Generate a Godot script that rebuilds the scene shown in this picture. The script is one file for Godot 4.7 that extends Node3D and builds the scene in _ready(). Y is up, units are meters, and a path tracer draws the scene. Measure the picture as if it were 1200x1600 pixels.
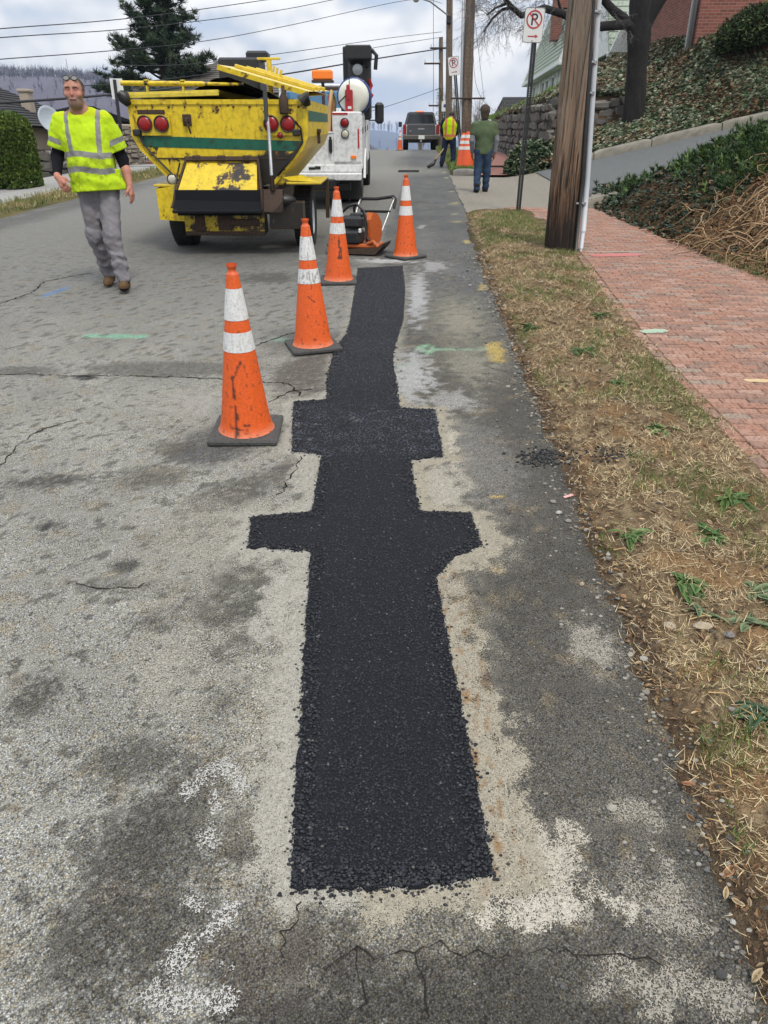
extends Node3D
# A street being patched: fresh asphalt strip, cones, a hopper trailer and a service truck on an uphill road.
# World: x to the right of the photographer, -z up the street, metres. s below means metres up the street.

var used := {}
var M := {}
var rng := RandomNumberGenerator.new()
var nz := FastNoiseLite.new()
var nz2 := FastNoiseLite.new()

func _ready():
	rng.seed = 20240307
	nz.seed = 5; nz.frequency = 1.0; nz.fractal_octaves = 4
	nz2.seed = 11; nz2.frequency = 1.0; nz2.fractal_octaves = 2
	camera_and_light()
	make_materials()
	build_ground()
	build_background()
	build_right_side()
	build_street_furniture()
	build_vehicles()
	build_people()
	build_small_things()

func camera_and_light():
	var cam := Camera3D.new(); cam.name = "camera"
	cam.fov = 71.6
	cam.near = 0.05; cam.far = 4000.0
	cam.position = Vector3(0, 1.585, 0)
	cam.rotation = Vector3(deg_to_rad(-26.95), deg_to_rad(2.47), 0)
	add_child(cam)
	cam.current = true
	var env := Environment.new()
	env.background_mode = Environment.BG_SKY
	var sky := Sky.new()
	var pm := PanoramaSkyMaterial.new()
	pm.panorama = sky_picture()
	pm.energy_multiplier = 1.0
	sky.sky_material = pm
	env.sky = sky
	env.background_energy_multiplier = 1.0
	env.tonemap_mode = Environment.TONE_MAPPER_LINEAR
	env.tonemap_exposure = 1.5
	env.sdfgi_enabled = true; env.ssao_enabled = true; env.ssil_enabled = true
	env.fog_enabled = true
	env.fog_density = 0.0002
	env.fog_light_color = Color(0.66, 0.74, 0.88)
	var we := WorldEnvironment.new(); we.name = "environment"; we.environment = env
	add_child(we)
	var sun := DirectionalLight3D.new(); sun.name = "sun"
	sun.light_energy = 0.5
	sun.light_angular_distance = 12.0
	sun.light_color = Color(1.0, 0.965, 0.91)
	sun.shadow_enabled = true
	sun.rotation = Vector3(deg_to_rad(-58), deg_to_rad(28), 0)
	add_child(sun)

func sky_picture() -> Texture2D:
	# broken grey overcast: bright cloud with bluer-grey bands, nothing but air and cloud
	var w := 1024
	var h := 512
	var n := FastNoiseLite.new(); n.seed = 31; n.frequency = 1.0; n.fractal_octaves = 5; n.fractal_gain = 0.5
	n.domain_warp_enabled = true; n.domain_warp_amplitude = 0.5; n.domain_warp_frequency = 0.8
	var im := Image.create_empty(w, h, false, Image.FORMAT_RGBF)
	var blue := Color(0.47, 0.58, 0.75)
	var grey := Color(0.66, 0.71, 0.78)
	var white := Color(1.0, 1.0, 1.0)
	for j in h:
		var el := PI * (0.5 - (j + 0.5) / h)
		var y := sin(el)
		for i in w:
			var c := Color(0.72, 0.77, 0.84)
			if y > 0.0:
				var az := TAU * (i + 0.5) / w
				# clouds on a curved deck, flattened towards the horizon
				var d := 1.0 / (y + 0.16)
				var px := cos(el) * cos(az) * d
				var pz := cos(el) * sin(az) * d
				var v := n.get_noise_3d(px * 1.1, 0.0, pz * 1.1) * 0.9 + 0.5 + 0.22 * n.get_noise_3d(px * 3.4 + 9.0, 4.0, pz * 3.4)
				v = clampf(v + 0.07, 0.0, 1.0)
				c = blue.lerp(grey, smoothstep(0.24, 0.46, v)).lerp(white, smoothstep(0.44, 0.74, v))
				c = c.lerp(Color(0.86, 0.89, 0.93), 0.55 * exp(-y * 9.0))
			# an overcast sky is brighter overhead than along the horizon
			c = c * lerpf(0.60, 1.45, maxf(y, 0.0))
			im.set_pixel(i, j, c)
	return ImageTexture.create_from_image(im)

# ------------------------------------------------------------------ lie of the land
func prof(s: float) -> float:                      # height of the road surface s metres up the street
	if s < 24.0: return 0.0465 * s
	var t := minf(s - 24.0, 60.0)
	var y := 1.116 + 0.0465 * t - 0.001 * t * t
	if s > 84.0: y -= 0.0735 * (s - 84.0)
	return y
func W(x: float, s: float, h := 0.0) -> Vector3:
	return Vector3(x, prof(s) + h, -s)
func sm(a: float, b: float, x: float) -> float:
	return smoothstep(a, b, x)

# ------------------------------------------------------------------ names and nodes
func numbered(n: String) -> String:
	if not used.has(n):
		used[n] = 0
		return n
	used[n] += 1
	return "%s_%03d" % [n, used[n]]
func thing(called: String, label: String, category: String, at := Vector3.ZERO, turn := 0.0, group := "") -> Node3D:
	var o := Node3D.new()
	o.name = numbered(called)
	add_child(o)
	o.position = at
	o.rotation.y = turn
	return tag(o, label, category, group)
func tag(o: Node3D, label: String, category: String, group := "") -> Node3D:
	o.set_meta("label", label)
	o.set_meta("category", category)
	if group: o.set_meta("group", group)
	return o
func obj(called: String, g, material: Material, parent: Node = null, at := Transform3D()) -> MeshInstance3D:
	var o := MeshInstance3D.new()
	o.mesh = g.done() if g is G else g
	o.material_override = material
	o.transform = at
	if parent == null:
		o.name = numbered(called)
		add_child(o)
	else:
		o.name = part_name(parent, called)
		parent.add_child(o, true)
	return o
func part_name(parent: Node, called: String) -> String:
	var k: Dictionary = parent.get_meta("_names") if parent.has_meta("_names") else {}
	var n: int = k.get(called, -1) + 1
	k[called] = n
	parent.set_meta("_names", k)
	return called if n == 0 else "%s_%03d" % [called, n]
func struct(called: String, g, material: Material, label := "", parent: Node = null) -> MeshInstance3D:
	var o := obj(called, g, material, parent)
	o.set_meta("kind", "structure")
	if label: o.set_meta("label", label)
	return o
func many(called: String, mesh: Mesh, material: Material, where: Array, tints: Array = [], parent: Node = null, label := "", category := "") -> MultiMeshInstance3D:
	var mm := MultiMesh.new()
	mm.transform_format = MultiMesh.TRANSFORM_3D
	mm.use_colors = not tints.is_empty()
	mm.mesh = mesh
	mm.instance_count = where.size()
	for i in where.size():
		mm.set_instance_transform(i, where[i])
		if mm.use_colors: mm.set_instance_color(i, tints[i])
	var o := MultiMeshInstance3D.new()
	o.multimesh = mm
	o.material_override = material
	o.set_meta("kind", "stuff")
	if parent == null:
		o.name = numbered(called); add_child(o)
	else:
		o.name = part_name(parent, called); parent.add_child(o, true)
	if label: o.set_meta("label", label)
	if category: o.set_meta("category", category)
	return o
func dup(o: Node3D, at: Vector3, turn: float, label: String, base: String) -> Node3D:
	var r: Node3D = o.duplicate()
	r.name = numbered(base)
	add_child(r)
	r.position = at
	r.rotation = Vector3(0, turn, 0)
	r.set_meta("label", label)
	return r
func rot(x := 0.0, y := 0.0, z := 0.0) -> Basis:   # degrees
	return Basis.from_euler(Vector3(deg_to_rad(x), deg_to_rad(y), deg_to_rad(z)))
func rr(a: float, b: float) -> float:
	return rng.randf_range(a, b)

# ------------------------------------------------------------------ mesh maker
class G:
	var st := SurfaceTool.new()
	var t := Transform3D()
	var col = null
	var uvs = null                                   # Callable(position) -> Vector2
	var n := 0
	func _init():
		st.begin(Mesh.PRIMITIVE_TRIANGLES)
		st.set_smooth_group(-1)
	func smooth(on := true) -> G:
		st.set_smooth_group(0 if on else -1)
		return self
	func put(x: Transform3D) -> G:
		t = x
		return self
	func v(p: Vector3):
		if col != null: st.set_color(col)
		if uvs != null: st.set_uv(uvs.call(p))
		st.add_vertex(t * p)
		n += 1
	func tri(a: Vector3, b: Vector3, c: Vector3):
		v(a); v(b); v(c)
	func quad(a: Vector3, b: Vector3, c: Vector3, d: Vector3):
		tri(a, b, c); tri(a, c, d)
	func box(c: Vector3, size: Vector3, bev := 0.0, turn := Basis()) -> G:
		var h := size * 0.5
		var keep := t
		t = t * Transform3D(turn, c)
		var b := minf(bev, minf(h.x, minf(h.y, h.z)) * 0.9)
		if b <= 0.0:
			for s in [-1.0, 1.0]:
				quad(Vector3(s * h.x, -h.y, -h.z), Vector3(s * h.x, h.y, -h.z), Vector3(s * h.x, h.y, h.z), Vector3(s * h.x, -h.y, h.z))
				quad(Vector3(-h.x, s * h.y, -h.z), Vector3(h.x, s * h.y, -h.z), Vector3(h.x, s * h.y, h.z), Vector3(-h.x, s * h.y, h.z))
				quad(Vector3(-h.x, -h.y, s * h.z), Vector3(h.x, -h.y, s * h.z), Vector3(h.x, h.y, s * h.z), Vector3(-h.x, h.y, s * h.z))
		else:
			var i := h - Vector3(b, b, b)
			for s in [-1.0, 1.0]:
				quad(Vector3(s * h.x, -i.y, -i.z), Vector3(s * h.x, i.y, -i.z), Vector3(s * h.x, i.y, i.z), Vector3(s * h.x, -i.y, i.z))
				quad(Vector3(-i.x, s * h.y, -i.z), Vector3(i.x, s * h.y, -i.z), Vector3(i.x, s * h.y, i.z), Vector3(-i.x, s * h.y, i.z))
				quad(Vector3(-i.x, -i.y, s * h.z), Vector3(i.x, -i.y, s * h.z), Vector3(i.x, i.y, s * h.z), Vector3(-i.x, i.y, s * h.z))
				for u in [-1.0, 1.0]:
					quad(Vector3(s * h.x, u * i.y, -i.z), Vector3(s * i.x, u * h.y, -i.z), Vector3(s * i.x, u * h.y, i.z), Vector3(s * h.x, u * i.y, i.z))
					quad(Vector3(s * h.x, -i.y, u * i.z), Vector3(s * i.x, -i.y, u * h.z), Vector3(s * i.x, i.y, u * h.z), Vector3(s * h.x, i.y, u * i.z))
					quad(Vector3(-i.x, s * h.y, u * i.z), Vector3(-i.x, s * i.y, u * h.z), Vector3(i.x, s * i.y, u * h.z), Vector3(i.x, s * h.y, u * i.z))
					for w in [-1.0, 1.0]:
						tri(Vector3(s * h.x, u * i.y, w * i.z), Vector3(s * i.x, u * h.y, w * i.z), Vector3(s * i.x, u * i.y, w * h.z))
		t = keep
		return self
	func tube(path: Array, radius, sides := 8, caps := true) -> G:   # radius: a number or an array of numbers
		var rings := []
		var up := Vector3(0.13, 1, 0.07).normalized()
		for k in path.size():
			var d: Vector3 = (path[mini(k + 1, path.size() - 1)] - path[maxi(k - 1, 0)]).normalized()
			if absf(d.dot(up)) > 0.96: up = Vector3(1, 0.1, 0.2).normalized()
			var sx := d.cross(up).normalized()
			var sy := sx.cross(d)
			up = sy
			var r: float = radius[k] if radius is Array else radius
			var ring := []
			for m in sides:
				var a := TAU * m / sides
				ring.append(path[k] + (sx * cos(a) + sy * sin(a)) * r)
			rings.append(ring)
		for k in path.size() - 1:
			for m in sides:
				var m2 := (m + 1) % sides
				quad(rings[k][m], rings[k][m2], rings[k + 1][m2], rings[k + 1][m])
		if caps:
			for e in [0, path.size() - 1]:
				for m in range(1, sides - 1): tri(rings[e][0], rings[e][m], rings[e][m + 1])
		return self
	func cyl(a: Vector3, b: Vector3, ra: float, rb := -1.0, sides := 16) -> G:
		return tube([a, b], [ra, ra if rb < 0.0 else rb], sides)
	func lathe(profile: Array, sides := 24) -> G:       # Vector2(radius, height) from bottom to top, about y
		for k in profile.size() - 1:
			var p: Vector2 = profile[k]
			var q: Vector2 = profile[k + 1]
			for m in sides:
				var a := TAU * m / sides
				var b := TAU * (m + 1) / sides
				var c0 := Vector3(cos(a), 0, sin(a))
				var c1 := Vector3(cos(b), 0, sin(b))
				quad(c0 * p.x + Vector3.UP * p.y, c1 * p.x + Vector3.UP * p.y, c1 * q.x + Vector3.UP * q.y, c0 * q.x + Vector3.UP * q.y)
		return self
	func ball(c: Vector3, r: Vector3, sides := 16) -> G:
		var pr := []
		var hs := sides / 2
		for k in hs + 1:
			var a := -PI / 2 + PI * k / hs
			pr.append(Vector2(maxf(cos(a), 0.0), sin(a)))
		var keep := t
		t = t * Transform3D(Basis.from_scale(r), c)
		lathe(pr, sides)
		t = keep
		return self
	func prism(poly: PackedVector2Array, z0: float, z1: float) -> G:   # outline in x, y drawn out along z
		var ix := Geometry2D.triangulate_polygon(poly)
		for k in range(0, ix.size(), 3):
			for z in [z0, z1]:
				tri(Vector3(poly[ix[k]].x, poly[ix[k]].y, z), Vector3(poly[ix[k + 1]].x, poly[ix[k + 1]].y, z), Vector3(poly[ix[k + 2]].x, poly[ix[k + 2]].y, z))
		for k in poly.size():
			var p := poly[k]
			var q := poly[(k + 1) % poly.size()]
			quad(Vector3(p.x, p.y, z0), Vector3(q.x, q.y, z0), Vector3(q.x, q.y, z1), Vector3(p.x, p.y, z1))
		return self
	func sheet(nx: int, ny: int, at: Callable, tint = null) -> G:      # at(u, v) with u, v in 0..1
		var pts := []
		var cs := []
		for j in ny + 1:
			for i in nx + 1:
				var p: Vector3 = at.call(float(i) / nx, float(j) / ny)
				pts.append(p)
				if tint != null: cs.append(tint.call(p, float(i) / nx, float(j) / ny))
		for j in ny:
			for i in nx:
				var a := j * (nx + 1) + i
				for k in [a, a + 1, a + nx + 2, a, a + nx + 2, a + nx + 1]:
					if tint != null: col = cs[k]
					v(pts[k])
		return self
	func done() -> ArrayMesh:
		st.generate_normals()
		st.index()
		return st.commit()

# ------------------------------------------------------------------ materials
func lin(r: float, g: float, b: float) -> Color:
	return Color(r, g, b).linear_to_srgb()
func noise_bytes(seed_: int, freq: float, size: int, oct := 4, type := FastNoiseLite.TYPE_SIMPLEX_SMOOTH, cell := 0) -> PackedByteArray:
	var n := FastNoiseLite.new()
	n.seed = seed_; n.frequency = freq; n.noise_type = type; n.fractal_octaves = oct
	if type == FastNoiseLite.TYPE_CELLULAR:
		n.fractal_type = FastNoiseLite.FRACTAL_NONE
		n.cellular_return_type = cell
		n.cellular_jitter = 1.0
	var im := n.get_seamless_image(size, size)
	im.convert(Image.FORMAT_L8)
	return im.get_data()
func ramp_tex(bytes: PackedByteArray, size: int, stops: Array) -> ImageTexture:   # stops: [offset, grey or Color] ...
	var gr := Gradient.new()
	var of := PackedFloat32Array(); var co := PackedColorArray()
	for s in stops:
		of.append(s[0]); co.append(s[1] if s[1] is Color else Color(s[1], s[1], s[1]))
	gr.offsets = of; gr.colors = co
	var lut := []
	for k in 256:
		var c := gr.sample(k / 255.0)
		lut.append([c.r8, c.g8, c.b8])
	var out := PackedByteArray()
	out.resize(size * size * 3)
	for k in size * size:
		var c = lut[bytes[k]]
		out[k * 3] = c[0]; out[k * 3 + 1] = c[1]; out[k * 3 + 2] = c[2]
	return ImageTexture.create_from_image(Image.create_from_data(size, size, false, Image.FORMAT_RGB8, out))
func mat(key: String, c: Color, rough := 0.8, metal := 0.0, spec := 0.5) -> StandardMaterial3D:
	var m := StandardMaterial3D.new()
	m.resource_name = key
	m.albedo_color = c
	m.roughness = rough
	m.metallic = metal
	m.metallic_specular = spec
	M[key] = m
	return m
func tri_map(m: StandardMaterial3D, scale: float, albedo: Texture2D = null, bump: Texture2D = null, depth := 0.3, world := false) -> StandardMaterial3D:
	m.uv1_triplanar = true
	m.uv1_world_triplanar = world
	m.uv1_scale = Vector3.ONE * scale
	if albedo: m.albedo_texture = albedo
	if bump:
		m.heightmap_enabled = true
		m.heightmap_texture = bump
		m.heightmap_scale = depth
	return m
func vcol(m: StandardMaterial3D) -> StandardMaterial3D:
	m.vertex_color_use_as_albedo = true
	return m

func make_materials():
	var grit := noise_bytes(3, 0.02, 512, 5)
	var fine := noise_bytes(4, 0.12, 512, 3)
	var T_grime := ramp_tex(grit, 512, [[0.0, 0.62], [0.35, 0.86], [0.6, 1.0], [1.0, 1.0]])
	var T_fine := ramp_tex(fine, 512, [[0.0, 0.0], [1.0, 1.0]])
	var T_mottle := ramp_tex(noise_bytes(6, 0.05, 512, 4), 512, [[0.0, 0.72], [1.0, 1.0]])
	var T_soft := ramp_tex(grit, 512, [[0.0, 0.84], [0.4, 0.95], [0.6, 1.0], [1.0, 1.0]])
	M["soft"] = T_soft; M["grime"] = T_grime; M["fine"] = T_fine; M["mottle"] = T_mottle
	# worn asphalt: pale and dark stones held in a darker binder
	var cv := noise_bytes(7, 0.105, 1024, 1, FastNoiseLite.TYPE_CELLULAR, FastNoiseLite.RETURN_CELL_VALUE)
	var cd := noise_bytes(7, 0.105, 1024, 1, FastNoiseLite.TYPE_CELLULAR, FastNoiseLite.RETURN_DISTANCE)
	var cf := noise_bytes(17, 0.2, 1024, 2, FastNoiseLite.TYPE_CELLULAR, FastNoiseLite.RETURN_CELL_VALUE)
	var a := PackedByteArray(); a.resize(1024 * 1024 * 3)
	var hgt := PackedByteArray(); hgt.resize(1024 * 1024)
	var hot := PackedByteArray(); hot.resize(1024 * 1024)
	var tone := []                                    # a stone's colour from its cell value: mostly grey, some tan, some dark
	for k in 256:
		var q := fmod(k * 0.618034, 1.0)
		var b := 184.0 + 36.0 * (q - 0.5)
		if q < 0.12: b = 124.0
		if q > 0.95: b = 232.0
		var w := fmod(k * 0.381966 + 0.2, 1.0)
		tone.append([b * (1.03 if w > 0.7 else 0.99), b, b * (0.91 if w > 0.7 else 1.0)])
	for k in 1024 * 1024:
		var d := float(cd[k]) / 255.0
		var edge := clampf((0.62 - d) * 3.4, 0.0, 1.0)
		var f := float(cf[k]) / 255.0
		var t: Array = tone[cv[k]]
		var m := 0.8 + 0.2 * edge
		var s := 0.74 + 0.42 * f
		a[k * 3] = int(minf(t[0] * m * s, 255.0)); a[k * 3 + 1] = int(minf(t[1] * m * s, 255.0)); a[k * 3 + 2] = int(minf(t[2] * m * s, 255.0))
		hgt[k] = int(255.0 * clampf(edge * (0.45 + 0.4 * float(cv[k]) / 255.0) + 0.15 * f, 0.0, 1.0))
		hot[k] = int(255.0 * clampf((1.0 - d * d * 1.2) * (0.5 + 0.5 * float(cv[k]) / 255.0), 0.0, 1.0))
	var T_stones := ImageTexture.create_from_image(Image.create_from_data(1024, 1024, false, Image.FORMAT_RGB8, a))
	var T_stones_h := ImageTexture.create_from_image(Image.create_from_data(1024, 1024, false, Image.FORMAT_L8, hgt))
	var T_hot_h := ImageTexture.create_from_image(Image.create_from_data(1024, 1024, false, Image.FORMAT_L8, hot))
	var road := vcol(mat("road", Color.WHITE, 0.86, 0.0, 0.4))
	road.albedo_texture = T_stones
	road.heightmap_enabled = true; road.heightmap_texture = T_stones_h; road.heightmap_scale = 0.32
	road.detail_enabled = true; road.detail_blend_mode = BaseMaterial3D.BLEND_MODE_MUL
	road.detail_uv_layer = BaseMaterial3D.DETAIL_UV_1
	road.uv1_scale = Vector3(1.95, 1.95, 1)
	road.detail_enabled = false
	# cement dust: a thin layer that breaks up over the stones below it
	var du := PackedByteArray(); du.resize(1024 * 1024 * 4)
	var dn := noise_bytes(23, 0.16, 1024, 2)
	var dn2 := noise_bytes(24, 0.03, 1024, 3)
	for k in 1024 * 1024:
		var al := 0.5 * float(dn[k]) / 255.0 + 0.22 * float(dn2[k]) / 255.0 + 0.28 * float(255 - hgt[k]) / 255.0
		var g0 := int(clampf(208.0 + 34.0 * (float(dn[k]) / 255.0 - 0.5) + 40.0 * (float(cf[k]) / 255.0 - 0.5), 0.0, 255.0))
		du[k * 4] = g0; du[k * 4 + 1] = g0; du[k * 4 + 2] = g0
		du[k * 4 + 3] = int(clampf(255.0 * (0.62 + 2.1 * (al - 0.5)), 1.0, 255.0))
	var dust := vcol(mat("dust", Color.WHITE, 0.97, 0.0, 0.15))
	dust.albedo_texture = ImageTexture.create_from_image(Image.create_from_data(1024, 1024, false, Image.FORMAT_RGBA8, du))
	dust.transparency = BaseMaterial3D.TRANSPARENCY_ALPHA_SCISSOR
	dust.alpha_scissor_threshold = 0.3
	dust.uv1_scale = Vector3(1.42, 1.42, 1)
	dust.heightmap_enabled = true; dust.heightmap_texture = T_stones_h; dust.heightmap_scale = 0.12
	var hotm := tri_map(mat("hot_asphalt", lin(0.0115, 0.0128, 0.0165), 0.64, 0.0, 0.3), 1.9, null, T_hot_h, 0.9, true)
	hotm.uv1_triplanar_sharpness = 8.0
	vcol(mat("hot_stone", Color.WHITE, 0.45, 0.0, 0.4))
	mat("tar", lin(0.012, 0.011, 0.011), 0.45)
	mat("crack", lin(0.022, 0.02, 0.018), 1.0, 0.0, 0.0)
	var conc := tri_map(vcol(mat("concrete", Color.WHITE, 0.9)), 0.8, T_mottle, T_fine, 0.25, true)
	conc.uv1_scale = Vector3.ONE * 1.6
	var apron := tri_map(mat("apron", lin(0.55, 0.5, 0.43), 0.9), 1.4, T_stones, T_stones_h, 0.4, true)
	apron.uv1_triplanar_sharpness = 6.0
	tri_map(mat("driveway", lin(0.25, 0.265, 0.28), 0.85), 0.9, T_stones, T_stones_h, 0.4, true)
	tri_map(vcol(mat("soil", Color.WHITE, 0.95, 0.0, 0.2)), 2.2, T_mottle, T_fine, 1.2, true)
	tri_map(vcol(mat("curb_stone", Color.WHITE, 0.9)), 1.5, T_mottle, T_fine, 0.6, true)
	for k in 6:
		var c: Color = [lin(0.30, 0.155, 0.106), lin(0.325, 0.182, 0.132), lin(0.255, 0.145, 0.106), lin(0.27, 0.2, 0.155), lin(0.225, 0.14, 0.106), lin(0.345, 0.21, 0.16)][k]
		tri_map(mat("paver_%d" % k, c, 0.9), 3.0, T_grime, T_fine, 0.25, true)
	vcol(mat("leafy", Color.WHITE, 0.6, 0.0, 0.4)).backlight_enabled = true
	M["leafy"].backlight = Color(0.35, 0.38, 0.2)
	vcol(mat("ivy", Color.WHITE, 0.42, 0.0, 0.55))
	vcol(mat("straw", Color.WHITE, 0.9, 0.0, 0.2))
	vcol(mat("pebble", Color.WHITE, 0.85, 0.0, 0.3))
	vcol(mat("tinted", Color.WHITE, 0.8))
	tri_map(vcol(mat("rubble", Color.WHITE, 0.95)), 2.0, T_mottle, T_fine, 0.8, true)
	tri_map(vcol(mat("bark", Color.WHITE, 0.95)), 1.0, ramp_tex(noise_bytes(9, 0.03, 256, 4), 256, [[0.0, 0.5], [1.0, 1.0]]), T_fine, 1.5)
	M["bark"].uv1_scale = Vector3(6, 1.2, 6)
	# painted and bare metal, plastic, rubber, cloth
	tri_map(vcol(mat("paint", Color.WHITE, 0.42)), 1.2, T_soft, T_fine, 0.02)
	tri_map(mat("white_paint", lin(0.70, 0.71, 0.71), 0.35), 1.0, T_soft)
	tri_map(mat("black_metal", lin(0.018, 0.018, 0.019), 0.45), 2.0, T_grime)
	tri_map(mat("rusty_metal", lin(0.055, 0.032, 0.02), 0.85), 3.0, T_grime, T_fine, 0.2)
	tri_map(mat("steel", lin(0.4, 0.4, 0.4), 0.38, 0.85), 2.0, T_grime)
	tri_map(mat("galvanised", lin(0.45, 0.47, 0.49), 0.5, 0.6), 2.0, T_mottle)
	mat("chrome", lin(0.75, 0.75, 0.76), 0.12, 1.0)
	tri_map(mat("rubber", lin(0.022, 0.021, 0.021), 0.8), 3.0, T_grime, T_fine, 0.1)
	tri_map(mat("grey_rubber", lin(0.06, 0.06, 0.058), 0.85), 4.0, T_grime, T_fine, 0.15)
	tri_map(vcol(mat("cone_plastic", Color.WHITE, 0.5)), 5.0, T_soft, T_fine, 0.03)
	mat("red_lens", lin(0.24, 0.004, 0.006), 0.3)
	mat("dark_red_lens", lin(0.12, 0.008, 0.01), 0.2)
	mat("amber_lens", lin(0.85, 0.2, 0.02), 0.2)
	mat("clear_lens", lin(0.5, 0.48, 0.4), 0.15)
	mat("dark_glass", lin(0.015, 0.018, 0.02), 0.06, 0.0, 0.6)
	mat("blue_glass", lin(0.07, 0.22, 0.40), 0.08, 0.0, 0.6)
	mat("red_paint", lin(0.34, 0.02, 0.025), 0.4)
	mat("red_tape", lin(0.42, 0.03, 0.03), 0.4)
	mat("yellow_wood", lin(0.42, 0.28, 0.12), 0.8)
	mat("sign_white", lin(0.62, 0.63, 0.62), 0.5)
	mat("sign_black", lin(0.012, 0.012, 0.014), 0.6)
	mat("sign_red", lin(0.42, 0.02, 0.03), 0.5)
	mat("pvc", lin(0.43, 0.46, 0.49), 0.45)
	tri_map(mat("cloth", Color.WHITE, 0.95), 14.0, T_mottle, T_fine, 0.1)
	mat("wire", lin(0.02, 0.022, 0.026), 0.7)
	mat("tank_plastic", lin(0.62, 0.63, 0.55), 0.45)
	mat("blue_paint", lin(0.015, 0.04, 0.16), 0.35)
	tri_map(mat("orange_paint", lin(0.5, 0.11, 0.02), 0.5), 4.0, T_grime)
	tri_map(mat("grey_roof", lin(0.15, 0.135, 0.115), 0.9), 3.0, T_mottle, T_fine, 0.5)
	tri_map(mat("dark_roof", lin(0.04, 0.04, 0.042), 0.9), 3.0, T_mottle, T_fine, 0.5)
	tri_map(mat("green_roof", lin(0.42, 0.49, 0.4), 0.9), 3.0, T_mottle, T_fine, 0.4)
	tri_map(mat("white_siding", lin(0.66, 0.68, 0.67), 0.7), 1.0, T_soft)
	tri_map(mat("stucco", lin(0.48, 0.4, 0.32), 0.9), 1.0, T_mottle, T_fine, 0.2)
	# brickwork too far away to tell the bricks apart: courses and joints
	var bim := Image.create_empty(256, 256, false, Image.FORMAT_RGB8)
	bim.fill(lin(0.23, 0.16, 0.13))
	var r2 := RandomNumberGenerator.new(); r2.seed = 8
	for j in 16:
		for i in range(-1, 8):
			var q := r2.randf_range(0.75, 1.2)
			bim.fill_rect(Rect2i(i * 32 + (16 if j % 2 else 0) + 1, j * 16 + 2, 30, 13), lin(0.2 * q, 0.066 * q, 0.048 * q))
	M["brick_tex"] = ImageTexture.create_from_image(bim)
	var bw := tri_map(mat("far_brick", Color.WHITE, 0.9), 0.9, M["brick_tex"], T_fine, 0.1)
	bw.uv1_scale = Vector3(0.62, 0.86, 0.62)

# ------------------------------------------------------------------ the road
# outline of the fresh asphalt, in metres (x, s)
var patch := PackedVector2Array([Vector2(-0.26, 1.07), Vector2(-0.29, 1.3), Vector2(-0.31, 1.53), Vector2(-0.36, 2.0), Vector2(-0.405, 2.5), Vector2(-0.67, 2.53), Vector2(-0.71, 2.78), Vector2(-0.445, 2.83), Vector2(-0.46, 3.1), Vector2(-0.475, 3.43), Vector2(-0.64, 3.48), Vector2(-0.74, 4.2), Vector2(-0.545, 4.25), Vector2(-0.58, 4.7), Vector2(-0.6, 5.25), Vector2(-0.55, 5.75), Vector2(-0.555, 6.2), Vector2(-0.6, 7.2), Vector2(-0.66, 8.43), Vector2(-0.16, 8.58), Vector2(-0.11, 7.4), Vector2(-0.105, 6.2), Vector2(-0.14, 5.6), Vector2(-0.165, 5.12), Vector2(-0.12, 4.6), Vector2(-0.08, 4.12), Vector2(0.13, 4.1), Vector2(0.16, 3.43), Vector2(-0.01, 3.39), Vector2(0.01, 3.1), Vector2(0.04, 2.86), Vector2(0.265, 2.85), Vector2(0.295, 2.58), Vector2(0.18, 2.49), Vector2(0.1, 2.34), Vector2(0.13, 1.98), Vector2(0.16, 1.7), Vector2(0.18, 1.48), Vector2(0.21, 1.12), Vector2(0.1, 1.09), Vector2(-0.05, 1.075)])
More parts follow.
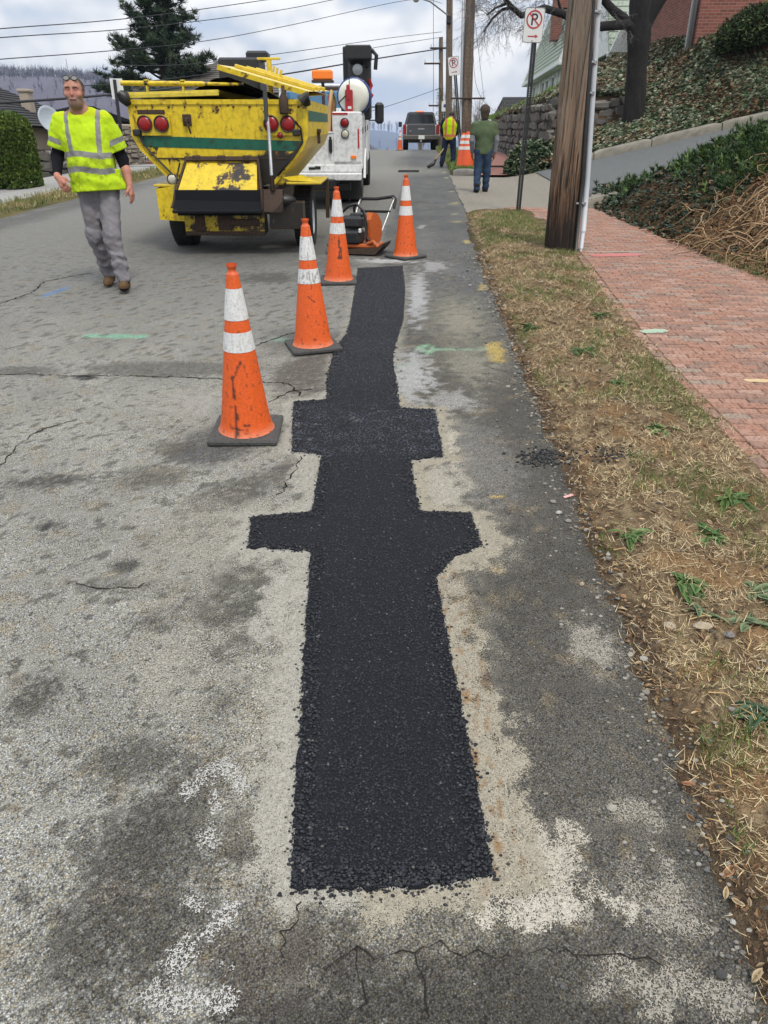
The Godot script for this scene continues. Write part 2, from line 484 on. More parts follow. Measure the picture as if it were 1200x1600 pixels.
# stains and dust: x, s, half width, half length, turn, r, g, b, strength, softness, raggedness
var stains := [
	[-0.64, 2.13, 0.15, 0.36, 0, 0.096, 0.090, 0.080, 0.95, 0.25, 0.35], [-0.56, 3.2, 0.15, 0.2, 10, 0.104, 0.098, 0.092, 0.95, 0.2, 0.3],
	[-0.85, 3.0, 0.22, 0.13, 50, 0.096, 0.090, 0.080, 0.90, 0.3, 0.5], [-1.1, 3.45, 0.2, 0.14, 0, 0.096, 0.096, 0.100, 0.95, 0.2, 0.4], [-0.95, 3.7, 0.3, 0.22, 20, 0.104, 0.100, 0.100, 0.90, 0.2, 0.4],
	[-1.0, 2.62, 0.16, 0.09, 40, 0.104, 0.096, 0.080, 0.67, 0.5, 0.7], [-1.7, 4.82, 0.62, 0.17, 0, 0.104, 0.100, 0.092, 0.78, 0.2, 0.35], [-2.7, 4.74, 0.25, 0.1, 0, 0.080, 0.076, 0.072, 0.67, 0.3, 0.5],
	[-0.72, 4.72, 0.24, 0.5, 0, 0.112, 0.100, 0.090, 0.95, 0.2, 0.3], [-0.85, 5.6, 0.35, 0.35, 0, 0.120, 0.116, 0.112, 0.67, 0.3, 0.5],
	[-1.15, 1.66, 0.07, 0.09, 0, 0.064, 0.060, 0.052, 0.90, 0.5, 1.0], [-1.14, 2.38, 0.07, 0.05, 0, 0.072, 0.068, 0.064, 0.90, 0.4, 0.8], [-1.05, 2.24, 0.2, 0.05, 0, 0.072, 0.068, 0.060, 0.84, 0.4, 1.0], [-1.59, 2.67, 0.04, 0.04, 0, 0.048, 0.046, 0.044, 1.00, 0.2, 0.4], [-1.75, 3.1, 0.2, 0.06, 10, 0.056, 0.052, 0.048, 0.90, 0.4, 1.0], [-1.29, 3.16, 0.16, 0.1, 0, 0.088, 0.080, 0.064, 0.78, 0.5, 1.0], [-1.3, 3.5, 0.1, 0.08, 0, 0.080, 0.068, 0.048, 0.67, 0.5, 1.0], [-2.23, 4.63, 0.08, 0.06, 0, 0.040, 0.040, 0.040, 1.00, 0.2, 0.4],
	[-0.9, 2.05, 0.1, 0.06, 30, 0.080, 0.072, 0.064, 0.78, 0.5, 1.0], [-0.55, 1.66, 0.06, 0.08, 0, 0.072, 0.068, 0.056, 0.78, 0.5, 1.0], [-0.75, 1.42, 0.13, 0.08, 20, 0.064, 0.062, 0.056, 0.84, 0.4, 0.9],
	[-0.56, 1.36, 0.11, 0.12, 0, 0.080, 0.072, 0.062, 0.90, 0.4, 0.9], [-0.62, 1.16, 0.2, 0.13, 15, 0.068, 0.064, 0.058, 0.95, 0.4, 0.7], [-0.6, 0.95, 0.2, 0.14, 0, 0.072, 0.067, 0.059, 0.95, 0.35, 0.7], [-0.4, 1.2, 0.08, 0.1, 0, 0.080, 0.072, 0.060, 0.90, 0.3, 0.6],
	[-0.06, 0.86, 0.34, 0.17, 0, 0.076, 0.069, 0.062, 1.00, 0.12, 0.25], [0.2, 0.7, 0.6, 0.24, 0, 0.060, 0.056, 0.050, 1.00, 0.2, 0.4],
	[-0.3, 0.95, 0.14, 0.14, 0, 0.104, 0.092, 0.080, 0.78, 0.3, 0.5],
	[0.33, 3.3, 0.2, 0.35, 0, 0.2, 0.19, 0.18, 0.6, 0.5, 0.5], [0.56, 1.5, 0.12, 0.2, 0, 0.120, 0.112, 0.100, 0.56, 0.8, 0.6], [0.28, 3.75, 0.2, 0.2, 30, 0.2, 0.195, 0.19, 0.6, 0.4, 0.5], [0.35, 6.6, 0.3, 0.7, 0, 0.2, 0.19, 0.155, 0.6, 0.5, 0.6], [0.4, 5.4, 0.3, 0.7, 0, 0.17, 0.162, 0.13, 0.55, 0.5, 0.6], [0.1, 10.5, 0.2, 1.0, 0, 0.2, 0.2, 0.2, 0.5, 0.6, 0.6],
	[0.33, 3.3, 0.2, 0.35, 0, 0.2, 0.19, 0.18, 0.6, 0.5, 0.5], [-0.46, 1.7, 0.1, 0.5, 0, 0.36, 0.335, 0.285, 0.35, 0.6, 0.5], [-1.2, 4.15, 0.5, 0.35, 0, 0.36, 0.345, 0.3, 0.55, 0.4, 0.5], [-0.95, 2.75, 0.3, 0.2, 0, 0.32, 0.3, 0.26, 0.35, 0.6, 0.6],
	# rust brown in the dust, a slick of water by the notch
	[0.23, 1.75, 0.03, 0.17, 0, 0.2, 0.12, 0.06, 0.7, 0.5, 1.0], [0.25, 1.5, 0.025, 0.08, 0, 0.112, 0.064, 0.032, 0.78, 0.5, 1.0], [0.19, 2.16, 0.035, 0.16, 0, 0.24, 0.17, 0.1, 0.6, 0.6, 1.0], [0.3, 1.14, 0.025, 0.035, 0, 0.16, 0.1, 0.045, 0.7, 0.5, 1.0], [0.27, 1.07, 0.02, 0.03, 0, 0.112, 0.072, 0.036, 0.78, 0.5, 1.0], [0.35, 1.18, 0.012, 0.012, 0, 0.4, 0.25, 0.03, 0.9, 0.4, 0.5], [0.23, 2.52, 0.06, 0.05, 20, 0.104, 0.120, 0.152, 0.95, 0.3, 0.5],
	# dark patches on the roadway behind and beneath the trailer, the dark wheel path up the hill
	[-1.6, 7.9, 0.35, 0.25, 0, 0.064, 0.062, 0.060, 0.78, 0.5, 0.9], [-1.0, 8.6, 0.3, 0.3, 0, 0.080, 0.080, 0.080, 0.56, 0.5, 0.9], [-2.3, 10.2, 1.4, 1.6, 0, 0.072, 0.072, 0.070, 0.62, 0.6, 0.4], [-0.3, 27, 0.5, 5.0, 0, 0.096, 0.096, 0.096, 0.67, 0.6, 0.4], [-0.25, 23.2, 1.0, 1.6, 0, 0.3, 0.29, 0.25, 0.5, 0.6, 0.5], [-6.7, 14, 0.5, 6, 0, 0.080, 0.080, 0.080, 0.67, 0.5, 0.4],
]
# sprayed utility marks: centre line points, half width, colour
var sprays := [
	[[Vector2(-3.62, 6.99), Vector2(-3.56, 7.34)], 0.045, Color(0.09, 0.25, 0.55)], [[Vector2(-2.62, 5.63), Vector2(-2.18, 5.61)], 0.055, Color(0.2, 0.55, 0.38)],
	[[Vector2(0.1, 5.45), Vector2(0.16, 5.36), Vector2(0.1, 5.27), Vector2(0.04, 5.36), Vector2(0.1, 5.45)], 0.035, Color(0.3, 0.56, 0.38)], [[Vector2(0.2, 5.36), Vector2(0.54, 5.38)], 0.03, Color(0.33, 0.52, 0.36)], [[Vector2(-1.1, 5.58), Vector2(-0.75, 5.52)], 0.05, Color(0.22, 0.42, 0.33)], [[Vector2(-0.12, 4.95), Vector2(0.02, 4.98)], 0.025, Color(0.34, 0.55, 0.4)],
	[[Vector2(0.6, 5.1), Vector2(0.62, 5.5)], 0.065, Color(0.62, 0.44, 0.1)], [[Vector2(0.69, 10.25), Vector2(0.68, 10.45)], 0.05, Color(0.62, 0.5, 0.16)], [[Vector2(0.62, 12.3), Vector2(0.68, 12.4)], 0.06, Color(0.55, 0.46, 0.2)], [[Vector2(0.69, 14.7), Vector2(0.73, 15.0)], 0.07, Color(0.6, 0.52, 0.22)], [[Vector2(0.7, 17.0), Vector2(0.75, 17.1)], 0.07, Color(0.6, 0.52, 0.25)], [[Vector2(0.6, 13.2), Vector2(0.66, 13.3)], 0.05, Color(0.5, 0.45, 0.22)], [[Vector2(0.72, 20.5), Vector2(0.75, 20.8)], 0.06, Color(0.6, 0.55, 0.3)], [[Vector2(0.7, 22.3), Vector2(0.75, 22.5)], 0.06, Color(0.6, 0.55, 0.3)], [[Vector2(0.67, 7.4), Vector2(0.7, 7.6)], 0.05, Color(0.55, 0.42, 0.15)], [[Vector2(0.05, 11.6), Vector2(0.1, 11.9)], 0.05, Color(0.5, 0.5, 0.49)],
	[[Vector2(0.38, 3.02), Vector2(0.42, 3.02)], 0.015, Color(0.55, 0.4, 0.1)], [[Vector2(0.33, 2.42), Vector2(0.35, 2.4)], 0.02, Color(0.42, 0.33, 0.2)],
]
func near_segment(p: Vector2, a: Vector2, b: Vector2) -> float:
	return p.distance_to(Geometry2D.get_closest_point_to_segment(p, a, b))
func patch_gap(p: Vector2) -> float:
	var d := 9.0
	for k in patch.size():
		d = minf(d, near_segment(p, patch[k], patch[(k + 1) % patch.size()]))
	return -d if Geometry2D.is_point_in_polygon(p, patch) else d

func road_tint(p: Vector3, marks: Array, paints: Array) -> Color:
	var x := p.x
	var s := -p.z
	var n1 := nz.get_noise_2d(x * 1.3, s * 1.3)
	var n2 := nz.get_noise_2d(x * 9.0 + 40.0, s * 9.0)
	var n3 := nz.get_noise_2d(x * 38.0, s * 38.0 + 70.0)
	var old := Vector3(0.29, 0.283, 0.264) * (1.0 + 0.30 * n1 + 0.22 * n2)        # the old roadway
	old = old.lerp(Vector3(0.215, 0.214, 0.209), sm(4.0, 8.0, s))
	var dark := Vector3(0.093, 0.086, 0.077) * (1.0 + 0.35 * n1 + 0.35 * n2)        # the strip along the kerb
	var far_dark := Vector3(0.122, 0.124, 0.128) * (1.0 + 0.25 * n1 + 0.2 * n2)
	dark = dark.lerp(far_dark, sm(4.5, 8.0, s))
	var seam := lerpf(0.02, -0.45, sm(4.0, 9.0, s)) + 0.10 * n1 + 0.05 * n2
	if s > 12.0: seam = lerpf(-0.45, -0.3, sm(12.0, 20.0, s))
	var c := old.lerp(dark, sm(seam - 0.06, seam + 0.06, x))
	# small pits and dark specks in the worn surface
	c = c.lerp(Vector3(0.07, 0.066, 0.06), 0.75 * sm(0.27, 0.42, n2 + 0.45 * n3 + 0.15 * n1) * (1.0 - sm(7.0, 13.0, s)))
	c = c.lerp(Vector3(0.27, 0.21, 0.13), 0.35 * sm(0.25, 0.5, nz.get_noise_2d(x * 5.0 - 9.0, s * 5.0)))
	for m in marks:
		var dx: float = x - m[0]
		var ds: float = s - m[1]
		var ca: float = m[11]
		var sa: float = m[12]
		var u: float = (dx * ca + ds * sa) / m[2]
		var w: float = (ds * ca - dx * sa) / m[3]
		if u * u + w * w > 6.0: continue
		var d: float = sqrt(u * u + w * w) + m[10] * (0.9 * n2 + 1.15 * n3 + 0.5 * nz.get_noise_2d(x * 4.0 + 5.0, s * 4.0))
		c = c.lerp(Vector3(m[5], m[6], m[7]) * (1.0 + 0.2 * n3), m[8] * clampf(1.25 + 1.7 * n3 + 0.8 * n2, 0.35, 1.0) * (1.0 - sm(1.0 - m[9], 1.0 + m[9], d)))
	# a thin film of cement round the patch, and where grit has been swept
	if x > -1.1 and x < 0.75 and s > 0.8 and s < 9.0:
		var film := 0.0
		var g := patch_gap(Vector2(x, s))
		var wide := 0.15 if s < 4.4 else 0.05
		film = 0.62 * (1.0 - sm(0.0, 1.5, g / wide + 0.9 * n2 + 0.6 * n1))
		for m in pale:
			var u: float = (x - m[0]) / m[2]
			var w: float = (s - m[1]) / m[3]
			if u * u + w * w > 5.0: continue
			film = maxf(film, m[4] * 0.75 * (1.0 - sm(0.0, 1.6, sqrt(u * u + w * w) + 0.8 * n2 + 0.5 * n3)))
		c = c.lerp(Vector3(0.36, 0.34, 0.29), film * clampf(0.85 + 0.8 * n3, 0.0, 1.0))
	for q in paints:
		var d := 9.0
		for k in q[0].size() - 1: d = minf(d, near_segment(Vector2(x, s), q[0][k], q[0][k + 1]))
		if d < q[1] * 2.0:
			var e: float = d / q[1] + 0.7 * n3 + 0.4 * n2
			c = c.lerp(Vector3(q[2].r, q[2].g, q[2].b), 0.6 * (1.0 - sm(0.35, 1.3, e)))
	return Color(clampf(c.x * 2.0, 0, 1), clampf(c.y * 2.0, 0, 1), clampf(c.z * 2.0, 0, 1))

func road_piece(g: G, x0: float, x1: float, s0: float, s1: float, dx: float, ds: float):
	var nx := int(ceil((x1 - x0) / dx))
	var ny := int(ceil((s1 - s0) / ds))
	for band in range(0, ny, 24):                    # band by band, with only the marks that touch it
		var n := mini(24, ny - band)
		var a := lerpf(s0, s1, float(band) / ny)
		var b := lerpf(s0, s1, float(band + n) / ny)
		var marks := stains.filter(func(m): return m[1] + 2.5 * maxf(m[2], m[3]) > a and m[1] - 2.5 * maxf(m[2], m[3]) < b and m[0] + 2.5 * maxf(m[2], m[3]) > x0)
		var paints := sprays.filter(func(q): return q[0].any(func(p): return p.y > a - 0.6 and p.y < b + 0.6))
		g.sheet(nx, n, func(u, w): return W(lerpf(x0, x1, u), lerpf(a, b, w)), func(p, _u, _w): return road_tint(p, marks, paints))

func build_ground():
	for m in stains:
		m.append(cos(deg_to_rad(m[4]))); m.append(sin(deg_to_rad(m[4])))
	var g := G.new().smooth()
	g.uvs = func(p): return Vector2(p.x, p.z)
	road_piece(g, -1.8, 0.85, 0.3, 2.1, 0.0085, 0.0095)
	road_piece(g, -3.6, 0.85, 2.1, 5.0, 0.017, 0.02)
	road_piece(g, -7.15, 0.85, 5.0, 12.0, 0.036, 0.05)
	road_piece(g, -7.15, 0.95, 12.0, 27.0, 0.1, 0.16)
	road_piece(g, -7.15, 0.95, 27.0, 90.0, 0.4, 1.0)
	road_piece(g, -7.15, -1.8, 0.3, 2.1, 0.2, 0.2)
	road_piece(g, -7.15, -3.6, 2.1, 5.0, 0.2, 0.2)
	road_piece(g, -7.15, 0.85, -8.0, 0.3, 0.2, 0.3)
	M["road"].albedo_color = Color.WHITE
	var road := struct("road", g, M["road"], "worn grey asphalt street climbing to a crest")
	# cracks in the old surface
	for line in [[Vector2(-2.95, 4.65), Vector2(-2.6, 4.67), Vector2(-2.3, 4.64), Vector2(-1.9, 4.66), Vector2(-1.4, 4.63), Vector2(-0.83, 4.54), Vector2(-0.7, 4.3)], [Vector2(-2.2, 3.05), Vector2(-2.1, 3.24), Vector2(-2.14, 3.5), Vector2(-2.1, 3.74), Vector2(-1.95, 3.9)], [Vector2(-0.27, 0.9), Vector2(-0.26, 0.96), Vector2(-0.235, 1.0), Vector2(-0.22, 1.06)], [Vector2(-0.15, 0.905), Vector2(-0.1, 0.93), Vector2(-0.03, 0.925), Vector2(0.02, 0.94), Vector2(0.08, 0.955), Vector2(0.14, 0.935), Vector2(0.22, 0.945), Vector2(0.32, 0.95), Vector2(0.44, 0.955), Vector2(0.58, 0.93)], [Vector2(-0.1, 0.93), Vector2(-0.09, 0.86), Vector2(-0.07, 0.78)], [Vector2(0.02, 0.94), Vector2(0.05, 0.87), Vector2(0.08, 0.8)], [Vector2(-1.22, 5.4), Vector2(-1.0, 5.75), Vector2(-0.81, 6.07)], [Vector2(-3.9, 6.65), Vector2(-3.8, 7.1), Vector2(-3.92, 7.63), Vector2(-3.6, 8.1)], [Vector2(-1.28, 2.26), Vector2(-1.2, 2.23), Vector2(-1.0, 2.25)], [Vector2(-0.9, 4.2), Vector2(-0.8, 4.4), Vector2(-0.62, 4.45)], [Vector2(-0.62, 3.0), Vector2(-0.6, 3.2), Vector2(-0.58, 3.45)]]:
		var c := G.new()
		var pts := []
		for k in line.size() - 1:
			var steps := int(maxf(3.0, line[k].distance_to(line[k + 1]) / 0.025))
			for q in steps: pts.append(line[k].lerp(line[k + 1], float(q) / steps))
		for k in pts.size():
			pts[k] += Vector2(nz.get_noise_2d(pts[k].x * 14.0, pts[k].y * 14.0), nz.get_noise_2d(pts[k].x * 14.0 + 50.0, pts[k].y * 14.0)) * 0.03 + Vector2(nz.get_noise_2d(pts[k].x * 70.0, pts[k].y * 70.0), nz.get_noise_2d(pts[k].x * 70.0 + 50.0, pts[k].y * 70.0)) * 0.014
		for k in pts.size() - 1:
			var d: Vector2 = (pts[k + 1] - pts[k]).normalized().orthogonal()
			var far: float = 0.16 + 0.23 * pts[k].y
			var w0: float = far * maxf(0.0006, 0.0034 + 0.006 * nz.get_noise_1d(k * 0.9))
			var w1: float = far * maxf(0.0006, 0.0034 + 0.006 * nz.get_noise_1d(k * 0.9 + 0.9))
			c.quad(W(pts[k].x - d.x * w0, pts[k].y - d.y * w0, 0.003), W(pts[k].x + d.x * w0, pts[k].y + d.y * w0, 0.003), W(pts[k + 1].x + d.x * w1, pts[k + 1].y + d.y * w1, 0.003), W(pts[k + 1].x - d.x * w1, pts[k + 1].y - d.y * w1, 0.003))
		obj("crack", c, M["crack"], road)
	# drain grate set in the road up the hill
	var dr := G.new()
	for k in 5: dr.box(W(-0.27, 22.5 + k * 0.16, 0.008), Vector3(0.6, 0.012, 0.06))
	obj("drain_grate", dr, M["black_metal"], road)
	dust_layer(road)
	fresh_patch(road)
	verge()
	brick_walk()
	# the land all round, lower than what is built on it, down into the valley beyond the crest
	var land := G.new().smooth()
	land.sheet(90, 90, func(u, w):
		var x := signf(u - 0.5) * pow(absf(u - 0.5) * 2.0, 2.2) * 2600.0
		var s := -30.0 + pow(w, 2.4) * 4200.0
		var y := prof(s) if s < 84.0 else maxf(prof(84.0) - 0.0735 * (s - 84.0), -60.0)
		return Vector3(x, y - 0.35 - 0.05 * maxf(0.0, -x - 8.0) * (1.0 if x > -60.0 else 0.0) - (2.6 if x <= -60.0 else 0.0), -s), func(p, _u, _w): return Color(0.1, 0.11, 0.05).lerp(Color(0.14, 0.12, 0.09), 0.5 + 0.5 * nz.get_noise_2d(p.x * 0.1, p.z * 0.1)))
	struct("ground", land, M["soil"], "rough lawn and earth round the street")

func dust_at(x: float, s: float, inside: bool, g: float) -> Color:
	var n1 := nz.get_noise_2d(x * 1.3, s * 1.3)
	var n2 := nz.get_noise_2d(x * 9.0 + 40.0, s * 9.0)
	var n3 := nz.get_noise_2d(x * 38.0, s * 38.0 + 70.0)
	var a := 0.0
	var c := Vector3(0.43, 0.41, 0.355)
	if x > -0.1: c = Vector3(0.41, 0.372, 0.295)
	if inside:
		# a dusting carried over the cross piece
		a = 0.36 * exp(-pow((s - 4.02 - 0.3 * x) / 0.09, 2.0)) + 0.3 * exp(-pow((s - 3.62) / 0.12, 2.0)) * sm(-0.1, -0.6, x) + 0.4 * n2 - 0.14
		a = minf(a, 0.42)
		return Color(0.4, 0.4, 0.4, clampf(a, 0.0, 1.0))
	if x > -1.0 and x < 0.6 and s > 0.9 and s < 9.0:
		var wide := 0.095 if x < -0.1 else lerpf(0.13, 0.09, sm(1.2, 2.2, s))
		if s > 2.8: wide = 0.07 * (1.0 - sm(4.0, 4.6, s))
		if s < 1.07: wide = 0.06
		if wide > 0.0: a = 1.1 * (1.0 - sm(0.25, 1.75, g / wide + 1.0 * n2 + 0.4 * n3 + 0.5 * n1))
	for m in pale:
		var u: float = (x - m[0]) / m[2]
		var w: float = (s - m[1]) / m[3]
		if u * u + w * w > 5.0: continue
		var d: float = sqrt(u * u + w * w) + 0.9 * n2 + 0.35 * n3
		var k: float = m[4] * (1.0 - sm(0.2, 1.7, d))
		if k > a:
			a = k
			c = m[5]
	for q in painted:
		var d := 9.0
		for k in q[0].size() - 1: d = minf(d, near_segment(Vector2(x, s), q[0][k], q[0][k + 1]))
		var k: float = 0.5 * (1.0 - sm(0.0, 2.1, d / q[1] + 0.9 * n3 + 1.5 * n2))
		if k > a:
			a = k
			c = Vector3(0.58, 0.57, 0.54)
	# rust washed into it
	c = c.lerp(Vector3(0.3, 0.17, 0.07), 0.8 * sm(0.1, 0.45, nz.get_noise_2d(x * 22.0, s * 9.0) + 0.25 * n3) * (1.0 - sm(0.05, 0.09, absf(x - 0.14 - 0.11 * (2.4 - s) * 0.55))) * sm(2.5, 2.3, s) * sm(1.0, 1.2, s))
	return Color(clampf(c.x * (1.0 + 0.2 * n3), 0, 1), clampf(c.y * (1.0 + 0.2 * n3), 0, 1), clampf(c.z * (1.0 + 0.2 * n3), 0, 1), clampf(a, 0.0, 1.0))
# patches of pale dust and bared grit: x, s, half width, half length, strength, colour
var pale := [[0.62, 1.96, 0.085, 0.15, 0.64, Vector3(0.4, 0.37, 0.315)], [0.58, 1.31, 0.1, 0.06, 0.50, Vector3(0.4, 0.37, 0.315)], [0.6, 1.07, 0.09, 0.12, 0.56, Vector3(0.4, 0.37, 0.315)], [0.56, 0.89, 0.16, 0.06, 0.60, Vector3(0.4, 0.37, 0.315)], [0.41, 1.04, 0.06, 0.05, 0.52, Vector3(0.4, 0.37, 0.315)], [0.36, 1.15, 0.1, 0.12, 0.8, Vector3(0.52, 0.48, 0.4)], [0.3, 1.05, 0.2, 0.05, 0.8, Vector3(0.56, 0.52, 0.44)], [0.0, 4.75, 0.15, 0.6, 0.72, Vector3(0.5, 0.5, 0.49)], [0.24, 4.25, 0.2, 0.25, 0.55, Vector3(0.48, 0.47, 0.45)], [0.14, 3.1, 0.12, 0.26, 1.0, Vector3(0.45, 0.42, 0.35)], [0.2, 3.6, 0.05, 0.4, 0.8, Vector3(0.56, 0.52, 0.43)], [0.02, 7.2, 0.1, 1.2, 0.75, Vector3(0.52, 0.52, 0.52)], [-0.35, 8.9, 0.4, 0.14, 0.75, Vector3(0.6, 0.6, 0.6)], [0.2, 8.6, 0.2, 0.4, 0.6, Vector3(0.5, 0.5, 0.5)], [-0.55, 3.3, 0.07, 0.4, 0.8, Vector3(0.45, 0.43, 0.375)], [-0.62, 2.62, 0.12, 0.16, 0.9, Vector3(0.45, 0.43, 0.375)], [-0.48, 2.2, 0.08, 0.3, 0.9, Vector3(0.46, 0.44, 0.385)], [-1.25, 4.15, 0.5, 0.33, 0.58, Vector3(0.5, 0.48, 0.43)], [-0.9, 2.5, 0.35, 0.4, 0.5, Vector3(0.46, 0.44, 0.38)], [-0.75, 1.85, 0.22, 0.3, 0.52, Vector3(0.46, 0.44, 0.38)], [0.4, 6.2, 0.25, 0.7, 0.5, Vector3(0.44, 0.41, 0.33)], [0.4, 5.0, 0.2, 0.5, 0.48, Vector3(0.42, 0.4, 0.33)]]
# white paint, an arrow and a scrawled figure
var painted := [[[Vector2(-0.57, 1.31), Vector2(-0.52, 1.43), Vector2(-0.41, 1.32)], 0.03], [[Vector2(-0.53, 1.42), Vector2(-0.48, 1.17)], 0.026], [[Vector2(-0.5, 1.03), Vector2(-0.4, 1.0), Vector2(-0.48, 0.91), Vector2(-0.36, 0.89)], 0.03], [[Vector2(-0.52, 0.81), Vector2(-0.36, 0.83)], 0.03]]
func dust_layer(road: Node3D):
	var g := G.new().smooth()
	g.uvs = func(p): return Vector2(p.x + 0.31, p.z + 0.17)
	for b in [[-1.3, 0.74, 0.7, 2.1, 0.0095], [-1.8, 0.74, 2.1, 5.0, 0.019], [-1.0, 0.72, 5.0, 10.0, 0.045]]:
		var nx := int((b[1] - b[0]) / b[4])
		var ny := int((b[3] - b[2]) / b[4])
		var prev := []
		for j in ny + 1:
			var row := []
			var s := lerpf(b[2], b[3], float(j) / ny)
			for i in nx + 1:
				var x := lerpf(b[0], b[1], float(i) / nx)
				var gap := patch_gap(Vector2(x, s)) if x > -0.95 and x < 0.55 and s > 0.9 and s < 8.8 else 9.0
				var c := dust_at(x, s, gap < 0.0, gap)
				row.append([W(x, s, 0.0022 if gap > 0.0 else 0.0115), c])
			if j > 0:
				for i in nx:
					var q := [prev[i], prev[i + 1], row[i + 1], row[i]]
					if maxf(maxf(q[0][1].a, q[1][1].a), maxf(q[2][1].a, q[3][1].a)) < 0.28: continue
					for k in [0, 1, 2, 0, 2, 3]:
						g.col = q[k][1]
						g.v(q[k][0])
			prev = row
	var o := obj("cement_dust", g, M["dust"], road)
	o.set_meta("kind", "stuff")

func fresh_patch(road: Node3D):
	var fine := PackedVector2Array()
	for k in patch.size():
		var a := patch[k]
		var b := patch[(k + 1) % patch.size()]
		var n := int(maxf(1.0, a.distance_to(b) / (0.012 + 0.004 * a.y)))
		for q in n:
			var p := a.lerp(b, float(q) / n)
			var d := (b - a).normalized().orthogonal()
			fine.append(p + d * (0.013 * nz.get_noise_2d(p.x * 30.0, p.y * 30.0) + 0.013 * nz.get_noise_2d(p.x * 90.0, p.y * 90.0)))
	var g := G.new()
	var ix := Geometry2D.triangulate_polygon(fine)
	for k in range(0, ix.size(), 3):
		g.tri(W(fine[ix[k]].x, fine[ix[k]].y, 0.008), W(fine[ix[k + 1]].x, fine[ix[k + 1]].y, 0.008), W(fine[ix[k + 2]].x, fine[ix[k + 2]].y, 0.008))
	for k in fine.size():
		var p := fine[k]
		var q := fine[(k + 1) % fine.size()]
		g.quad(W(p.x, p.y, -0.004), W(q.x, q.y, -0.004), W(q.x, q.y, 0.008), W(p.x, p.y, 0.008))
	var pt := struct("asphalt_patch", g, M["hot_asphalt"], "fresh black asphalt strip with stepped edges down the lane")
	# its stones stand proud of the mat; coarser and looser along the edges
	rng.seed = 71
	var stone := pebble_mesh(3)
	var where := []
	for k in 52000:
		var s := 1.02 + pow(rng.randf(), 1.7) * 4.6
		var x := rr(-0.76, 0.32)
		var gap := patch_gap(Vector2(x, s))
		if gap > 0.004 and rng.randf() > 0.6 * exp(-gap / 0.009): continue
		var r := rr(0.0016, 0.0037) * (1.35 if gap > -0.05 else 1.0) * (1.0 + 0.06 * s)
		if gap < -0.05 and rng.randf() < 0.03: r *= 1.5
		where.append(Transform3D(rot(rr(0, 360), rr(0, 360), rr(0, 360)).scaled(Vector3(r * 1.3, r, r)), W(x, s, (0.008 if gap < 0.0 else 0.001) + r * (0.05 if gap < -0.05 else 0.35))))
	for k in 16000:
		var s := rr(4.4, 8.6)
		var x := rr(-0.68, -0.08)
		if s < 5.6 and rng.randf() < 0.5 * (5.6 - s): continue
		if patch_gap(Vector2(x, s)) > 0.006: continue
		var r := rr(0.003, 0.0055)
		where.append(Transform3D(rot(rr(0, 360), rr(0, 360), rr(0, 360)).scaled(Vector3(r * 1.3, r, r)), W(x, s, 0.008 + r * 0.05)))
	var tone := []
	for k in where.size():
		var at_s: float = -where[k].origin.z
		var b := rr(0.6, 1.3) * (1.0 + 0.16 * clampf(at_s - 3.2, 0.0, 4.0)) * (1.0 + (1.3 + 3.0 * nz.get_noise_2d(where[k].origin.x * 6.0, at_s * 9.0)) * sm(3.35, 3.5, at_s) * (1.0 - sm(3.95, 4.3, at_s)))  # paler up the patch: far sheen put into stone colour; cross piece dusty
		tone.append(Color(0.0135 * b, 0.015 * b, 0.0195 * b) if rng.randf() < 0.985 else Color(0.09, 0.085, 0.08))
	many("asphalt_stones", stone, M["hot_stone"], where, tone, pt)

func pebble_mesh(seed_: int) -> ArrayMesh:
	var g := G.new()
	var r := RandomNumberGenerator.new(); r.seed = seed_
	var pts := []
	for k in 6: pts.append([Vector3.RIGHT, Vector3.LEFT, Vector3.UP, Vector3.DOWN, Vector3.BACK, Vector3.FORWARD][k] * r.randf_range(0.75, 1.1))
	var f := [[2, 0, 4], [2, 4, 1], [2, 1, 5], [2, 5, 0], [3, 4, 0], [3, 1, 4], [3, 5, 1], [3, 0, 5]]
	for t in f:                                       # an octahedron with each face broken in four
		var a: Vector3 = pts[t[0]]
		var b: Vector3 = pts[t[1]]
		var c: Vector3 = pts[t[2]]
		var ab := (a + b).normalized() * (a.length() + b.length()) * 0.46
		var bc := (b + c).normalized() * (b.length() + c.length()) * 0.46
		var ca := (c + a).normalized() * (c.length() + a.length()) * 0.46
		g.tri(a, ab, ca); g.tri(ab, b, bc); g.tri(ca, bc, c); g.tri(ab, bc, ca)
	return g.done()

# ------------------------------------------------------------------ the verge
func kerb_x(s: float) -> float:
	return 0.75 + 0.035 * nz.get_noise_2d(3.0, s * 2.2) + 0.02 * nz.get_noise_2d(8.0, s * 12.0) + (0.1 * sm(11.0, 13.4, s))
func walk_x(s: float) -> float:                    # left edge of the brick walk
	return 1.76 + 0.26 * sm(4.5, 10.5, s)
func verge_h(x: float, s: float) -> float:
	var e := kerb_x(s)
	var t := x - e
	return lerpf(-0.03, 0.012, sm(-0.06, 0.03, t)) + 0.035 * sm(0.0, 0.35, t) * (1.0 - sm(walk_x(s) - 0.2, walk_x(s), x)) + 0.016 * nz.get_noise_2d(x * 6.0, s * 6.0) + 0.012 * nz.get_noise_2d(x * 22.0, s * 22.0)
func green_at(x: float, s: float) -> float:
	var v := nz.get_noise_2d(x * 1.6 + 20.0, s * 1.1) + 0.35 * nz.get_noise_2d(x * 6.0, s * 6.0)
	return v + 0.4 * sm(8.5, 10.5, s) + 0.12 * sm(1.2, 1.6, x)
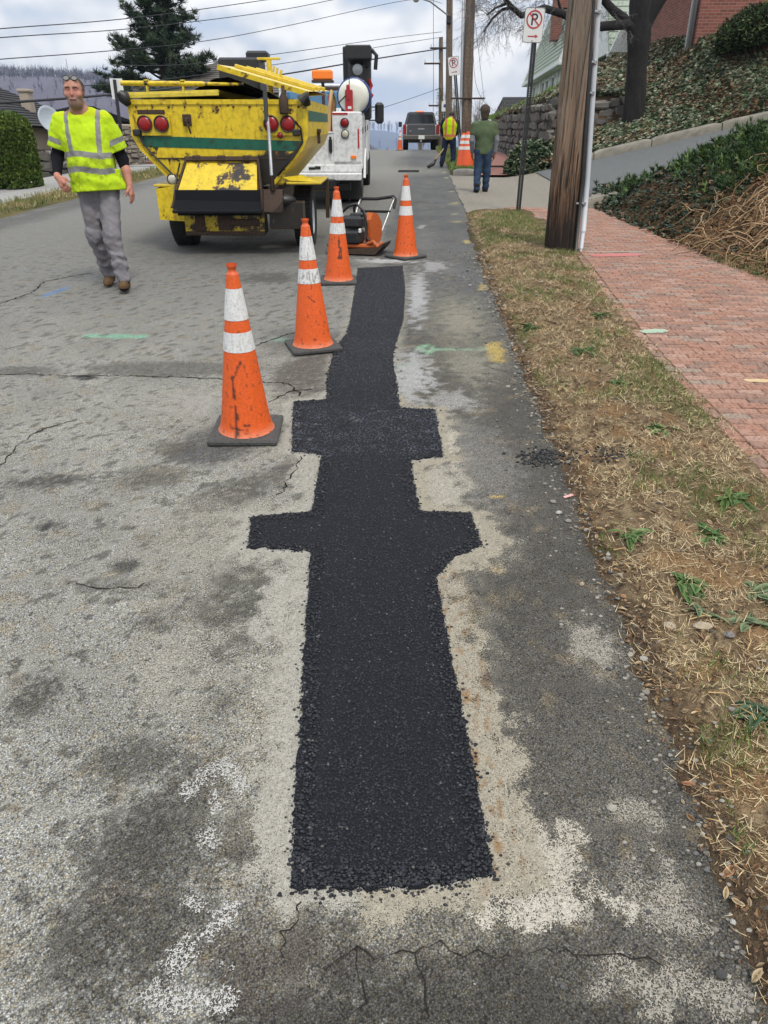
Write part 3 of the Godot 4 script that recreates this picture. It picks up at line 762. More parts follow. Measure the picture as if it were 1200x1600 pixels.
func verge_tint(p: Vector3, _u, _w) -> Color:
	var x := p.x
	var s := -p.z
	var n := nz.get_noise_2d(x * 7.0, s * 7.0)
	var n2 := nz.get_noise_2d(x * 40.0, s * 40.0)
	var c := Vector3(0.17, 0.115, 0.068).lerp(Vector3(0.36, 0.275, 0.165), clampf(0.5 + n * 1.3, 0, 1))
	c = c.lerp(Vector3(0.1, 0.07, 0.045), sm(0.1, 0.5, n2 + 0.4 * n))
	c = c.lerp(Vector3(0.33, 0.19, 0.09), 0.6 * sm(0.15, 0.45, nz.get_noise_2d(x * 3.0 + 7.0, s * 3.0)))
	c = c.lerp(Vector3(0.085, 0.06, 0.042), 0.8 * (1.0 - sm(0.02, 0.13, x - kerb_x(s) + 0.06 * n)))
	c = c.lerp(Vector3(0.08, 0.1, 0.035), 0.5 * sm(0.3, 0.7, green_at(x, s)))
	return Color(c.x, c.y, c.z)
func blade_mesh(bend: float, w := 0.06) -> ArrayMesh:   # one unit long, lying along +x and rising
	var g := G.new().smooth()
	var p := []
	for k in 4:
		var t := k / 3.0
		p.append([Vector3(t * cos(bend * t), sin(bend * t) * t, 0), w * (1.0 - 0.85 * t * t)])
	for k in 3:
		g.quad(p[k][0] + Vector3(0, 0, p[k][1]), p[k][0] - Vector3(0, 0, p[k][1]), p[k + 1][0] - Vector3(0, 0, p[k + 1][1]), p[k + 1][0] + Vector3(0, 0, p[k + 1][1]))
	return g.done()
func leaf_mesh(curl: float, w := 0.4) -> ArrayMesh:     # one unit long with a raised or sunken midrib
	var g := G.new().smooth()
	var r := [0.06, 0.75, 1.0, 0.72, 0.04]
	for k in 4:
		var a := k / 4.0
		var b := (k + 1) / 4.0
		for s in [-1.0, 1.0]:
			g.quad(Vector3(a, curl * a * a, 0), Vector3(b, curl * b * b, 0), Vector3(b, curl * b * b + 0.12 * r[k + 1], s * r[k + 1] * w * 0.5), Vector3(a, curl * a * a + 0.12 * r[k], s * r[k] * w * 0.5))
	return g.done()

func verge():
	var g := G.new().smooth()
	for b in [[0.3, 2.5, 0.02], [2.5, 6.0, 0.035], [6.0, 13.6, 0.07]]:
		g.sheet(int(1.6 / b[2]), int((b[1] - b[0]) / b[2]), func(u, w):
			var s := lerpf(b[0], b[1], w)
			var x := lerpf(0.62, walk_x(s) + 0.05, u)
			if s > 9.5: x = lerpf(0.62, lerpf(walk_x(s) + 0.05, 2.35, sm(9.5, 13.0, s)), u)
			return W(x, s, verge_h(x, s)), verge_tint)
	var v := struct("verge", g, M["soil"], "strip of dead grass and bare earth between road and brick walk")
	rng.seed = 12
	var straw := blade_mesh(0.25, 0.024)
	var grass := blade_mesh(1.1, 0.035)
	var where := []; var tint := []
	for k in 80000:
		var s := 0.55 + pow(rng.randf(), 2.0) * 12.6
		var x := rr(0.72, walk_x(s) + 0.03)
		if s > 9.0: x = rr(0.8, lerpf(2.0, 1.7, sm(9.0, 13.0, s)))
		var t := x - kerb_x(s)
		if t < -0.02 or (t < 0.1 and rng.randf() < 0.6): continue
		if nz.get_noise_2d(x * 3.0, s * 3.0) < -0.05 and rng.randf() < 0.8: continue
		var len := rr(0.01, 0.042) * (1.0 + 0.08 * s)
		where.append(Transform3D(rot(rr(-25, 25), rr(0, 360), rr(-6, 22)).scaled(Vector3.ONE * len), W(x, s, verge_h(x, s) + rr(0.0, 0.012))))
		var q := rng.randf()
		var b := rr(0.6, 1.2)
		tint.append(Color(0.56 * b, 0.44 * b, 0.26 * b) if q < 0.6 else Color(0.25 * b, 0.17 * b, 0.09 * b) if q < 0.85 else Color(0.55 * b, 0.47 * b, 0.3 * b))
	many("dead_grass", straw, M["straw"], where, tint, v)
	where = []; tint = []
	for k in 52000:
		var s := 0.6 + pow(rng.randf(), 1.5) * 12.6
		var x := rr(0.76, walk_x(s) + 0.02)
		if s > 9.0: x = rr(0.9, lerpf(2.1, 1.75, sm(9.0, 13.0, s)))
		if x - kerb_x(s) < 0.06: continue
		if green_at(x, s) + rr(-0.12, 0.12) < 0.25: continue
		var len := rr(0.016, 0.05) * (1.0 + 0.03 * s)
		where.append(Transform3D(rot(rr(-20, 20), rr(0, 360), rr(-5, 40)).scaled(Vector3.ONE * len), W(x, s, verge_h(x, s))))
		var b := rr(0.65, 1.3)
		tint.append(Color(0.095 * b, 0.15 * b, 0.035 * b) if rng.randf() < 0.8 else Color(0.24 * b, 0.24 * b, 0.08 * b))
	many("green_grass", grass, M["leafy"], where, tint, v)
	# fallen leaves and bits of bark
	where = []; tint = []
	for k in 3400:
		var s := 0.55 + pow(rng.randf(), 1.9) * 9.0
		var x := rr(0.72, walk_x(s))
		if rng.randf() < 0.22: x = kerb_x(s) + absf(rng.randfn(0.0, 0.07))
		where.append(Transform3D(rot(rr(-30, 30), rr(0, 360), rr(-25, 25)).scaled(Vector3.ONE * rr(0.008, 0.023) * (1.0 + 0.1 * s)), W(x, s, maxf(verge_h(x, s), 0.0) + rr(0.003, 0.012))))
		var b := rr(0.6, 1.25)
		tint.append([Color(0.3 * b, 0.19 * b, 0.1 * b), Color(0.42 * b, 0.32 * b, 0.2 * b), Color(0.2 * b, 0.12 * b, 0.07 * b), Color(0.15 * b, 0.1 * b, 0.065 * b)][rng.randi() % 4])
	many("leaf_litter", leaf_mesh(0.3, 0.55), M["straw"], where, tint, v)
	# crumbs of earth
	where = []; tint = []
	for k in 9000:
		var s := 0.55 + pow(rng.randf(), 2.0) * 8.0
		var x := rr(0.74, walk_x(s))
		var r := rr(0.0015, 0.0055) * (1.0 + 0.1 * s)
		where.append(Transform3D(rot(rr(0, 360), rr(0, 360), rr(0, 360)).scaled(Vector3(r * 1.4, r, r)), W(x, s, verge_h(x, s) + r * 0.2)))
		var b := rr(0.5, 1.4)
		tint.append(Color(0.2 * b, 0.135 * b, 0.08 * b))
	many("earth_crumbs", pebble_mesh(8), M["pebble"], where, tint, v)
	# loose grit along the edge of the road
	where = []; tint = []
	for k in 1900:
		var s := 0.55 + pow(rng.randf(), 1.5) * 9.0
		var x := kerb_x(s) + rng.randfn(0.0, 0.05)
		if rng.randf() < 0.25: x = rr(0.7, 1.6)
		if rng.randf() < 0.22: x = kerb_x(s) - absf(rng.randfn(0.0, 0.22))
		var r := rr(0.002, 0.006) * (1.0 + 0.08 * s)
		if rng.randf() < 0.04: r *= 1.9
		where.append(Transform3D(rot(rr(0, 360), rr(0, 360), rr(0, 360)).scaled(Vector3(r * 1.3, r * 0.8, r)), W(x, s, maxf(verge_h(x, s), 0.0) + r * 0.35)))
		var b := rr(0.5, 1.2)
		tint.append(Color(0.25 * b, 0.235 * b, 0.205 * b) if rng.randf() < 0.7 else Color(0.1 * b, 0.1 * b, 0.1 * b))
	many("gravel", pebble_mesh(5), M["pebble"], where, tint, v)
	# dry twigs
	for k in 16:
		var s := 0.75 + k * 0.16 + rr(0, 0.05)
		var x := rr(0.76, 1.15)
		var d := Vector2.from_angle(rr(0, TAU)) * rr(0.04, 0.09)
		var tw := G.new().smooth()
		var h := verge_h(x, s) + 0.012
		tw.tube([W(x, s, h), W(x + d.x * 0.5 + 0.008, s + d.y * 0.5, h + 0.012), W(x + d.x, s + d.y, h + 0.004)], [0.0024, 0.002, 0.0012], 5)
		tw.col = null
		obj("twig", tw, M["yellow_wood"], v)

# ------------------------------------------------------------------ the brick walk
func brick_walk():
	var bed := G.new().smooth()
	bed.sheet(16, 60, func(u, w):
		var s := lerpf(2.4, 14.4, w)
		return W(lerpf(walk_x(s) - 0.03, 3.9, u), s, 0.006 + 0.05 * sm(13.2, 14.4, s) * 0.0), func(_p, _u, _w): return Color(0.1, 0.08, 0.06))
	var walk := struct("brick_pavement", bed, M["soil"], "worn red brick pavement laid in straight courses")
	rng.seed = 33
	var shapes := []
	for k in 3:
		shapes.append(G.new().box(Vector3.ZERO, Vector3(0.161, 0.05, 0.078), 0.004 + 0.001 * k).done())
	var list := []
	var row := 0
	var s := 2.55
	while s < 14.15:
		var x := walk_x(s) + 0.046
		var right := lerpf(3.72, 3.5, sm(8.0, 9.5, s)) - 0.22 * sm(10.0, 14.0, s)
		if s > 12.0: x -= 0.165 * floor(sm(12.0, 13.6, s) * 3.0)
		if row % 2 == 1:
			list.append([x + 0.0405, s, 0.0, 0.49])
			x += 0.0825
		x += 0.0825
		while x < right:
			list.append([x, s, 0.0, 1.0])
			x += 0.165
		if s < 12.0: list.append([walk_x(s), s + 0.0415, 90.0, 1.0] if row % 2 == 0 else null)
		row += 1
		s += 0.083
	list = list.filter(func(e): return e != null)
	var loose := []
	var n := 0
	var joined := [[], [], [], [], [], []]
	for e in list:
		var kind: int = [0, 0, 0, 1, 1, 2, 2, 3, 4, 5][rng.randi() % 10]
		var b := Transform3D(rot(rr(-1.0, 1.0) + rad_to_deg(atan(0.0465)), e[2] + rr(-0.8, 0.8), rr(-0.6, 0.6)) * Basis.from_scale(Vector3(e[3], 1, 1)), W(e[0] + rr(-0.002, 0.002), e[1] + rr(-0.002, 0.002), -0.006 + rr(-0.0035, 0.0035)))
		# in the picture's reach, the nearest 300 singly
		var seen: bool = e[0] < 0.56 * e[1] + 0.25 and e[1] > 2.9
		if seen and n < 300:
			n += 1
			var o := obj("brick", shapes[rng.randi() % 3], M["paver_%d" % kind], walk, b)
		else:
			joined[kind].append(b)
	for k in 6: many("brick_courses", shapes[1], M["paver_%d" % k], joined[k], [], walk)
	# sprayed marks on the bricks
	for q in [[Vector2(1.81, 5.8), Vector2(2.03, 5.86), 0.06, lin(0.4, 0.6, 0.45), 0.0], [Vector2(2.17, 4.65), Vector2(2.5, 4.64), 0.035, lin(0.7, 0.55, 0.3), 0.0], [Vector2(2.12, 9.2), Vector2(2.75, 9.3), 0.1, lin(0.62, 0.2, 0.2), 0.0], [Vector2(2.1, 9.45), Vector2(2.85, 9.52), 0.02, lin(0.55, 0.5, 0.45), 0.0]]:
		var m := mat("mark", q[3], 0.9)
		m.transparency = BaseMaterial3D.TRANSPARENCY_ALPHA
		m.albedo_color.a = 0.55
		m.roughness = 0.9
		var pm := G.new()
		var d: Vector2 = (q[1] - q[0]).normalized().orthogonal()
		var a: Vector2 = q[0]
		for k in 12:
			var t0 := k / 12.0
			var t1 := (k + 1) / 12.0
			var p0: Vector2 = q[0].lerp(q[1], t0)
			var p1: Vector2 = q[0].lerp(q[1], t1)
			var w0: float = q[2] * (0.8 + 0.5 * nz.get_noise_1d(k * 0.9 + a.x * 10.0)) * (0.5 if k == 0 else 1.0)
			var w1: float = q[2] * (0.8 + 0.5 * nz.get_noise_1d((k + 1) * 0.9 + a.x * 10.0)) * (0.5 if k == 11 else 1.0)
			pm.quad(W(p0.x - d.x * w0, p0.y - d.y * w0, 0.026), W(p0.x + d.x * w0, p0.y + d.y * w0, 0.026), W(p1.x + d.x * w1, p1.y + d.y * w1, 0.026), W(p1.x - d.x * w1, p1.y - d.y * w1, 0.026))
		obj("spray_mark", pm, m, walk)

# ------------------------------------------------------------------ beyond the street
func hill(called: String, label: String, table: Array, dist: float, base: float, tone: Vector3, trees: int, seed_: int):
	# table: [azimuth in degrees, elevation of the crest in degrees]
	var crest := func(az: float) -> float:
		for k in table.size() - 1:
			if az <= table[k + 1][0]:
				var f: float = (az - table[k][0]) / (table[k + 1][0] - table[k][0])
				return lerpf(table[k][1], table[k + 1][1], smoothstep(0.0, 1.0, f))
		return table[-1][1]
	var a0: float = table[0][0]
	var a1: float = table[-1][0]
	var at := func(u: float, w: float) -> Vector3:
		var az := lerpf(a0, a1, u)
		var r := lerpf(dist * 0.62, dist * 1.25, w)
		var top: float = 1.6 + dist * tan(deg_to_rad(crest.call(az))) + dist * 0.0012 * nz.get_noise_1d(az * 1.3) + dist * 0.0008 * nz.get_noise_1d(az * 5.0)
		var f := sin(PI * clampf(w / 1.2, 0.0, 1.0))
		var y := lerpf(base, top, pow(clampf(f, 0.0, 1.0), 0.9))
		y += dist * 0.004 * nz.get_noise_2d(az * 0.8, w * 7.0) * (1.0 - pow(f, 6.0))
		return Vector3(sin(deg_to_rad(az)) * r, y, -cos(deg_to_rad(az)) * r)
	var g := G.new().smooth()
	g.sheet(150, 34, at, func(p, u, w):
		var n := nz.get_noise_2d(u * 40.0, w * 18.0) * 0.5 + nz.get_noise_2d(u * 160.0, w * 60.0) * 0.5
		var c := tone * (1.0 + 0.5 * n)
		return Color(c.x, c.y, c.z))
	var h := struct(called, g, M["tinted"], label)
	rng.seed = seed_
	var tree := G.new()
	for k in 16:
		var t := rr(0.15, 0.75)
		var az := rr(0, TAU)
		var up := rr(0.25, 0.5)
		var p0 := Vector3(0, t, 0)
		var p1 := p0 + Vector3(cos(az) * up * 0.55, up * 0.75, sin(az) * up * 0.55)
		tree.tube([p0, p1], [0.022, 0.006], 3, false)
	tree.tube([Vector3.ZERO, Vector3(0, 1, 0)], [0.035, 0.008], 4, false)
	var where := []; var tint := []
	for k in trees:
		var on_crest := k % 4 < 3
		var p: Vector3 = at.call(rng.randf(), rr(0.54, 0.64) if on_crest else rr(0.2, 0.6))
		var s := dist / 900.0 * (rr(7, 12) if on_crest else rr(6, 9))
		where.append(Transform3D(rot(0, rr(0, 360), rr(-4, 4)).scaled(Vector3(s, s, s)), p - Vector3(0, 0.4, 0)))
		var b := rr(0.7, 1.4)
		tint.append(Color(0.17 * b, 0.16 * b, 0.165 * b) if rng.randf() < (0.6 if on_crest else 0.0) else Color(0.095 * b, 0.082 * b, 0.092 * b))
	many("forest", tree.done(), M["tinted"], where, tint, h)

func shingled_roof(root: Node3D, m: Material, a: Vector3, b: Vector3, c: Vector3, d: Vector3, rows: int, called := "roof"):
	# a roof plane: eave a-b, ridge d-c; rows of shingles, each lapping over the one below
	var g := G.new()
	var n := (b - a).cross(d - a).normalized()
	if n.y < 0.0: n = -n
	for k in rows:
		var t0 := float(k) / rows
		var t1 := float(k + 1) / rows
		var p := a.lerp(d, t0) + n * 0.035
		var q := b.lerp(c, t0) + n * 0.035
		var r := b.lerp(c, t1) + n * 0.008
		var s := a.lerp(d, t1) + n * 0.008
		g.quad(p, q, r, s)
		g.quad(p, q, q - n * 0.035, p - n * 0.035)
	g.quad(a - n * 0.06, b - n * 0.06, c - n * 0.06, d - n * 0.06)
	g.quad(a - n * 0.06, a + n * 0.035, d + n * 0.01, d - n * 0.06)
	g.quad(b - n * 0.06, b + n * 0.035, c + n * 0.01, c - n * 0.06)
	obj(called, g, m, root)

func hip_house(label: String, x: float, s: float, base: float, eave: float, top: float, w: float, l: float, ridge: float, roof: Material, wall: Material, turn := 0.0) -> Node3D:
	var h := thing("house", label, "house", Vector3(x, base, -s), deg_to_rad(turn))
	var e := eave - base
	var t := top - base
	obj("wall", G.new().box(Vector3(0, e * 0.5, 0), Vector3(w - 0.8, e, l - 0.8)), wall, h)
	var A := Vector3(-w / 2, e, l / 2)
	var B := Vector3(w / 2, e, l / 2)
	var C := Vector3(w / 2, e, -l / 2)
	var D := Vector3(-w / 2, e, -l / 2)
	var P := Vector3(-ridge / 2, t, 0)
	var Q := Vector3(ridge / 2, t, 0)
	shingled_roof(h, roof, A, B, Q, P, 16)
	shingled_roof(h, roof, B, C, Q, Q, 16)
	shingled_roof(h, roof, C, D, P, Q, 16)
	shingled_roof(h, roof, D, A, P, P, 16)
	for k in 3:
		var f := G.new().box(Vector3(-w * 0.28 + k * w * 0.28, e * 0.55, l / 2 - 0.39), Vector3(0.9, 1.2, 0.06), 0.01)
		var win := obj("window", f, M["white_siding"], h)
		obj("pane", G.new().box(Vector3(-w * 0.28 + k * w * 0.28, e * 0.55, l / 2 - 0.365), Vector3(0.74, 1.04, 0.03)), M["dark_glass"], win)
	return h

func build_background():
	hill("mountain", "wooded bare winter mountain ridge under the grey sky", [[-75.0, 4.0], [-40.0, 4.5], [-27.2, 4.1], [-25.0, 4.15], [-22.7, 4.1], [-20.8, 3.95], [-19.0, 3.7], [-18.0, 3.5], [-14.0, 3.0], [-9.0, 1.6], [-5.0, 0.2], [0.0, -1.5]], 900.0, -70.0, Vector3(0.068, 0.058, 0.075), 5200, 41)
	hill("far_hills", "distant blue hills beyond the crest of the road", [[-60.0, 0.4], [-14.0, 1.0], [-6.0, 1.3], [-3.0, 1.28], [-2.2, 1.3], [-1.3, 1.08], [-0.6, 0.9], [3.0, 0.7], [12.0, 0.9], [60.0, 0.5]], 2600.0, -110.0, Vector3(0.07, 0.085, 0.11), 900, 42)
	# masts on the ridge
	var m := thing("radio_mast", "thin guyed radio mast on the mountain ridge", "mast", Vector3(-355.0, 58.0, -826.0))
	var g := G.new()
	for k in 3:
		var a := TAU * k / 3
		g.tube([Vector3(cos(a) * 0.6, 0, sin(a) * 0.6), Vector3(cos(a) * 0.25, 26, sin(a) * 0.25)], 0.12, 4)
	for k in 14: g.tube([Vector3(0.5, k * 1.8, 0), Vector3(-0.4, k * 1.8 + 1.8, 0.2)], 0.07, 3)
	obj("lattice", g, M["steel"], m)
	g = G.new()
	for k in 3: g.tube([Vector3(0, 20, 0), Vector3(cos(TAU * k / 3) * 9.0, -2, sin(TAU * k / 3) * 9.0)], 0.03, 3)
	obj("guy_wire", g, M["steel"], m)
	m = thing("lattice_tower", "broad lattice tower with cross bars among ridge trees", "tower", Vector3(-379.0, 57.0, -812.0))
	g = G.new()
	for k in 5: g.tube([Vector3(-5 + k * 2.5, 0, 0), Vector3((-5 + k * 2.5) * 0.25, 18.0 - absf(k - 2.0) * 3.0, 0)], 0.22, 4)
	for k in 5: g.tube([Vector3(-7.0 + k, 3 + k * 2.6, 0), Vector3(7.0 - k, 3 + k * 2.6, 0)], 0.2, 4)
	obj("lattice", g, M["steel"], m)

	# houses downhill on the left
	var h := hip_house("grey shingled hip roof house behind the yellow hopper trailer", -9.9, 42.0, -1.6, 4.0, 5.62, 8.6, 8.0, 0.5, M["grey_roof"], M["white_siding"], 4.0)
	h = hip_house("house with dark roof left of the walking man", -16.6, 30.0, -2.6, 2.35, 3.75, 6.6, 7.0, 1.6, M["dark_roof"], M["stucco"])
	var g2 := G.new()
	g2.box(Vector3(2.25, 5.6, 0.6), Vector3(0.34, 1.0, 0.4), 0.02).box(Vector3(2.25, 6.14, 0.6), Vector3(0.42, 0.1, 0.48), 0.02)
	obj("chimney", g2, M["stucco"], h)
	obj("skylight", G.new().box(Vector3(1.35, 5.9, 1.45), Vector3(0.3, 0.06, 0.16), 0.01, rot(22, 0, 0)), M["white_siding"], h)
	h = hip_house("low dark hip roofed wing with deep eaves behind the satellite dish", -13.2, 31.5, -2.6, 2.66, 3.15, 2.3, 5.0, 0.7, M["dark_roof"], M["stucco"])
	# slate roofed house over the crest
	h = hip_house("small slate grey house beyond the end of the stone wall", 8.0, 62.0, 0.5, 3.6, 5.2, 4.6, 6.0, 3.4, M["dark_roof"], M["white_siding"])
	pine_tree()
	left_side()
	# bare shrubs behind the pickup and among the poles
	for e in [[2.6, 58.0, 4.5, "tall greenish bare tree behind the far crossarm pole"], [0.2, 70.0, 3.4, "pale bare shrub rising behind the pickup cab"], [3.6, 48.0, 3.0, "bare pale shrub between the two leaning poles"], [5.2, 52.0, 2.9, "bare twiggy shrub right of the conduit pole"]]:
		bare_shrub(e[0], e[1], e[2], e[3])

func bare_shrub(x: float, s: float, high: float, label: String):
	var t := thing("bare_shrub", label, "shrub", W(x, s, -0.3))
	rng.seed = int(s * 10)
	var g := G.new()
	g.col = Color(0.2, 0.17, 0.13)
	var tips := []
	for k in 34:
		var a := rr(0, TAU)
		var r := rr(0.1, 0.5) * high * 0.5
		var top := Vector3(cos(a) * r, high * rr(0.55, 1.0), sin(a) * r)
		var mid := top * Vector3(0.35, 0.5, 0.35)
		g.tube([Vector3(rr(-0.1, 0.1), 0, rr(-0.1, 0.1)), mid, top], [0.025, 0.016, 0.006], 3, false)
		for q in 5:
			var b := mid.lerp(top, rr(0.0, 0.9))
			var e := b + Vector3(rr(-0.4, 0.4), rr(0.15, 0.6), rr(-0.4, 0.4))
			g.tube([b, e], [0.01, 0.004], 3, false)
			tips.append(e)
	obj("stems_or_core", g, M["tinted"], t)
	var where := []; var tint := []
	for k in 420:
		var e: Vector3 = tips[rng.randi() % tips.size()] + Vector3(rr(-0.2, 0.2), rr(-0.3, 0.15), rr(-0.2, 0.2))
		where.append(Transform3D(rot(rr(-60, 60), rr(0, 360), rr(-60, 60)).scaled(Vector3.ONE * rr(0.05, 0.1)), e))
		var b := rr(0.7, 1.3)
		tint.append(Color(0.2 * b, 0.21 * b, 0.08 * b))
	many("buds", leaf_mesh(0.2), M["leafy"], where, tint, t)

func pine_tree():
	var at := Vector3(-12.6, -1.2, -40.0)
	var t := thing("pine_tree", "tall dark pine behind the grey roofed house", "tree", at)
	rng.seed = 90
	var trunk := G.new().smooth()
	trunk.col = Color(0.07, 0.052, 0.04)
	trunk.tube([Vector3(0, 0, 0), Vector3(0.05, 4, 0), Vector3(0.2, 8, 0), Vector3(0.35, 10.3, 0)], [0.24, 0.2, 0.12, 0.05], 9)
	obj("trunk", trunk, M["bark"], t)
	var limbs := G.new()
	limbs.col = Color(0.06, 0.045, 0.035)
	# a tuft: needles springing from a short twig
	var tuft := G.new()
	for k in 34:
		var d := Vector3(rr(-1, 1), rr(-0.3, 1.3), rr(-1, 1)).normalized()
		var o := Vector3(rr(-0.25, 0.25), rr(-0.1, 0.2), rr(-0.25, 0.25))
		var side := d.cross(Vector3(rr(-1, 1), rr(-1, 1), rr(-1, 1))).normalized() * 0.05
		tuft.tri(o - side, o + side, o + d * rr(0.55, 1.0))
	var where := []; var tint := []
	var puff := func(p: Vector3, size: float):
		where.append(Transform3D(rot(rr(-30, 30), rr(0, 360), rr(-30, 30)).scaled(Vector3.ONE * size), p))
		var b := rr(0.55, 1.35)
		tint.append(Color(0.022 * b, 0.042 * b, 0.022 * b) if rng.randf() < 0.8 else Color(0.05 * b, 0.075 * b, 0.03 * b))
	for k in 66:
		var f := k / 65.0
		var y := lerpf(4.2, 10.0, f)
		var long := lerpf(3.1, 0.55, pow(f, 1.25)) * rr(0.6, 1.12)
		var az := k * 2.4 + rr(-0.4, 0.4)
		var dir := Vector3(cos(az), 0, sin(az))
		if dir.x < -0.2: long *= 1.1
		var up := rr(0.1, 0.42)
		var path := []
		for q in 6:
			var u := q / 5.0
			path.append(Vector3(0.25 * f, y, 0) + dir * long * u + Vector3(0, long * up * u * (0.45 + 0.6 * u), 0))
		limbs.tube(path, [0.06, 0.05, 0.04, 0.03, 0.02, 0.01], 4, false)
		for q in int(long * 12.5) + 3:
			var u := rr(0.35, 1.03)
			var p: Vector3 = path[0].lerp(path[5], u) + Vector3(0, -0.1 * long * up * sin(PI * u), 0)
			p += dir.cross(Vector3.UP) * rr(-1, 1) * 0.42 * long * u * 0.6 + Vector3(0, rr(-0.12, 0.24), 0)
			puff.call(p, rr(0.26, 0.42))
	for k in 24: puff.call(Vector3(0.3 + rr(-0.3, 0.3), rr(9.8, 10.6), rr(-0.3, 0.3)), rr(0.25, 0.4))
	obj("limbs", limbs, M["bark"], t)
	many("crown", tuft.done(), M["leafy"], where, tint, t)

func rubble_wall(root: Node3D, called: String, faces: Array, size: Vector2, tone: Color, seed_: int):
	# faces: [from, to, low at from, low at to, high at from, high at to, outward]; courses of rough stones with deep joints
	rng.seed = seed_
	var shapes := []
	for k in 5:
		var g := G.new()
		g.box(Vector3.ZERO, Vector3.ONE, 0.16)
		var m := g.done()
		var arr := m.surface_get_arrays(0)
		var vs: PackedVector3Array = arr[Mesh.ARRAY_VERTEX]
		var moved := G.new()
		moved.col = tone * [0.65, 1.0, 1.35, 0.85, 1.15][k]
		var ix: PackedInt32Array = arr[Mesh.ARRAY_INDEX]
		for i in range(0, ix.size(), 3):
			for c in 3:
				var p := vs[ix[i + c]]
				var n := Vector3(nz.get_noise_3d(p.x * 1.7 + k * 9.0, p.y * 1.7, p.z * 1.7), nz.get_noise_3d(p.x * 1.7, p.y * 1.7 + k * 7.0, p.z * 1.7), nz.get_noise_3d(p.x * 1.7, p.y * 1.7, p.z * 1.7 + k * 5.0))
				moved.v(p + n * 0.42)
		shapes.append(moved.done())
	for f in faces:
		var a: Vector3 = f[0]
		var b: Vector3 = f[1]
		var along := (b - a)
		var len := along.length()
		var dir := along / len
		var y := 0.0
		while y < maxf(f[4] - f[2], f[5] - f[3]) + size.y:
			var hh := size.y * rr(0.75, 1.3)
			var x := rr(-0.15, 0.05)
			while x < len:
				var ww := size.x * rr(0.6, 1.5)
				var u := clampf((x + ww / 2) / len, 0.0, 1.0)
				var low := lerpf(a.y + f[2], b.y + f[3], u)
				var high := lerpf(a.y + f[4], b.y + f[5], u)
				if low + y + hh * 0.6 < high:
					var o := a.lerp(b, u)
					var basis := Basis(dir, Vector3.UP, dir.cross(Vector3.UP)) * rot(rr(-4, 4), rr(-5, 5), rr(-4, 4)) * Basis.from_scale(Vector3(ww * 0.97, hh * 0.97, 0.2 * rr(0.85, 1.2)))
					obj(called, shapes[rng.randi() % 5], M["rubble"], root, Transform3D(basis, Vector3(o.x, low + y + hh / 2, o.z) + f[6] * rr(-0.02, 0.03)))
				x += ww
			y += hh

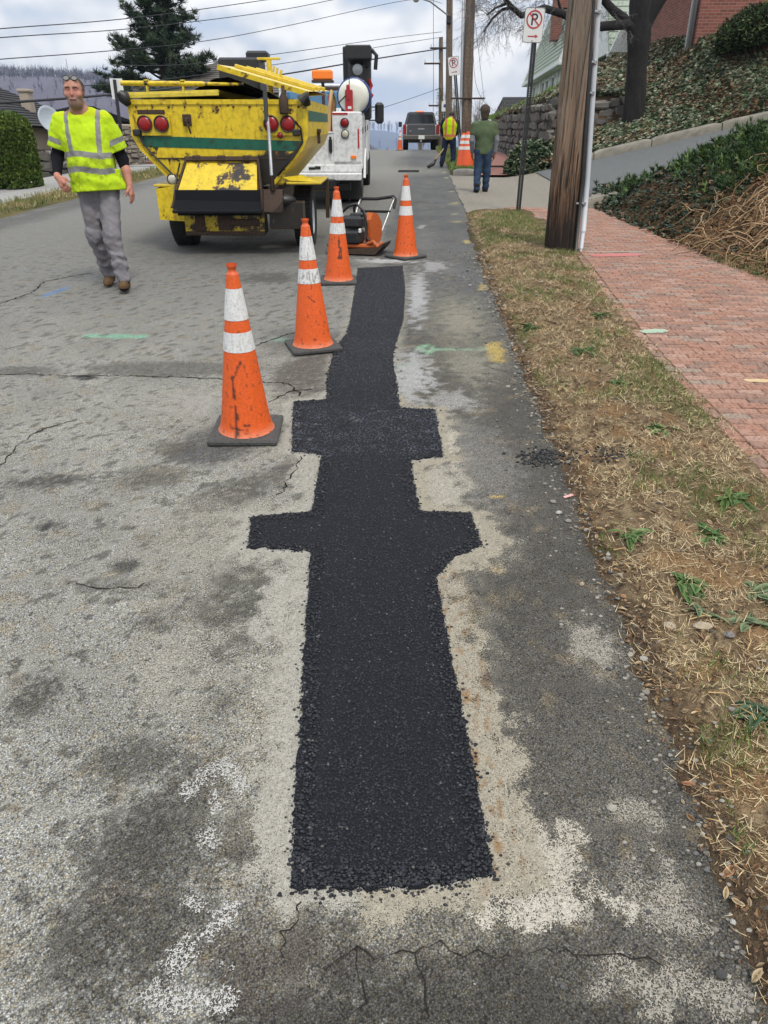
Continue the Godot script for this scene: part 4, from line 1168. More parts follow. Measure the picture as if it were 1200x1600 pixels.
func left_side():
	# grass strip, slabs of the pavement
	var g := G.new().smooth()
	g.sheet(8, 70, func(u, w):
		var s := lerpf(6.0, 44.0, w)
		return W(lerpf(-7.75, -6.92 - 0.05 * nz.get_noise_1d(s * 3.0), u), s, lerpf(0.07, -0.01, smoothstep(0.75, 1.0, u)) + 0.02 * nz.get_noise_2d(u * 9.0, s * 4.0)), func(p, _u, _w):
		var n := nz.get_noise_2d(p.x * 3.0, p.z * 3.0)
		return Color(0.11, 0.11, 0.045).lerp(Color(0.25, 0.2, 0.1), clampf(0.45 + n, 0, 1)))
	var strip := struct("grass_strip", g, M["soil"], "thin grass strip along the left edge of the road")
	rng.seed = 15
	var where := []; var tint := []
	for k in 9000:
		var s := rr(9.0, 34.0)
		var x := rr(-7.8, -6.98)
		where.append(Transform3D(rot(rr(-20, 20), rr(0, 360), rr(5, 60)).scaled(Vector3.ONE * rr(0.05, 0.13)), W(x, s, 0.04)))
		var b := rr(0.6, 1.3)
		tint.append(Color(0.11 * b, 0.15 * b, 0.035 * b) if rng.randf() < 0.6 + nz.get_noise_1d(s) else Color(0.33 * b, 0.27 * b, 0.13 * b))
	many("green_grass", blade_mesh(0.9, 0.07), M["leafy"], where, tint, strip)
	var bed := G.new().smooth()
	bed.sheet(2, 40, func(u, w): return W(lerpf(-9.6, -7.7, u), lerpf(7.0, 48.0, w), 0.035), func(_p, _u, _w): return Color(0.1, 0.09, 0.08))
	var walk := struct("sidewalk", bed, M["soil"], "pale concrete sidewalk on the left of the road")
	for k in 24:
		for j in 2:
			var sl := G.new()
			var c := rr(0.85, 1.1)
			sl.col = Color(0.33 * c, 0.325 * c, 0.31 * c)
			sl.box(W(-8.12 - j * 0.9, 8.2 + k * 1.6, 0.045), Vector3(0.885, 0.07, 1.585), 0.012, rot(2.66 if 8.2 + k * 1.6 < 24.0 else 0.6))
			obj("concrete_slab", sl, M["concrete"], walk)
	# clipped hedge
	var hd := thing("hedge", "clipped bright green box hedge beside the left sidewalk", "hedge", W(-11.1, 16.95, 0.0))
	rng.seed = 16
	var core := G.new()
	core.col = Color(0.012, 0.02, 0.008)  # near-black box gives the hedge its dark inside; nothing woody is shaped
	core.box(Vector3(0, 0.72, 0), Vector3(5.0, 1.3, 0.95), 0.3)
	obj("stems_or_core", core, M["tinted"], hd)
	where = []; tint = []
	var lf := G.new().smooth()
	for k in 4:
		var a := k * 1.5
		lf.tri(Vector3.ZERO, Vector3(0.8, 0.35 + 0.1 * k, 0.3 * sin(a)), Vector3(1.0 - 0.15 * k, 0.05 + 0.25 * k, 0.35 * cos(a)))
	for k in 17000:
		var p := Vector3(rr(-2.7, 2.6), rr(0.05, 1.5), 0.58)
		var q := rng.randf()
		if q < 0.24: p = Vector3(rr(-2.7, 2.6), 1.47, rr(-0.55, 0.57))
		elif q < 0.46: p = Vector3(2.62, rr(0.05, 1.45), rr(-0.55, 0.57))
		# rounded shoulders
		var c := Vector3(clampf(p.x, -2.4, 2.25), clampf(p.y, 0.0, 1.1), clampf(p.z, -0.22, 0.22))
		p = c + (p - c).normalized() * minf((p - c).length(), 0.38)
		p += Vector3(1, 1, 1) * 0.05 * nz.get_noise_3d(p.x * 2.0, p.y * 2.0, p.z * 2.0) + Vector3(rr(-0.03, 0.03), rr(-0.03, 0.03), rr(-0.03, 0.03))
		if p.y < 0.25 and rng.randf() < 0.4: continue
		var b := rr(0.5, 1.35)
		where.append(Transform3D(rot(rr(-40, 40), rr(0, 360), rr(0, 80)).scaled(Vector3.ONE * rr(0.05, 0.095)), p))
		tint.append(Color(0.075 * b, 0.125 * b, 0.022 * b) if rng.randf() < 0.75 else Color(0.13 * b, 0.17 * b, 0.03 * b))
	many("foliage", lf.done(), M["leafy"], where, tint, hd)
	# satellite dish
	var d := thing("satellite_dish", "pale satellite dish on a pole behind the hedge", "dish", W(-9.35, 20.0, 0.0), deg_to_rad(58))
	obj("pole", G.new().smooth().cyl(Vector3(0, 0, 0), Vector3(0, 1.25, 0), 0.03), M["galvanised"], d)
	var bowl := G.new().smooth().put(Transform3D(rot(78, 0, 0), Vector3(0, 1.36, 0.05)))
	bowl.lathe([Vector2(0.001, 0.0), Vector2(0.12, 0.012), Vector2(0.24, 0.05), Vector2(0.3, 0.085), Vector2(0.304, 0.072), Vector2(0.24, 0.03), Vector2(0.001, -0.02)], 28)
	obj("bowl", bowl, mat("dish_grey", lin(0.36, 0.4, 0.45), 0.6), d)
	obj("feed_arm", G.new().smooth().tube([Vector3(0, 1.1, 0.1), Vector3(0, 1.22, 0.5)], 0.012, 6).box(Vector3(0, 1.24, 0.52), Vector3(0.07, 0.05, 0.1), 0.01), M["galvanised"], d)
	# stone gate pillar with an iron fence
	var p := thing("stone_pillar", "rough stone gate pillar behind the walking man", "pillar", W(-9.05, 24.5, -0.1))
	obj("core", G.new().box(Vector3(0, 0.58, 0), Vector3(0.5, 1.16, 0.5)), M["rusty_metal"], p)
	rubble_wall(p, "stone", [[Vector3(-0.3, 0, 0.27), Vector3(0.3, 0, 0.27), 0.0, 0.0, 1.2, 1.2, Vector3(0, 0, 1)], [Vector3(0.27, 0, 0.3), Vector3(0.27, 0, -0.3), 0.0, 0.0, 1.2, 1.2, Vector3(1, 0, 0)]], Vector2(0.19, 0.12), Color(0.36, 0.31, 0.25), 17)
	obj("cap", G.new().box(Vector3(0, 1.23, 0), Vector3(0.72, 0.08, 0.72), 0.02), M["stucco"], p)
	var low := thing("retaining_wall", "low rough stone retaining wall between hedge and pillar", "wall", W(-9.75, 22.0, -0.1))
	rubble_wall(low, "stone", [[Vector3(0.0, 0, 1.6), Vector3(0.1, 0, -2.2), 0.0, 0.0, 0.75, 0.75, Vector3(1, 0, 0)], [Vector3(-0.9, 0, 1.6), Vector3(0.0, 0, 1.6), 0.0, 0.0, 0.75, 0.75, Vector3(0, 0, 1)]], Vector2(0.3, 0.2), Color(0.2, 0.18, 0.16), 18)
	obj("core", G.new().box(Vector3(-0.45, 0.35, -0.3), Vector3(0.85, 0.7, 3.7)), M["rusty_metal"], low)
	var f := thing("iron_fence", "black iron fence on a brown kerb right of the stone pillar", "fence", W(-8.75, 25.0, 0.0))
	for k in 14: obj("bar", G.new().cyl(Vector3(0.04 + k * 0.02, 0.12, -k * 0.16), Vector3(0.04 + k * 0.02, 0.85, -k * 0.16), 0.014, -1.0, 5), M["black_metal"], f)
	obj("rail", G.new().tube([Vector3(0, 0.8, 0), Vector3(0.3, 0.8, -2.2)], 0.018, 5), M["black_metal"], f)
	obj("rail", G.new().tube([Vector3(0, 0.2, 0), Vector3(0.3, 0.2, -2.2)], 0.018, 5), M["black_metal"], f)
	obj("kerb", G.new().box(Vector3(0.16, 0.05, -1.1), Vector3(0.25, 0.16, 2.3), 0.02), M["far_brick"], f)

# ------------------------------------------------------------------ the right-hand side: drive, bank, wall, houses
func drive_h(x: float) -> float:
	return maxf(0.0, x - 2.3) * 0.215 - 0.12 * (1.0 - sm(2.3, 3.3, x)) * sm(1.8, 2.3, x) * 0.0
func table(t: Array, x: float) -> float:
	for k in t.size() - 1:
		if x <= t[k + 1][0]: return lerpf(t[k][1], t[k + 1][1], clampf((x - t[k][0]) / (t[k + 1][0] - t[k][0]), 0.0, 1.0))
	return t[-1][1]
func mound_foot(s: float) -> float:                 # right edge of the walk, where the planted mound begins
	return table([[5.0, 4.1], [7.0, 3.85], [8.0, 3.72], [9.5, 3.5], [11.0, 3.42], [13.0, 3.3], [14.2, 3.25]], s)
func mound_h(x: float, s: float) -> float:          # above the road surface
	var d := x - mound_foot(s)
	var rise := sm(0.0, 2.4, d) * 0.9 * (1.0 - 0.12 * sm(2.4, 5.0, d))
	var end := 1.0 - sm(12.9, 14.7, s + 0.1 * d)
	return maxf(rise * end + 0.45 * sm(0.0, 0.5, d) * end * sm(9.0, 13.0, s), drive_h(x) * sm(13.0, 15.0, s) - 0.03) + 0.05 * nz.get_noise_2d(x * 2.0, s * 2.0) * sm(0.0, 0.5, d)
var ridge := [Vector3(3.1, 2.75, -34.0), Vector3(3.97, 3.12, -24.6), Vector3(5.16, 3.79, -25.0), Vector3(6.2, 4.19, -26.0), Vector3(7.0, 4.45, -25.5), Vector3(7.34, 4.25, -22.9), Vector3(8.1, 4.27, -22.4), Vector3(8.9, 4.33, -22.2), Vector3(12.0, 4.6, -22.2)]
func bank_foot_s(x: float) -> float:
	return 20.25 - 0.25 * sm(7.0, 9.0, x)

func build_right_side():
	rng.seed = 51
	# apron where the drive meets the street, and the drive
	var g := G.new().smooth()
	g.sheet(24, 30, func(u, w):
		var s := lerpf(13.3, 21.3, w)
		var near := 13.4 + 0.75 * clampf(u, 0.0, 1.0)
		s = maxf(s, near)
		var x := lerpf(0.86 + 0.06 * nz.get_noise_1d(s * 2.0), 3.6, u)
		return W(x, s, 0.012 + drive_h(x) * 0.9 - (0.3 * sm(2.0, 2.6, x) if w == 0.0 else 0.0)))
	struct("driveway_apron", g, M["apron"], "pale concrete apron where the drive meets the street")
	g = G.new().smooth()
	g.sheet(26, 16, func(u, w):
		var x := lerpf(3.0, 11.0, u)
		var s := lerpf(14.2, 20.2, w)
		return W(x, s, drive_h(x) + 0.02 - (0.5 if w == 0.0 else 0.0)))
	var dv := struct("driveway", g, M["driveway"], "grey asphalt drive climbing to the right")
	obj("crack", G.new().quad(W(3.7, 19.6, drive_h(3.7) + 0.026), W(3.75, 19.6, drive_h(3.75) + 0.026), W(4.6, 16.5, drive_h(4.6) + 0.026), W(4.55, 16.5, drive_h(4.55) + 0.026)), M["crack"], dv)
	# kerb stones along the far side of the drive
	var kb := thing("kerb", "rough concrete kerb curving up along the ivy bank", "kerb", W(4.0, 20.0, 0.0))
	var x := 3.35
	for k in 6:
		var len: float = [1.0, 1.35, 1.6, 1.5, 1.5, 1.2][k]
		var kg := G.new().smooth()
		var x0 := x
		kg.sheet(14, 10, func(u, w):
			var xx: float = x0 + len * u
			var s := 20.05 - 0.3 * sm(7.0, 9.2, xx)
			var a: float = w * PI * 1.0
			var r := 0.16 + 0.015 * nz.get_noise_2d(xx * 3.0, a * 2.0)
			var end := 1.0 - 0.14 * pow(absf(u - 0.5) * 2.0, 14.0)
			return W(xx, s - cos(a) * r * 0.85, drive_h(xx) - 0.03 + minf(sin(a) * 1.35, 1.0) * 0.24 * end) - W(4.0, 20.0, 0.0), func(p, _u, _w):
			var n := nz.get_noise_3d(p.x * 3.0, p.y * 5.0, p.z * 3.0)
			var c := Vector3(0.27, 0.25, 0.205) * (1.0 + 0.7 * n)
			return Color(c.x, c.y, c.z))
		obj("kerb_stone", kg, M["curb_stone"], kb)
		x += len + 0.02
	# start of the kerb beyond the apron, with grass behind it
	var kg2 := G.new().smooth()
	kg2.sheet(12, 10, func(u, w):
		var a: float = w * PI
		return Vector3(lerpf(-0.36, 0.36, u), minf(sin(a) * 1.4, 1.0) * (0.16 - 0.08 * pow(absf(u - 0.45) * 2.0, 4.0)), -cos(a) * 0.14 + 0.12 * u), func(p, _u, _w):
		var n := nz.get_noise_3d(p.x * 3.0, p.y * 5.0, p.z * 3.0)
		return Color(0.3, 0.28, 0.25) * (1.0 + 0.4 * n))
	tag(obj("kerb_end", kg2, M["curb_stone"], null, Transform3D(Basis(), W(1.3, 21.35, 0.01))), "short rounded concrete kerb end by the green verge", "kerb")
	g = G.new().smooth()
	g.sheet(8, 40, func(u, w):
		var s := lerpf(21.3, 46.0, w)
		return W(lerpf(0.85 + 0.08 * nz.get_noise_1d(s), 1.75, u), s, lerpf(-0.02, 0.1, sm(0.0, 0.3, u)) + 0.03 * nz.get_noise_2d(u * 5.0, s)), func(p, _u, _w): return Color(0.09, 0.1, 0.03).lerp(Color(0.17, 0.15, 0.07), clampf(0.4 + nz.get_noise_2d(p.x * 3.0, p.z), 0, 1)))
	var v2 := struct("far_verge", g, M["soil"], "bright green verge beyond the apron")
	var where := []; var tint := []
	for k in 9000:
		var s := 21.4 + pow(rng.randf(), 1.7) * 22.0
		where.append(Transform3D(rot(rr(-20, 20), rr(0, 360), rr(20, 70)).scaled(Vector3.ONE * rr(0.06, 0.17)), W(rr(0.92, 1.8), s, 0.07)))
		var b := rr(0.6, 1.3)
		tint.append(Color(0.095 * b, 0.17 * b, 0.03 * b) if rng.randf() < 0.8 else Color(0.28 * b, 0.25 * b, 0.1 * b))
	many("green_grass", blade_mesh(0.9, 0.06), M["leafy"], where, tint, v2)
	# brick walk going on beyond the apron
	g = G.new().smooth()
	g.sheet(4, 40, func(u, w):
		var s := lerpf(20.6, 46.0, w)
		return W(lerpf(1.55, 3.15, u), s, 0.07 + drive_h(lerpf(1.55, 3.15, u)) * 0.5))
	var fw := struct("far_pavement", g, M["far_brick"], "brick pavement going on beyond the drive")
	obj("expansion_strip", G.new().box(W(2.4, 23.0, 0.12), Vector3(1.7, 0.05, 0.08)), M["tar"], fw)
	mound()
	bank()
	right_houses()

func mound():
	var g := G.new().smooth()
	g.sheet(44, 70, func(u, w):
		var s := lerpf(3.5, 15.2, w)
		var x: float = mound_foot(s) - 0.06 + u * u * 6.0
		return W(x, s, mound_h(x, s)), func(p, _u, _w):
		var n := nz.get_noise_2d(p.x * 3.0, p.z * 3.0)
		return Color(0.09, 0.06, 0.035).lerp(Color(0.22, 0.15, 0.085), clampf(0.5 + n, 0, 1)))
	var m := struct("planted_mound", g, M["soil"], "planted mound of juniper, ivy and dead vines right of the walk")
	rng.seed = 61
	# zones: dead vines towards the viewer, ivy low down at the tip, juniper along the crest
	var is_vine := func(x: float, s: float) -> bool:
		return s < 10.9 + 0.5 * nz.get_noise_2d(x * 2.0, s * 2.0) + 0.55 * (x - mound_foot(s)) - 0.5
	var juniper := G.new()
	for k in 30:
		var t := rr(0.0, 1.0)
		var o := Vector3(0.15 * sin(t * 3.0), 0.6 * t, 0.55 * t)
		var d := Vector3(rr(-1, 1), rr(0.2, 1.0), rr(-0.2, 1)).normalized() * rr(0.18, 0.4)
		var side := d.cross(Vector3(rr(-1, 1), rr(-1, 1), rr(-1, 1))).normalized() * 0.035
		juniper.tri(o - side, o + side, o + d)
	var where := []; var tint := []
	for k in 7000:
		var s := rr(8.0, 14.8)
		var x := mound_foot(s) + rr(0.0, 3.6)
		var d := x - mound_foot(s)
		if is_vine.call(x, s): continue
		var crest := sm(0.35, 1.3, d + 0.35 * nz.get_noise_2d(x * 1.5, s * 1.5) + 0.5 * sm(12.5, 14.2, s))
		if rng.randf() > crest: continue
		where.append(Transform3D(rot(rr(-25, 25), rr(0, 360), rr(-25, 25)).scaled(Vector3.ONE * rr(0.13, 0.28)), W(x, s, mound_h(x, s) + rr(-0.02, 0.05))))
		var b := rr(0.5, 1.5)
		tint.append(Color(0.035 * b, 0.075 * b, 0.022 * b) if rng.randf() < 0.75 else Color(0.09 * b, 0.14 * b, 0.035 * b))
	many("juniper", juniper.done(), M["leafy"], where, tint, m)
	where = []; tint = []
	for k in 12000:
		var s := rr(7.0, 14.9)
		var x := mound_foot(s) + rr(-0.08, 2.6)
		if is_vine.call(x, s) and rng.randf() > 0.08: continue
		var q := 0.04 if x < mound_foot(s) + 0.1 else 0.1
		where.append(Transform3D(rot(rr(-50, 50), rr(0, 360), rr(-35, 35)).scaled(Vector3.ONE * rr(0.04, 0.085)), W(x, s, mound_h(x, s) + rr(0.0, q))))
		var b := rr(0.45, 1.4)
		tint.append(Color(0.025 * b, 0.05 * b, 0.025 * b) if rng.randf() < 0.72 else Color(0.07 * b, 0.1 * b, 0.05 * b) if rng.randf() < 0.5 else Color(0.19 * b, 0.11 * b, 0.06 * b))
	many("ivy", leaf_mesh(0.15, 0.9), M["ivy"], where, tint, m)
	# tangle of dead vines
	g = G.new()
	for k in 1100:
		var s := rr(5.0, 12.3)
		var x := mound_foot(s) + rr(0.15, 3.6)
		if not is_vine.call(x, s): continue
		var b := rr(0.6, 1.35)
		g.col = Color(0.36 * b, 0.25 * b, 0.15 * b) if rng.randf() < 0.7 else Color(0.19 * b, 0.11 * b, 0.06 * b)
		var a := rr(0, TAU)
		var path := []
		var px := x
		var ps := s
		var hump := rr(0.05, 0.22)
		for q in 6:
			a += rr(-0.8, 0.8)
			px += cos(a) * 0.14; ps += sin(a) * 0.14
			path.append(W(px, ps, maxf(mound_h(px, ps), 0.0) + 0.02 + hump * sin(PI * (q + 0.3) / 5.6) + rr(-0.01, 0.02)))
		var r := rr(0.003, 0.0085)
		g.tube(path, [r, r, r * 0.9, r * 0.8, r * 0.6, r * 0.4], 4, false)
	many("dead_vines", g.done(), M["straw"], [Transform3D()], [], m)
	where = []; tint = []
	for k in 9000:
		var s := rr(4.8, 12.0)
		var x := mound_foot(s) + rr(-0.05, 3.0)
		if not is_vine.call(x, s) and rng.randf() > 0.15: continue
		where.append(Transform3D(rot(rr(-60, 60), rr(0, 360), rr(-60, 60)).scaled(Vector3.ONE * rr(0.03, 0.075)), W(x, s, mound_h(x, s) + rr(0.0, 0.09))))
		var b := rr(0.5, 1.3)
		tint.append([Color(0.21 * b, 0.12 * b, 0.065 * b), Color(0.3 * b, 0.2 * b, 0.11 * b), Color(0.12 * b, 0.075 * b, 0.045 * b)][rng.randi() % 3])
	many("dead_leaves", leaf_mesh(0.35, 0.6), M["straw"], where, tint, m)
	# strip of grass in front of the mound, right of the bricks
	where = []; tint = []
	for k in 5000:
		var s := rr(5.2, 9.2)
		var x := mound_foot(s) + rr(-0.1, 0.5)
		where.append(Transform3D(rot(rr(-20, 20), rr(0, 360), rr(5, 45)).scaled(Vector3.ONE * rr(0.04, 0.1)), W(x, s, mound_h(x, s))))
		var b := rr(0.6, 1.2)
		tint.append(Color(0.12 * b, 0.15 * b, 0.04 * b) if nz.get_noise_2d(x * 3.0, s * 3.0) > 0.0 else Color(0.36 * b, 0.28 * b, 0.15 * b))
	many("green_grass", blade_mesh(0.8, 0.05), M["leafy"], where, tint, m)

func ridge_at(u: float) -> Vector3:
	var f := u * (ridge.size() - 1)
	var k := mini(int(f), ridge.size() - 2)
	return ridge[k].lerp(ridge[k + 1], f - k)
func bank_point(u: float, w: float) -> Vector3:     # u along the bank from the street to the right, w from foot to ridge
	var top := ridge_at(u)
	var x0 := table([[0.0, 2.55], [0.1, 3.1], [0.25, 4.3], [0.4, 5.3], [0.5, 6.2], [0.62, 7.2], [0.75, 8.3], [0.875, 9.2], [1.0, 12.5]], u)
	var s0 := table([[0.0, 20.7], [0.1, 20.35], [0.3, 20.25], [0.6, 20.2], [0.8, 19.95], [1.0, 19.8]], u)
	var foot := W(x0, s0, maxf(drive_h(x0) + 0.12, 0.1))
	# the shelf in front of the stone wall, then the wall's top; further right one steep slope
	var shelf := Vector3(maxf(lerpf(x0, top.x, 0.25), 3.68), lerpf(foot.y, foot.y + 0.55, 1.0), -21.8)
	var walltop := Vector3(shelf.x, W(0, 22.0, 1.8).y, -22.1)
	var slope := lerpf(0.0, 1.0, sm(0.36, 0.5, u))
	var q1 := shelf.lerp(foot.lerp(top, 0.34), slope)
	var q2 := walltop.lerp(foot.lerp(top, 0.42), slope)
	var p: Vector3
	if w < 0.34: p = foot.lerp(q1, w / 0.34)
	elif w < 0.42: p = q1.lerp(q2, (w - 0.34) / 0.08)
	else: p = q2.lerp(top, (w - 0.42) / 0.58)
	p.y += 0.16 * sin(PI * w) * slope + 0.1 * nz.get_noise_2d(p.x * 1.2, p.z * 1.2) * sm(0.0, 0.1, w)
	return p

func bank():
	rng.seed = 62
	var g := G.new().smooth()
	g.sheet(70, 60, bank_point, func(p, _u, _w):
		var n := nz.get_noise_2d(p.x * 2.0, p.z * 2.0)
		return Color(0.06, 0.045, 0.028).lerp(Color(0.15, 0.1, 0.055), clampf(0.5 + n, 0, 1)))
	var b := struct("ivy_bank", g, M["soil"], "steep bank covered in ivy rising from the drive to the houses")
	# ground behind the ridge, up to the houses
	g = G.new().smooth()
	g.sheet(30, 20, func(u, w):
		var t := ridge_at(u)
		return t.lerp(Vector3(t.x + lerpf(0.6, 6.0, u) , maxf(t.y - 0.1, 3.3), -48.0), w), func(_p, _u, _w): return Color(0.1, 0.15, 0.03))
	var lawn := struct("lawn", g, M["soil"], "green lawn behind the stone wall below the houses")
	var where := []; var tint := []
	for k in 60000:
		var u := rng.randf()
		var w := rng.randf()
		if w > 0.33 and w < 0.43 and u < 0.42: continue
		var p := bank_point(u, w)
		where.append(Transform3D(rot(rr(-10, 70), rr(-70, 70), rr(-30, 30)).scaled(Vector3.ONE * rr(0.055, 0.115)), p + Vector3(0, rr(0.01, 0.13), 0)))
		var n := nz.get_noise_2d(p.x * 0.8, p.z * 0.8) + 0.4 * nz.get_noise_2d(p.x * 3.0, p.z * 3.0)
		var dead := sm(-0.05, 0.35, n + (0.28 if w > 0.45 else -0.1))
		var q := rr(0.45, 1.5)
		if rng.randf() < 0.12 + 0.5 * dead: tint.append(Color(0.2 * q, 0.13 * q, 0.07 * q))
		elif rng.randf() < 0.42: tint.append(Color(0.28 * q, 0.3 * q, 0.2 * q))
		else: tint.append(Color(0.085 * q, 0.125 * q, 0.055 * q))
	many("ivy", leaf_mesh(0.15, 0.9), M["ivy"], where, tint, b)
	# ivy bush at the corner of the walk
	where = []; tint = []
	for k in 4200:
		var d := Vector3(rng.randfn(0, 1), absf(rng.randfn(0, 1)), rng.randfn(0, 1)).normalized()
		where.append(Transform3D(rot(rr(-70, 70), rr(0, 360), rr(-40, 40)).scaled(Vector3.ONE * rr(0.07, 0.14)), W(3.05, 21.0, 0.0) + d * Vector3(0.75, 0.85, 0.7) * rr(0.8, 1.03)))
		var q := rr(0.45, 1.5)
		tint.append(Color(0.05 * q, 0.085 * q, 0.035 * q) if rng.randf() < 0.65 else Color(0.17 * q, 0.2 * q, 0.12 * q))
	many("ivy", leaf_mesh(0.15, 0.9), M["ivy"], where, tint, b)
	where = []; tint = []
	for k in 9000:
		var u := rr(0.0, 0.28)
		var t := ridge_at(u)
		where.append(Transform3D(rot(rr(-20, 20), rr(0, 360), rr(20, 70)).scaled(Vector3.ONE * rr(0.06, 0.14)), t.lerp(Vector3(t.x + lerpf(0.6, 6.0, u), maxf(t.y - 0.1, 3.3), -48.0), rr(0.0, 0.5)) + Vector3(rr(-0.3, 0.3), 0, 0)))
		var q := rr(0.7, 1.3)
		tint.append(Color(0.11 * q, 0.18 * q, 0.035 * q))
	many("green_grass", blade_mesh(0.9, 0.08), M["leafy"], where, tint, lawn)
	# rubble retaining wall
	var wl := thing("stone_wall", "long grey rubble stone retaining wall below the lawn", "wall", Vector3.ZERO)
	var a := W(3.15, 36.0, 0.0)
	var c := W(3.55, 22.0, 0.0)
	var e := W(5.6, 22.0, 0.0)
	rubble_wall(wl, "stone", [[a, c, 0.1, 0.2, 1.1, 1.85, Vector3(-1, 0, 0)], [c, e, 0.55, 0.9, 1.85, 1.8, Vector3(0, 0, 1)]], Vector2(0.36, 0.21), Color(0.18, 0.165, 0.145), 63)
	var core := G.new()
	for q in [[a, c, 1.1, 1.85], [c, e, 1.85, 1.8]]:
		var n: Vector3 = (q[1] - q[0]).normalized().cross(Vector3.UP) * -0.16
		if n.x < 0.0 and absf(n.x) > absf(n.z): n = -n
		if absf(n.z) > absf(n.x) and n.z > 0.0: n = -n
		var o: Vector3 = n * 0.25
		core.quad(q[0] + o, q[1] + o, q[1] + o + Vector3(0, q[3] - 0.08, 0), q[0] + o + Vector3(0, q[2] - 0.08, 0))
		core.quad(q[0] + o + Vector3(0, q[2] - 0.08, 0), q[1] + o + Vector3(0, q[3] - 0.08, 0), q[1] + n * 2.4 + Vector3(0, q[3] - 0.08, 0), q[0] + n * 2.4 + Vector3(0, q[2] - 0.08, 0))
	obj("core", core, M["rusty_metal"], wl)
	street_tree()

func street_tree():
	var t := thing("bare_tree", "dark bare tree rooted in the ivy bank", "tree", Vector3.ZERO)
	rng.seed = 64
	var g := G.new().smooth()
	var path := [Vector3(5.66, 1.75, -21.5), Vector3(5.63, 2.1, -21.5), Vector3(5.58, 2.8, -21.5), Vector3(5.5, 3.7, -21.5), Vector3(5.46, 4.2, -21.5), Vector3(5.43, 4.7, -21.5), Vector3(5.36, 5.4, -21.5), Vector3(5.3, 7.5, -21.6)]
	var rad := [0.36, 0.29, 0.255, 0.255, 0.29, 0.27, 0.22, 0.12]
	var curve := Curve3D.new()
	for p in path: curve.add_point(p)
	var rows := 60
	g.sheet(26, rows, func(u, w):
		var f: float = w * (path.size() - 1)
		var k := mini(int(f), path.size() - 2)
		var c: Vector3 = path[k].lerp(path[k + 1], f - k)
		var r := lerpf(rad[k], rad[k + 1], f - k)
		var a: float = u * TAU
		r *= 1.0 + 0.1 * nz.get_noise_2d(sin(a) * 2.6, c.y * 0.8 + cos(a) * 2.6) + 0.1 * nz.get_noise_3d(cos(a) * 9.0, c.y * 1.6, sin(a) * 9.0)
		return c + Vector3(cos(a) * r, 0, sin(a) * r), func(p, _u, _w): return Color(0.03, 0.026, 0.024) * (1.0 + 0.8 * nz.get_noise_3d(p.x * 9.0, p.y * 2.0, p.z * 9.0)))
	obj("trunk", g, M["bark"], t)
	g = G.new().smooth()
	g.col = Color(0.03, 0.027, 0.026)
	var twigs := G.new()
	twigs.col = Color(0.1, 0.088, 0.084)
	var limbs := [
		[[Vector3(5.4, 4.2, -21.5), Vector3(5.1, 4.37, -21.3), Vector3(4.75, 4.34, -21.2), Vector3(4.36, 4.29, -21.0), Vector3(3.77, 4.36, -20.6), Vector3(3.3, 4.46, -20.3), Vector3(2.83, 4.52, -20.0), Vector3(2.55, 4.42, -19.8), Vector3(2.28, 4.33, -19.6), Vector3(2.03, 4.45, -19.4), Vector3(1.86, 4.56, -19.2), Vector3(1.7, 4.8, -19.0)], 0.12, 0.045],
		[[Vector3(2.03, 4.45, -19.4), Vector3(1.81, 4.4, -19.3), Vector3(1.6, 4.23, -19.2), Vector3(1.4, 3.96, -19.1)], 0.04, 0.015], [[Vector3(1.92, 4.52, -19.3), Vector3(1.64, 4.39, -19.0), Vector3(1.43, 4.23, -18.8)], 0.035, 0.012], [[Vector3(2.83, 4.52, -20.0), Vector3(2.6, 4.2, -19.8), Vector3(2.4, 3.95, -19.7)], 0.025, 0.01], [[Vector3(3.3, 4.46, -20.3), Vector3(3.1, 4.8, -20.1), Vector3(2.8, 5.2, -19.8)], 0.035, 0.015], [[Vector3(1.86, 4.56, -19.2), Vector3(1.5, 4.75, -18.9), Vector3(1.15, 4.8, -18.6)], 0.035, 0.012],
		[[Vector3(5.4, 4.15, -21.5), Vector3(5.01, 4.5, -21.4), Vector3(4.68, 4.64, -21.2), Vector3(4.41, 4.8, -21.0), Vector3(4.0, 5.3, -20.8)], 0.13, 0.08], [[Vector3(5.5, 4.2, -21.5), Vector3(5.7, 4.65, -21.4), Vector3(5.85, 4.9, -21.4), Vector3(6.15, 5.5, -21.3)], 0.16, 0.12]]
	for l in limbs:
		var rs := []
		for k in l[0].size(): rs.append(lerpf(l[1], l[2], float(k) / (l[0].size() - 1)))
		g.tube(l[0], rs, 8)
		for k in range(1, l[0].size()):
			var n := 6 if l[0][k].x < 3.6 else 2
			for q in n:
				twig(twigs, l[0][k - 1].lerp(l[0][k], rng.randf()), Vector3(rr(-1, 0.5), rr(-0.75, 0.75), rr(-0.6, 0.6)).normalized(), rr(0.3, 0.75), 0.006, 2)
	obj("limbs", g, M["bark"], t)
	obj("crown", twigs, M["tinted"], t)

func twig(g: G, p: Vector3, d: Vector3, len: float, r: float, depth: int):
	var path := [p]
	var rs := [r]
	for k in 4:
		d = (d + Vector3(rr(-0.35, 0.35), rr(-0.4, 0.25), rr(-0.35, 0.35))).normalized()
		p += d * len / 4.0
		path.append(p)
		rs.append(r * (1.0 - 0.2 * (k + 1)))
		if depth > 0 and k > 0:
			for q in 2: twig(g, p, (d + Vector3(rr(-0.9, 0.9), rr(-0.9, 0.6), rr(-0.9, 0.9))).normalized(), len * rr(0.35, 0.6), r * 0.62, depth - 1)
	g.tube(path, rs, 3, false)

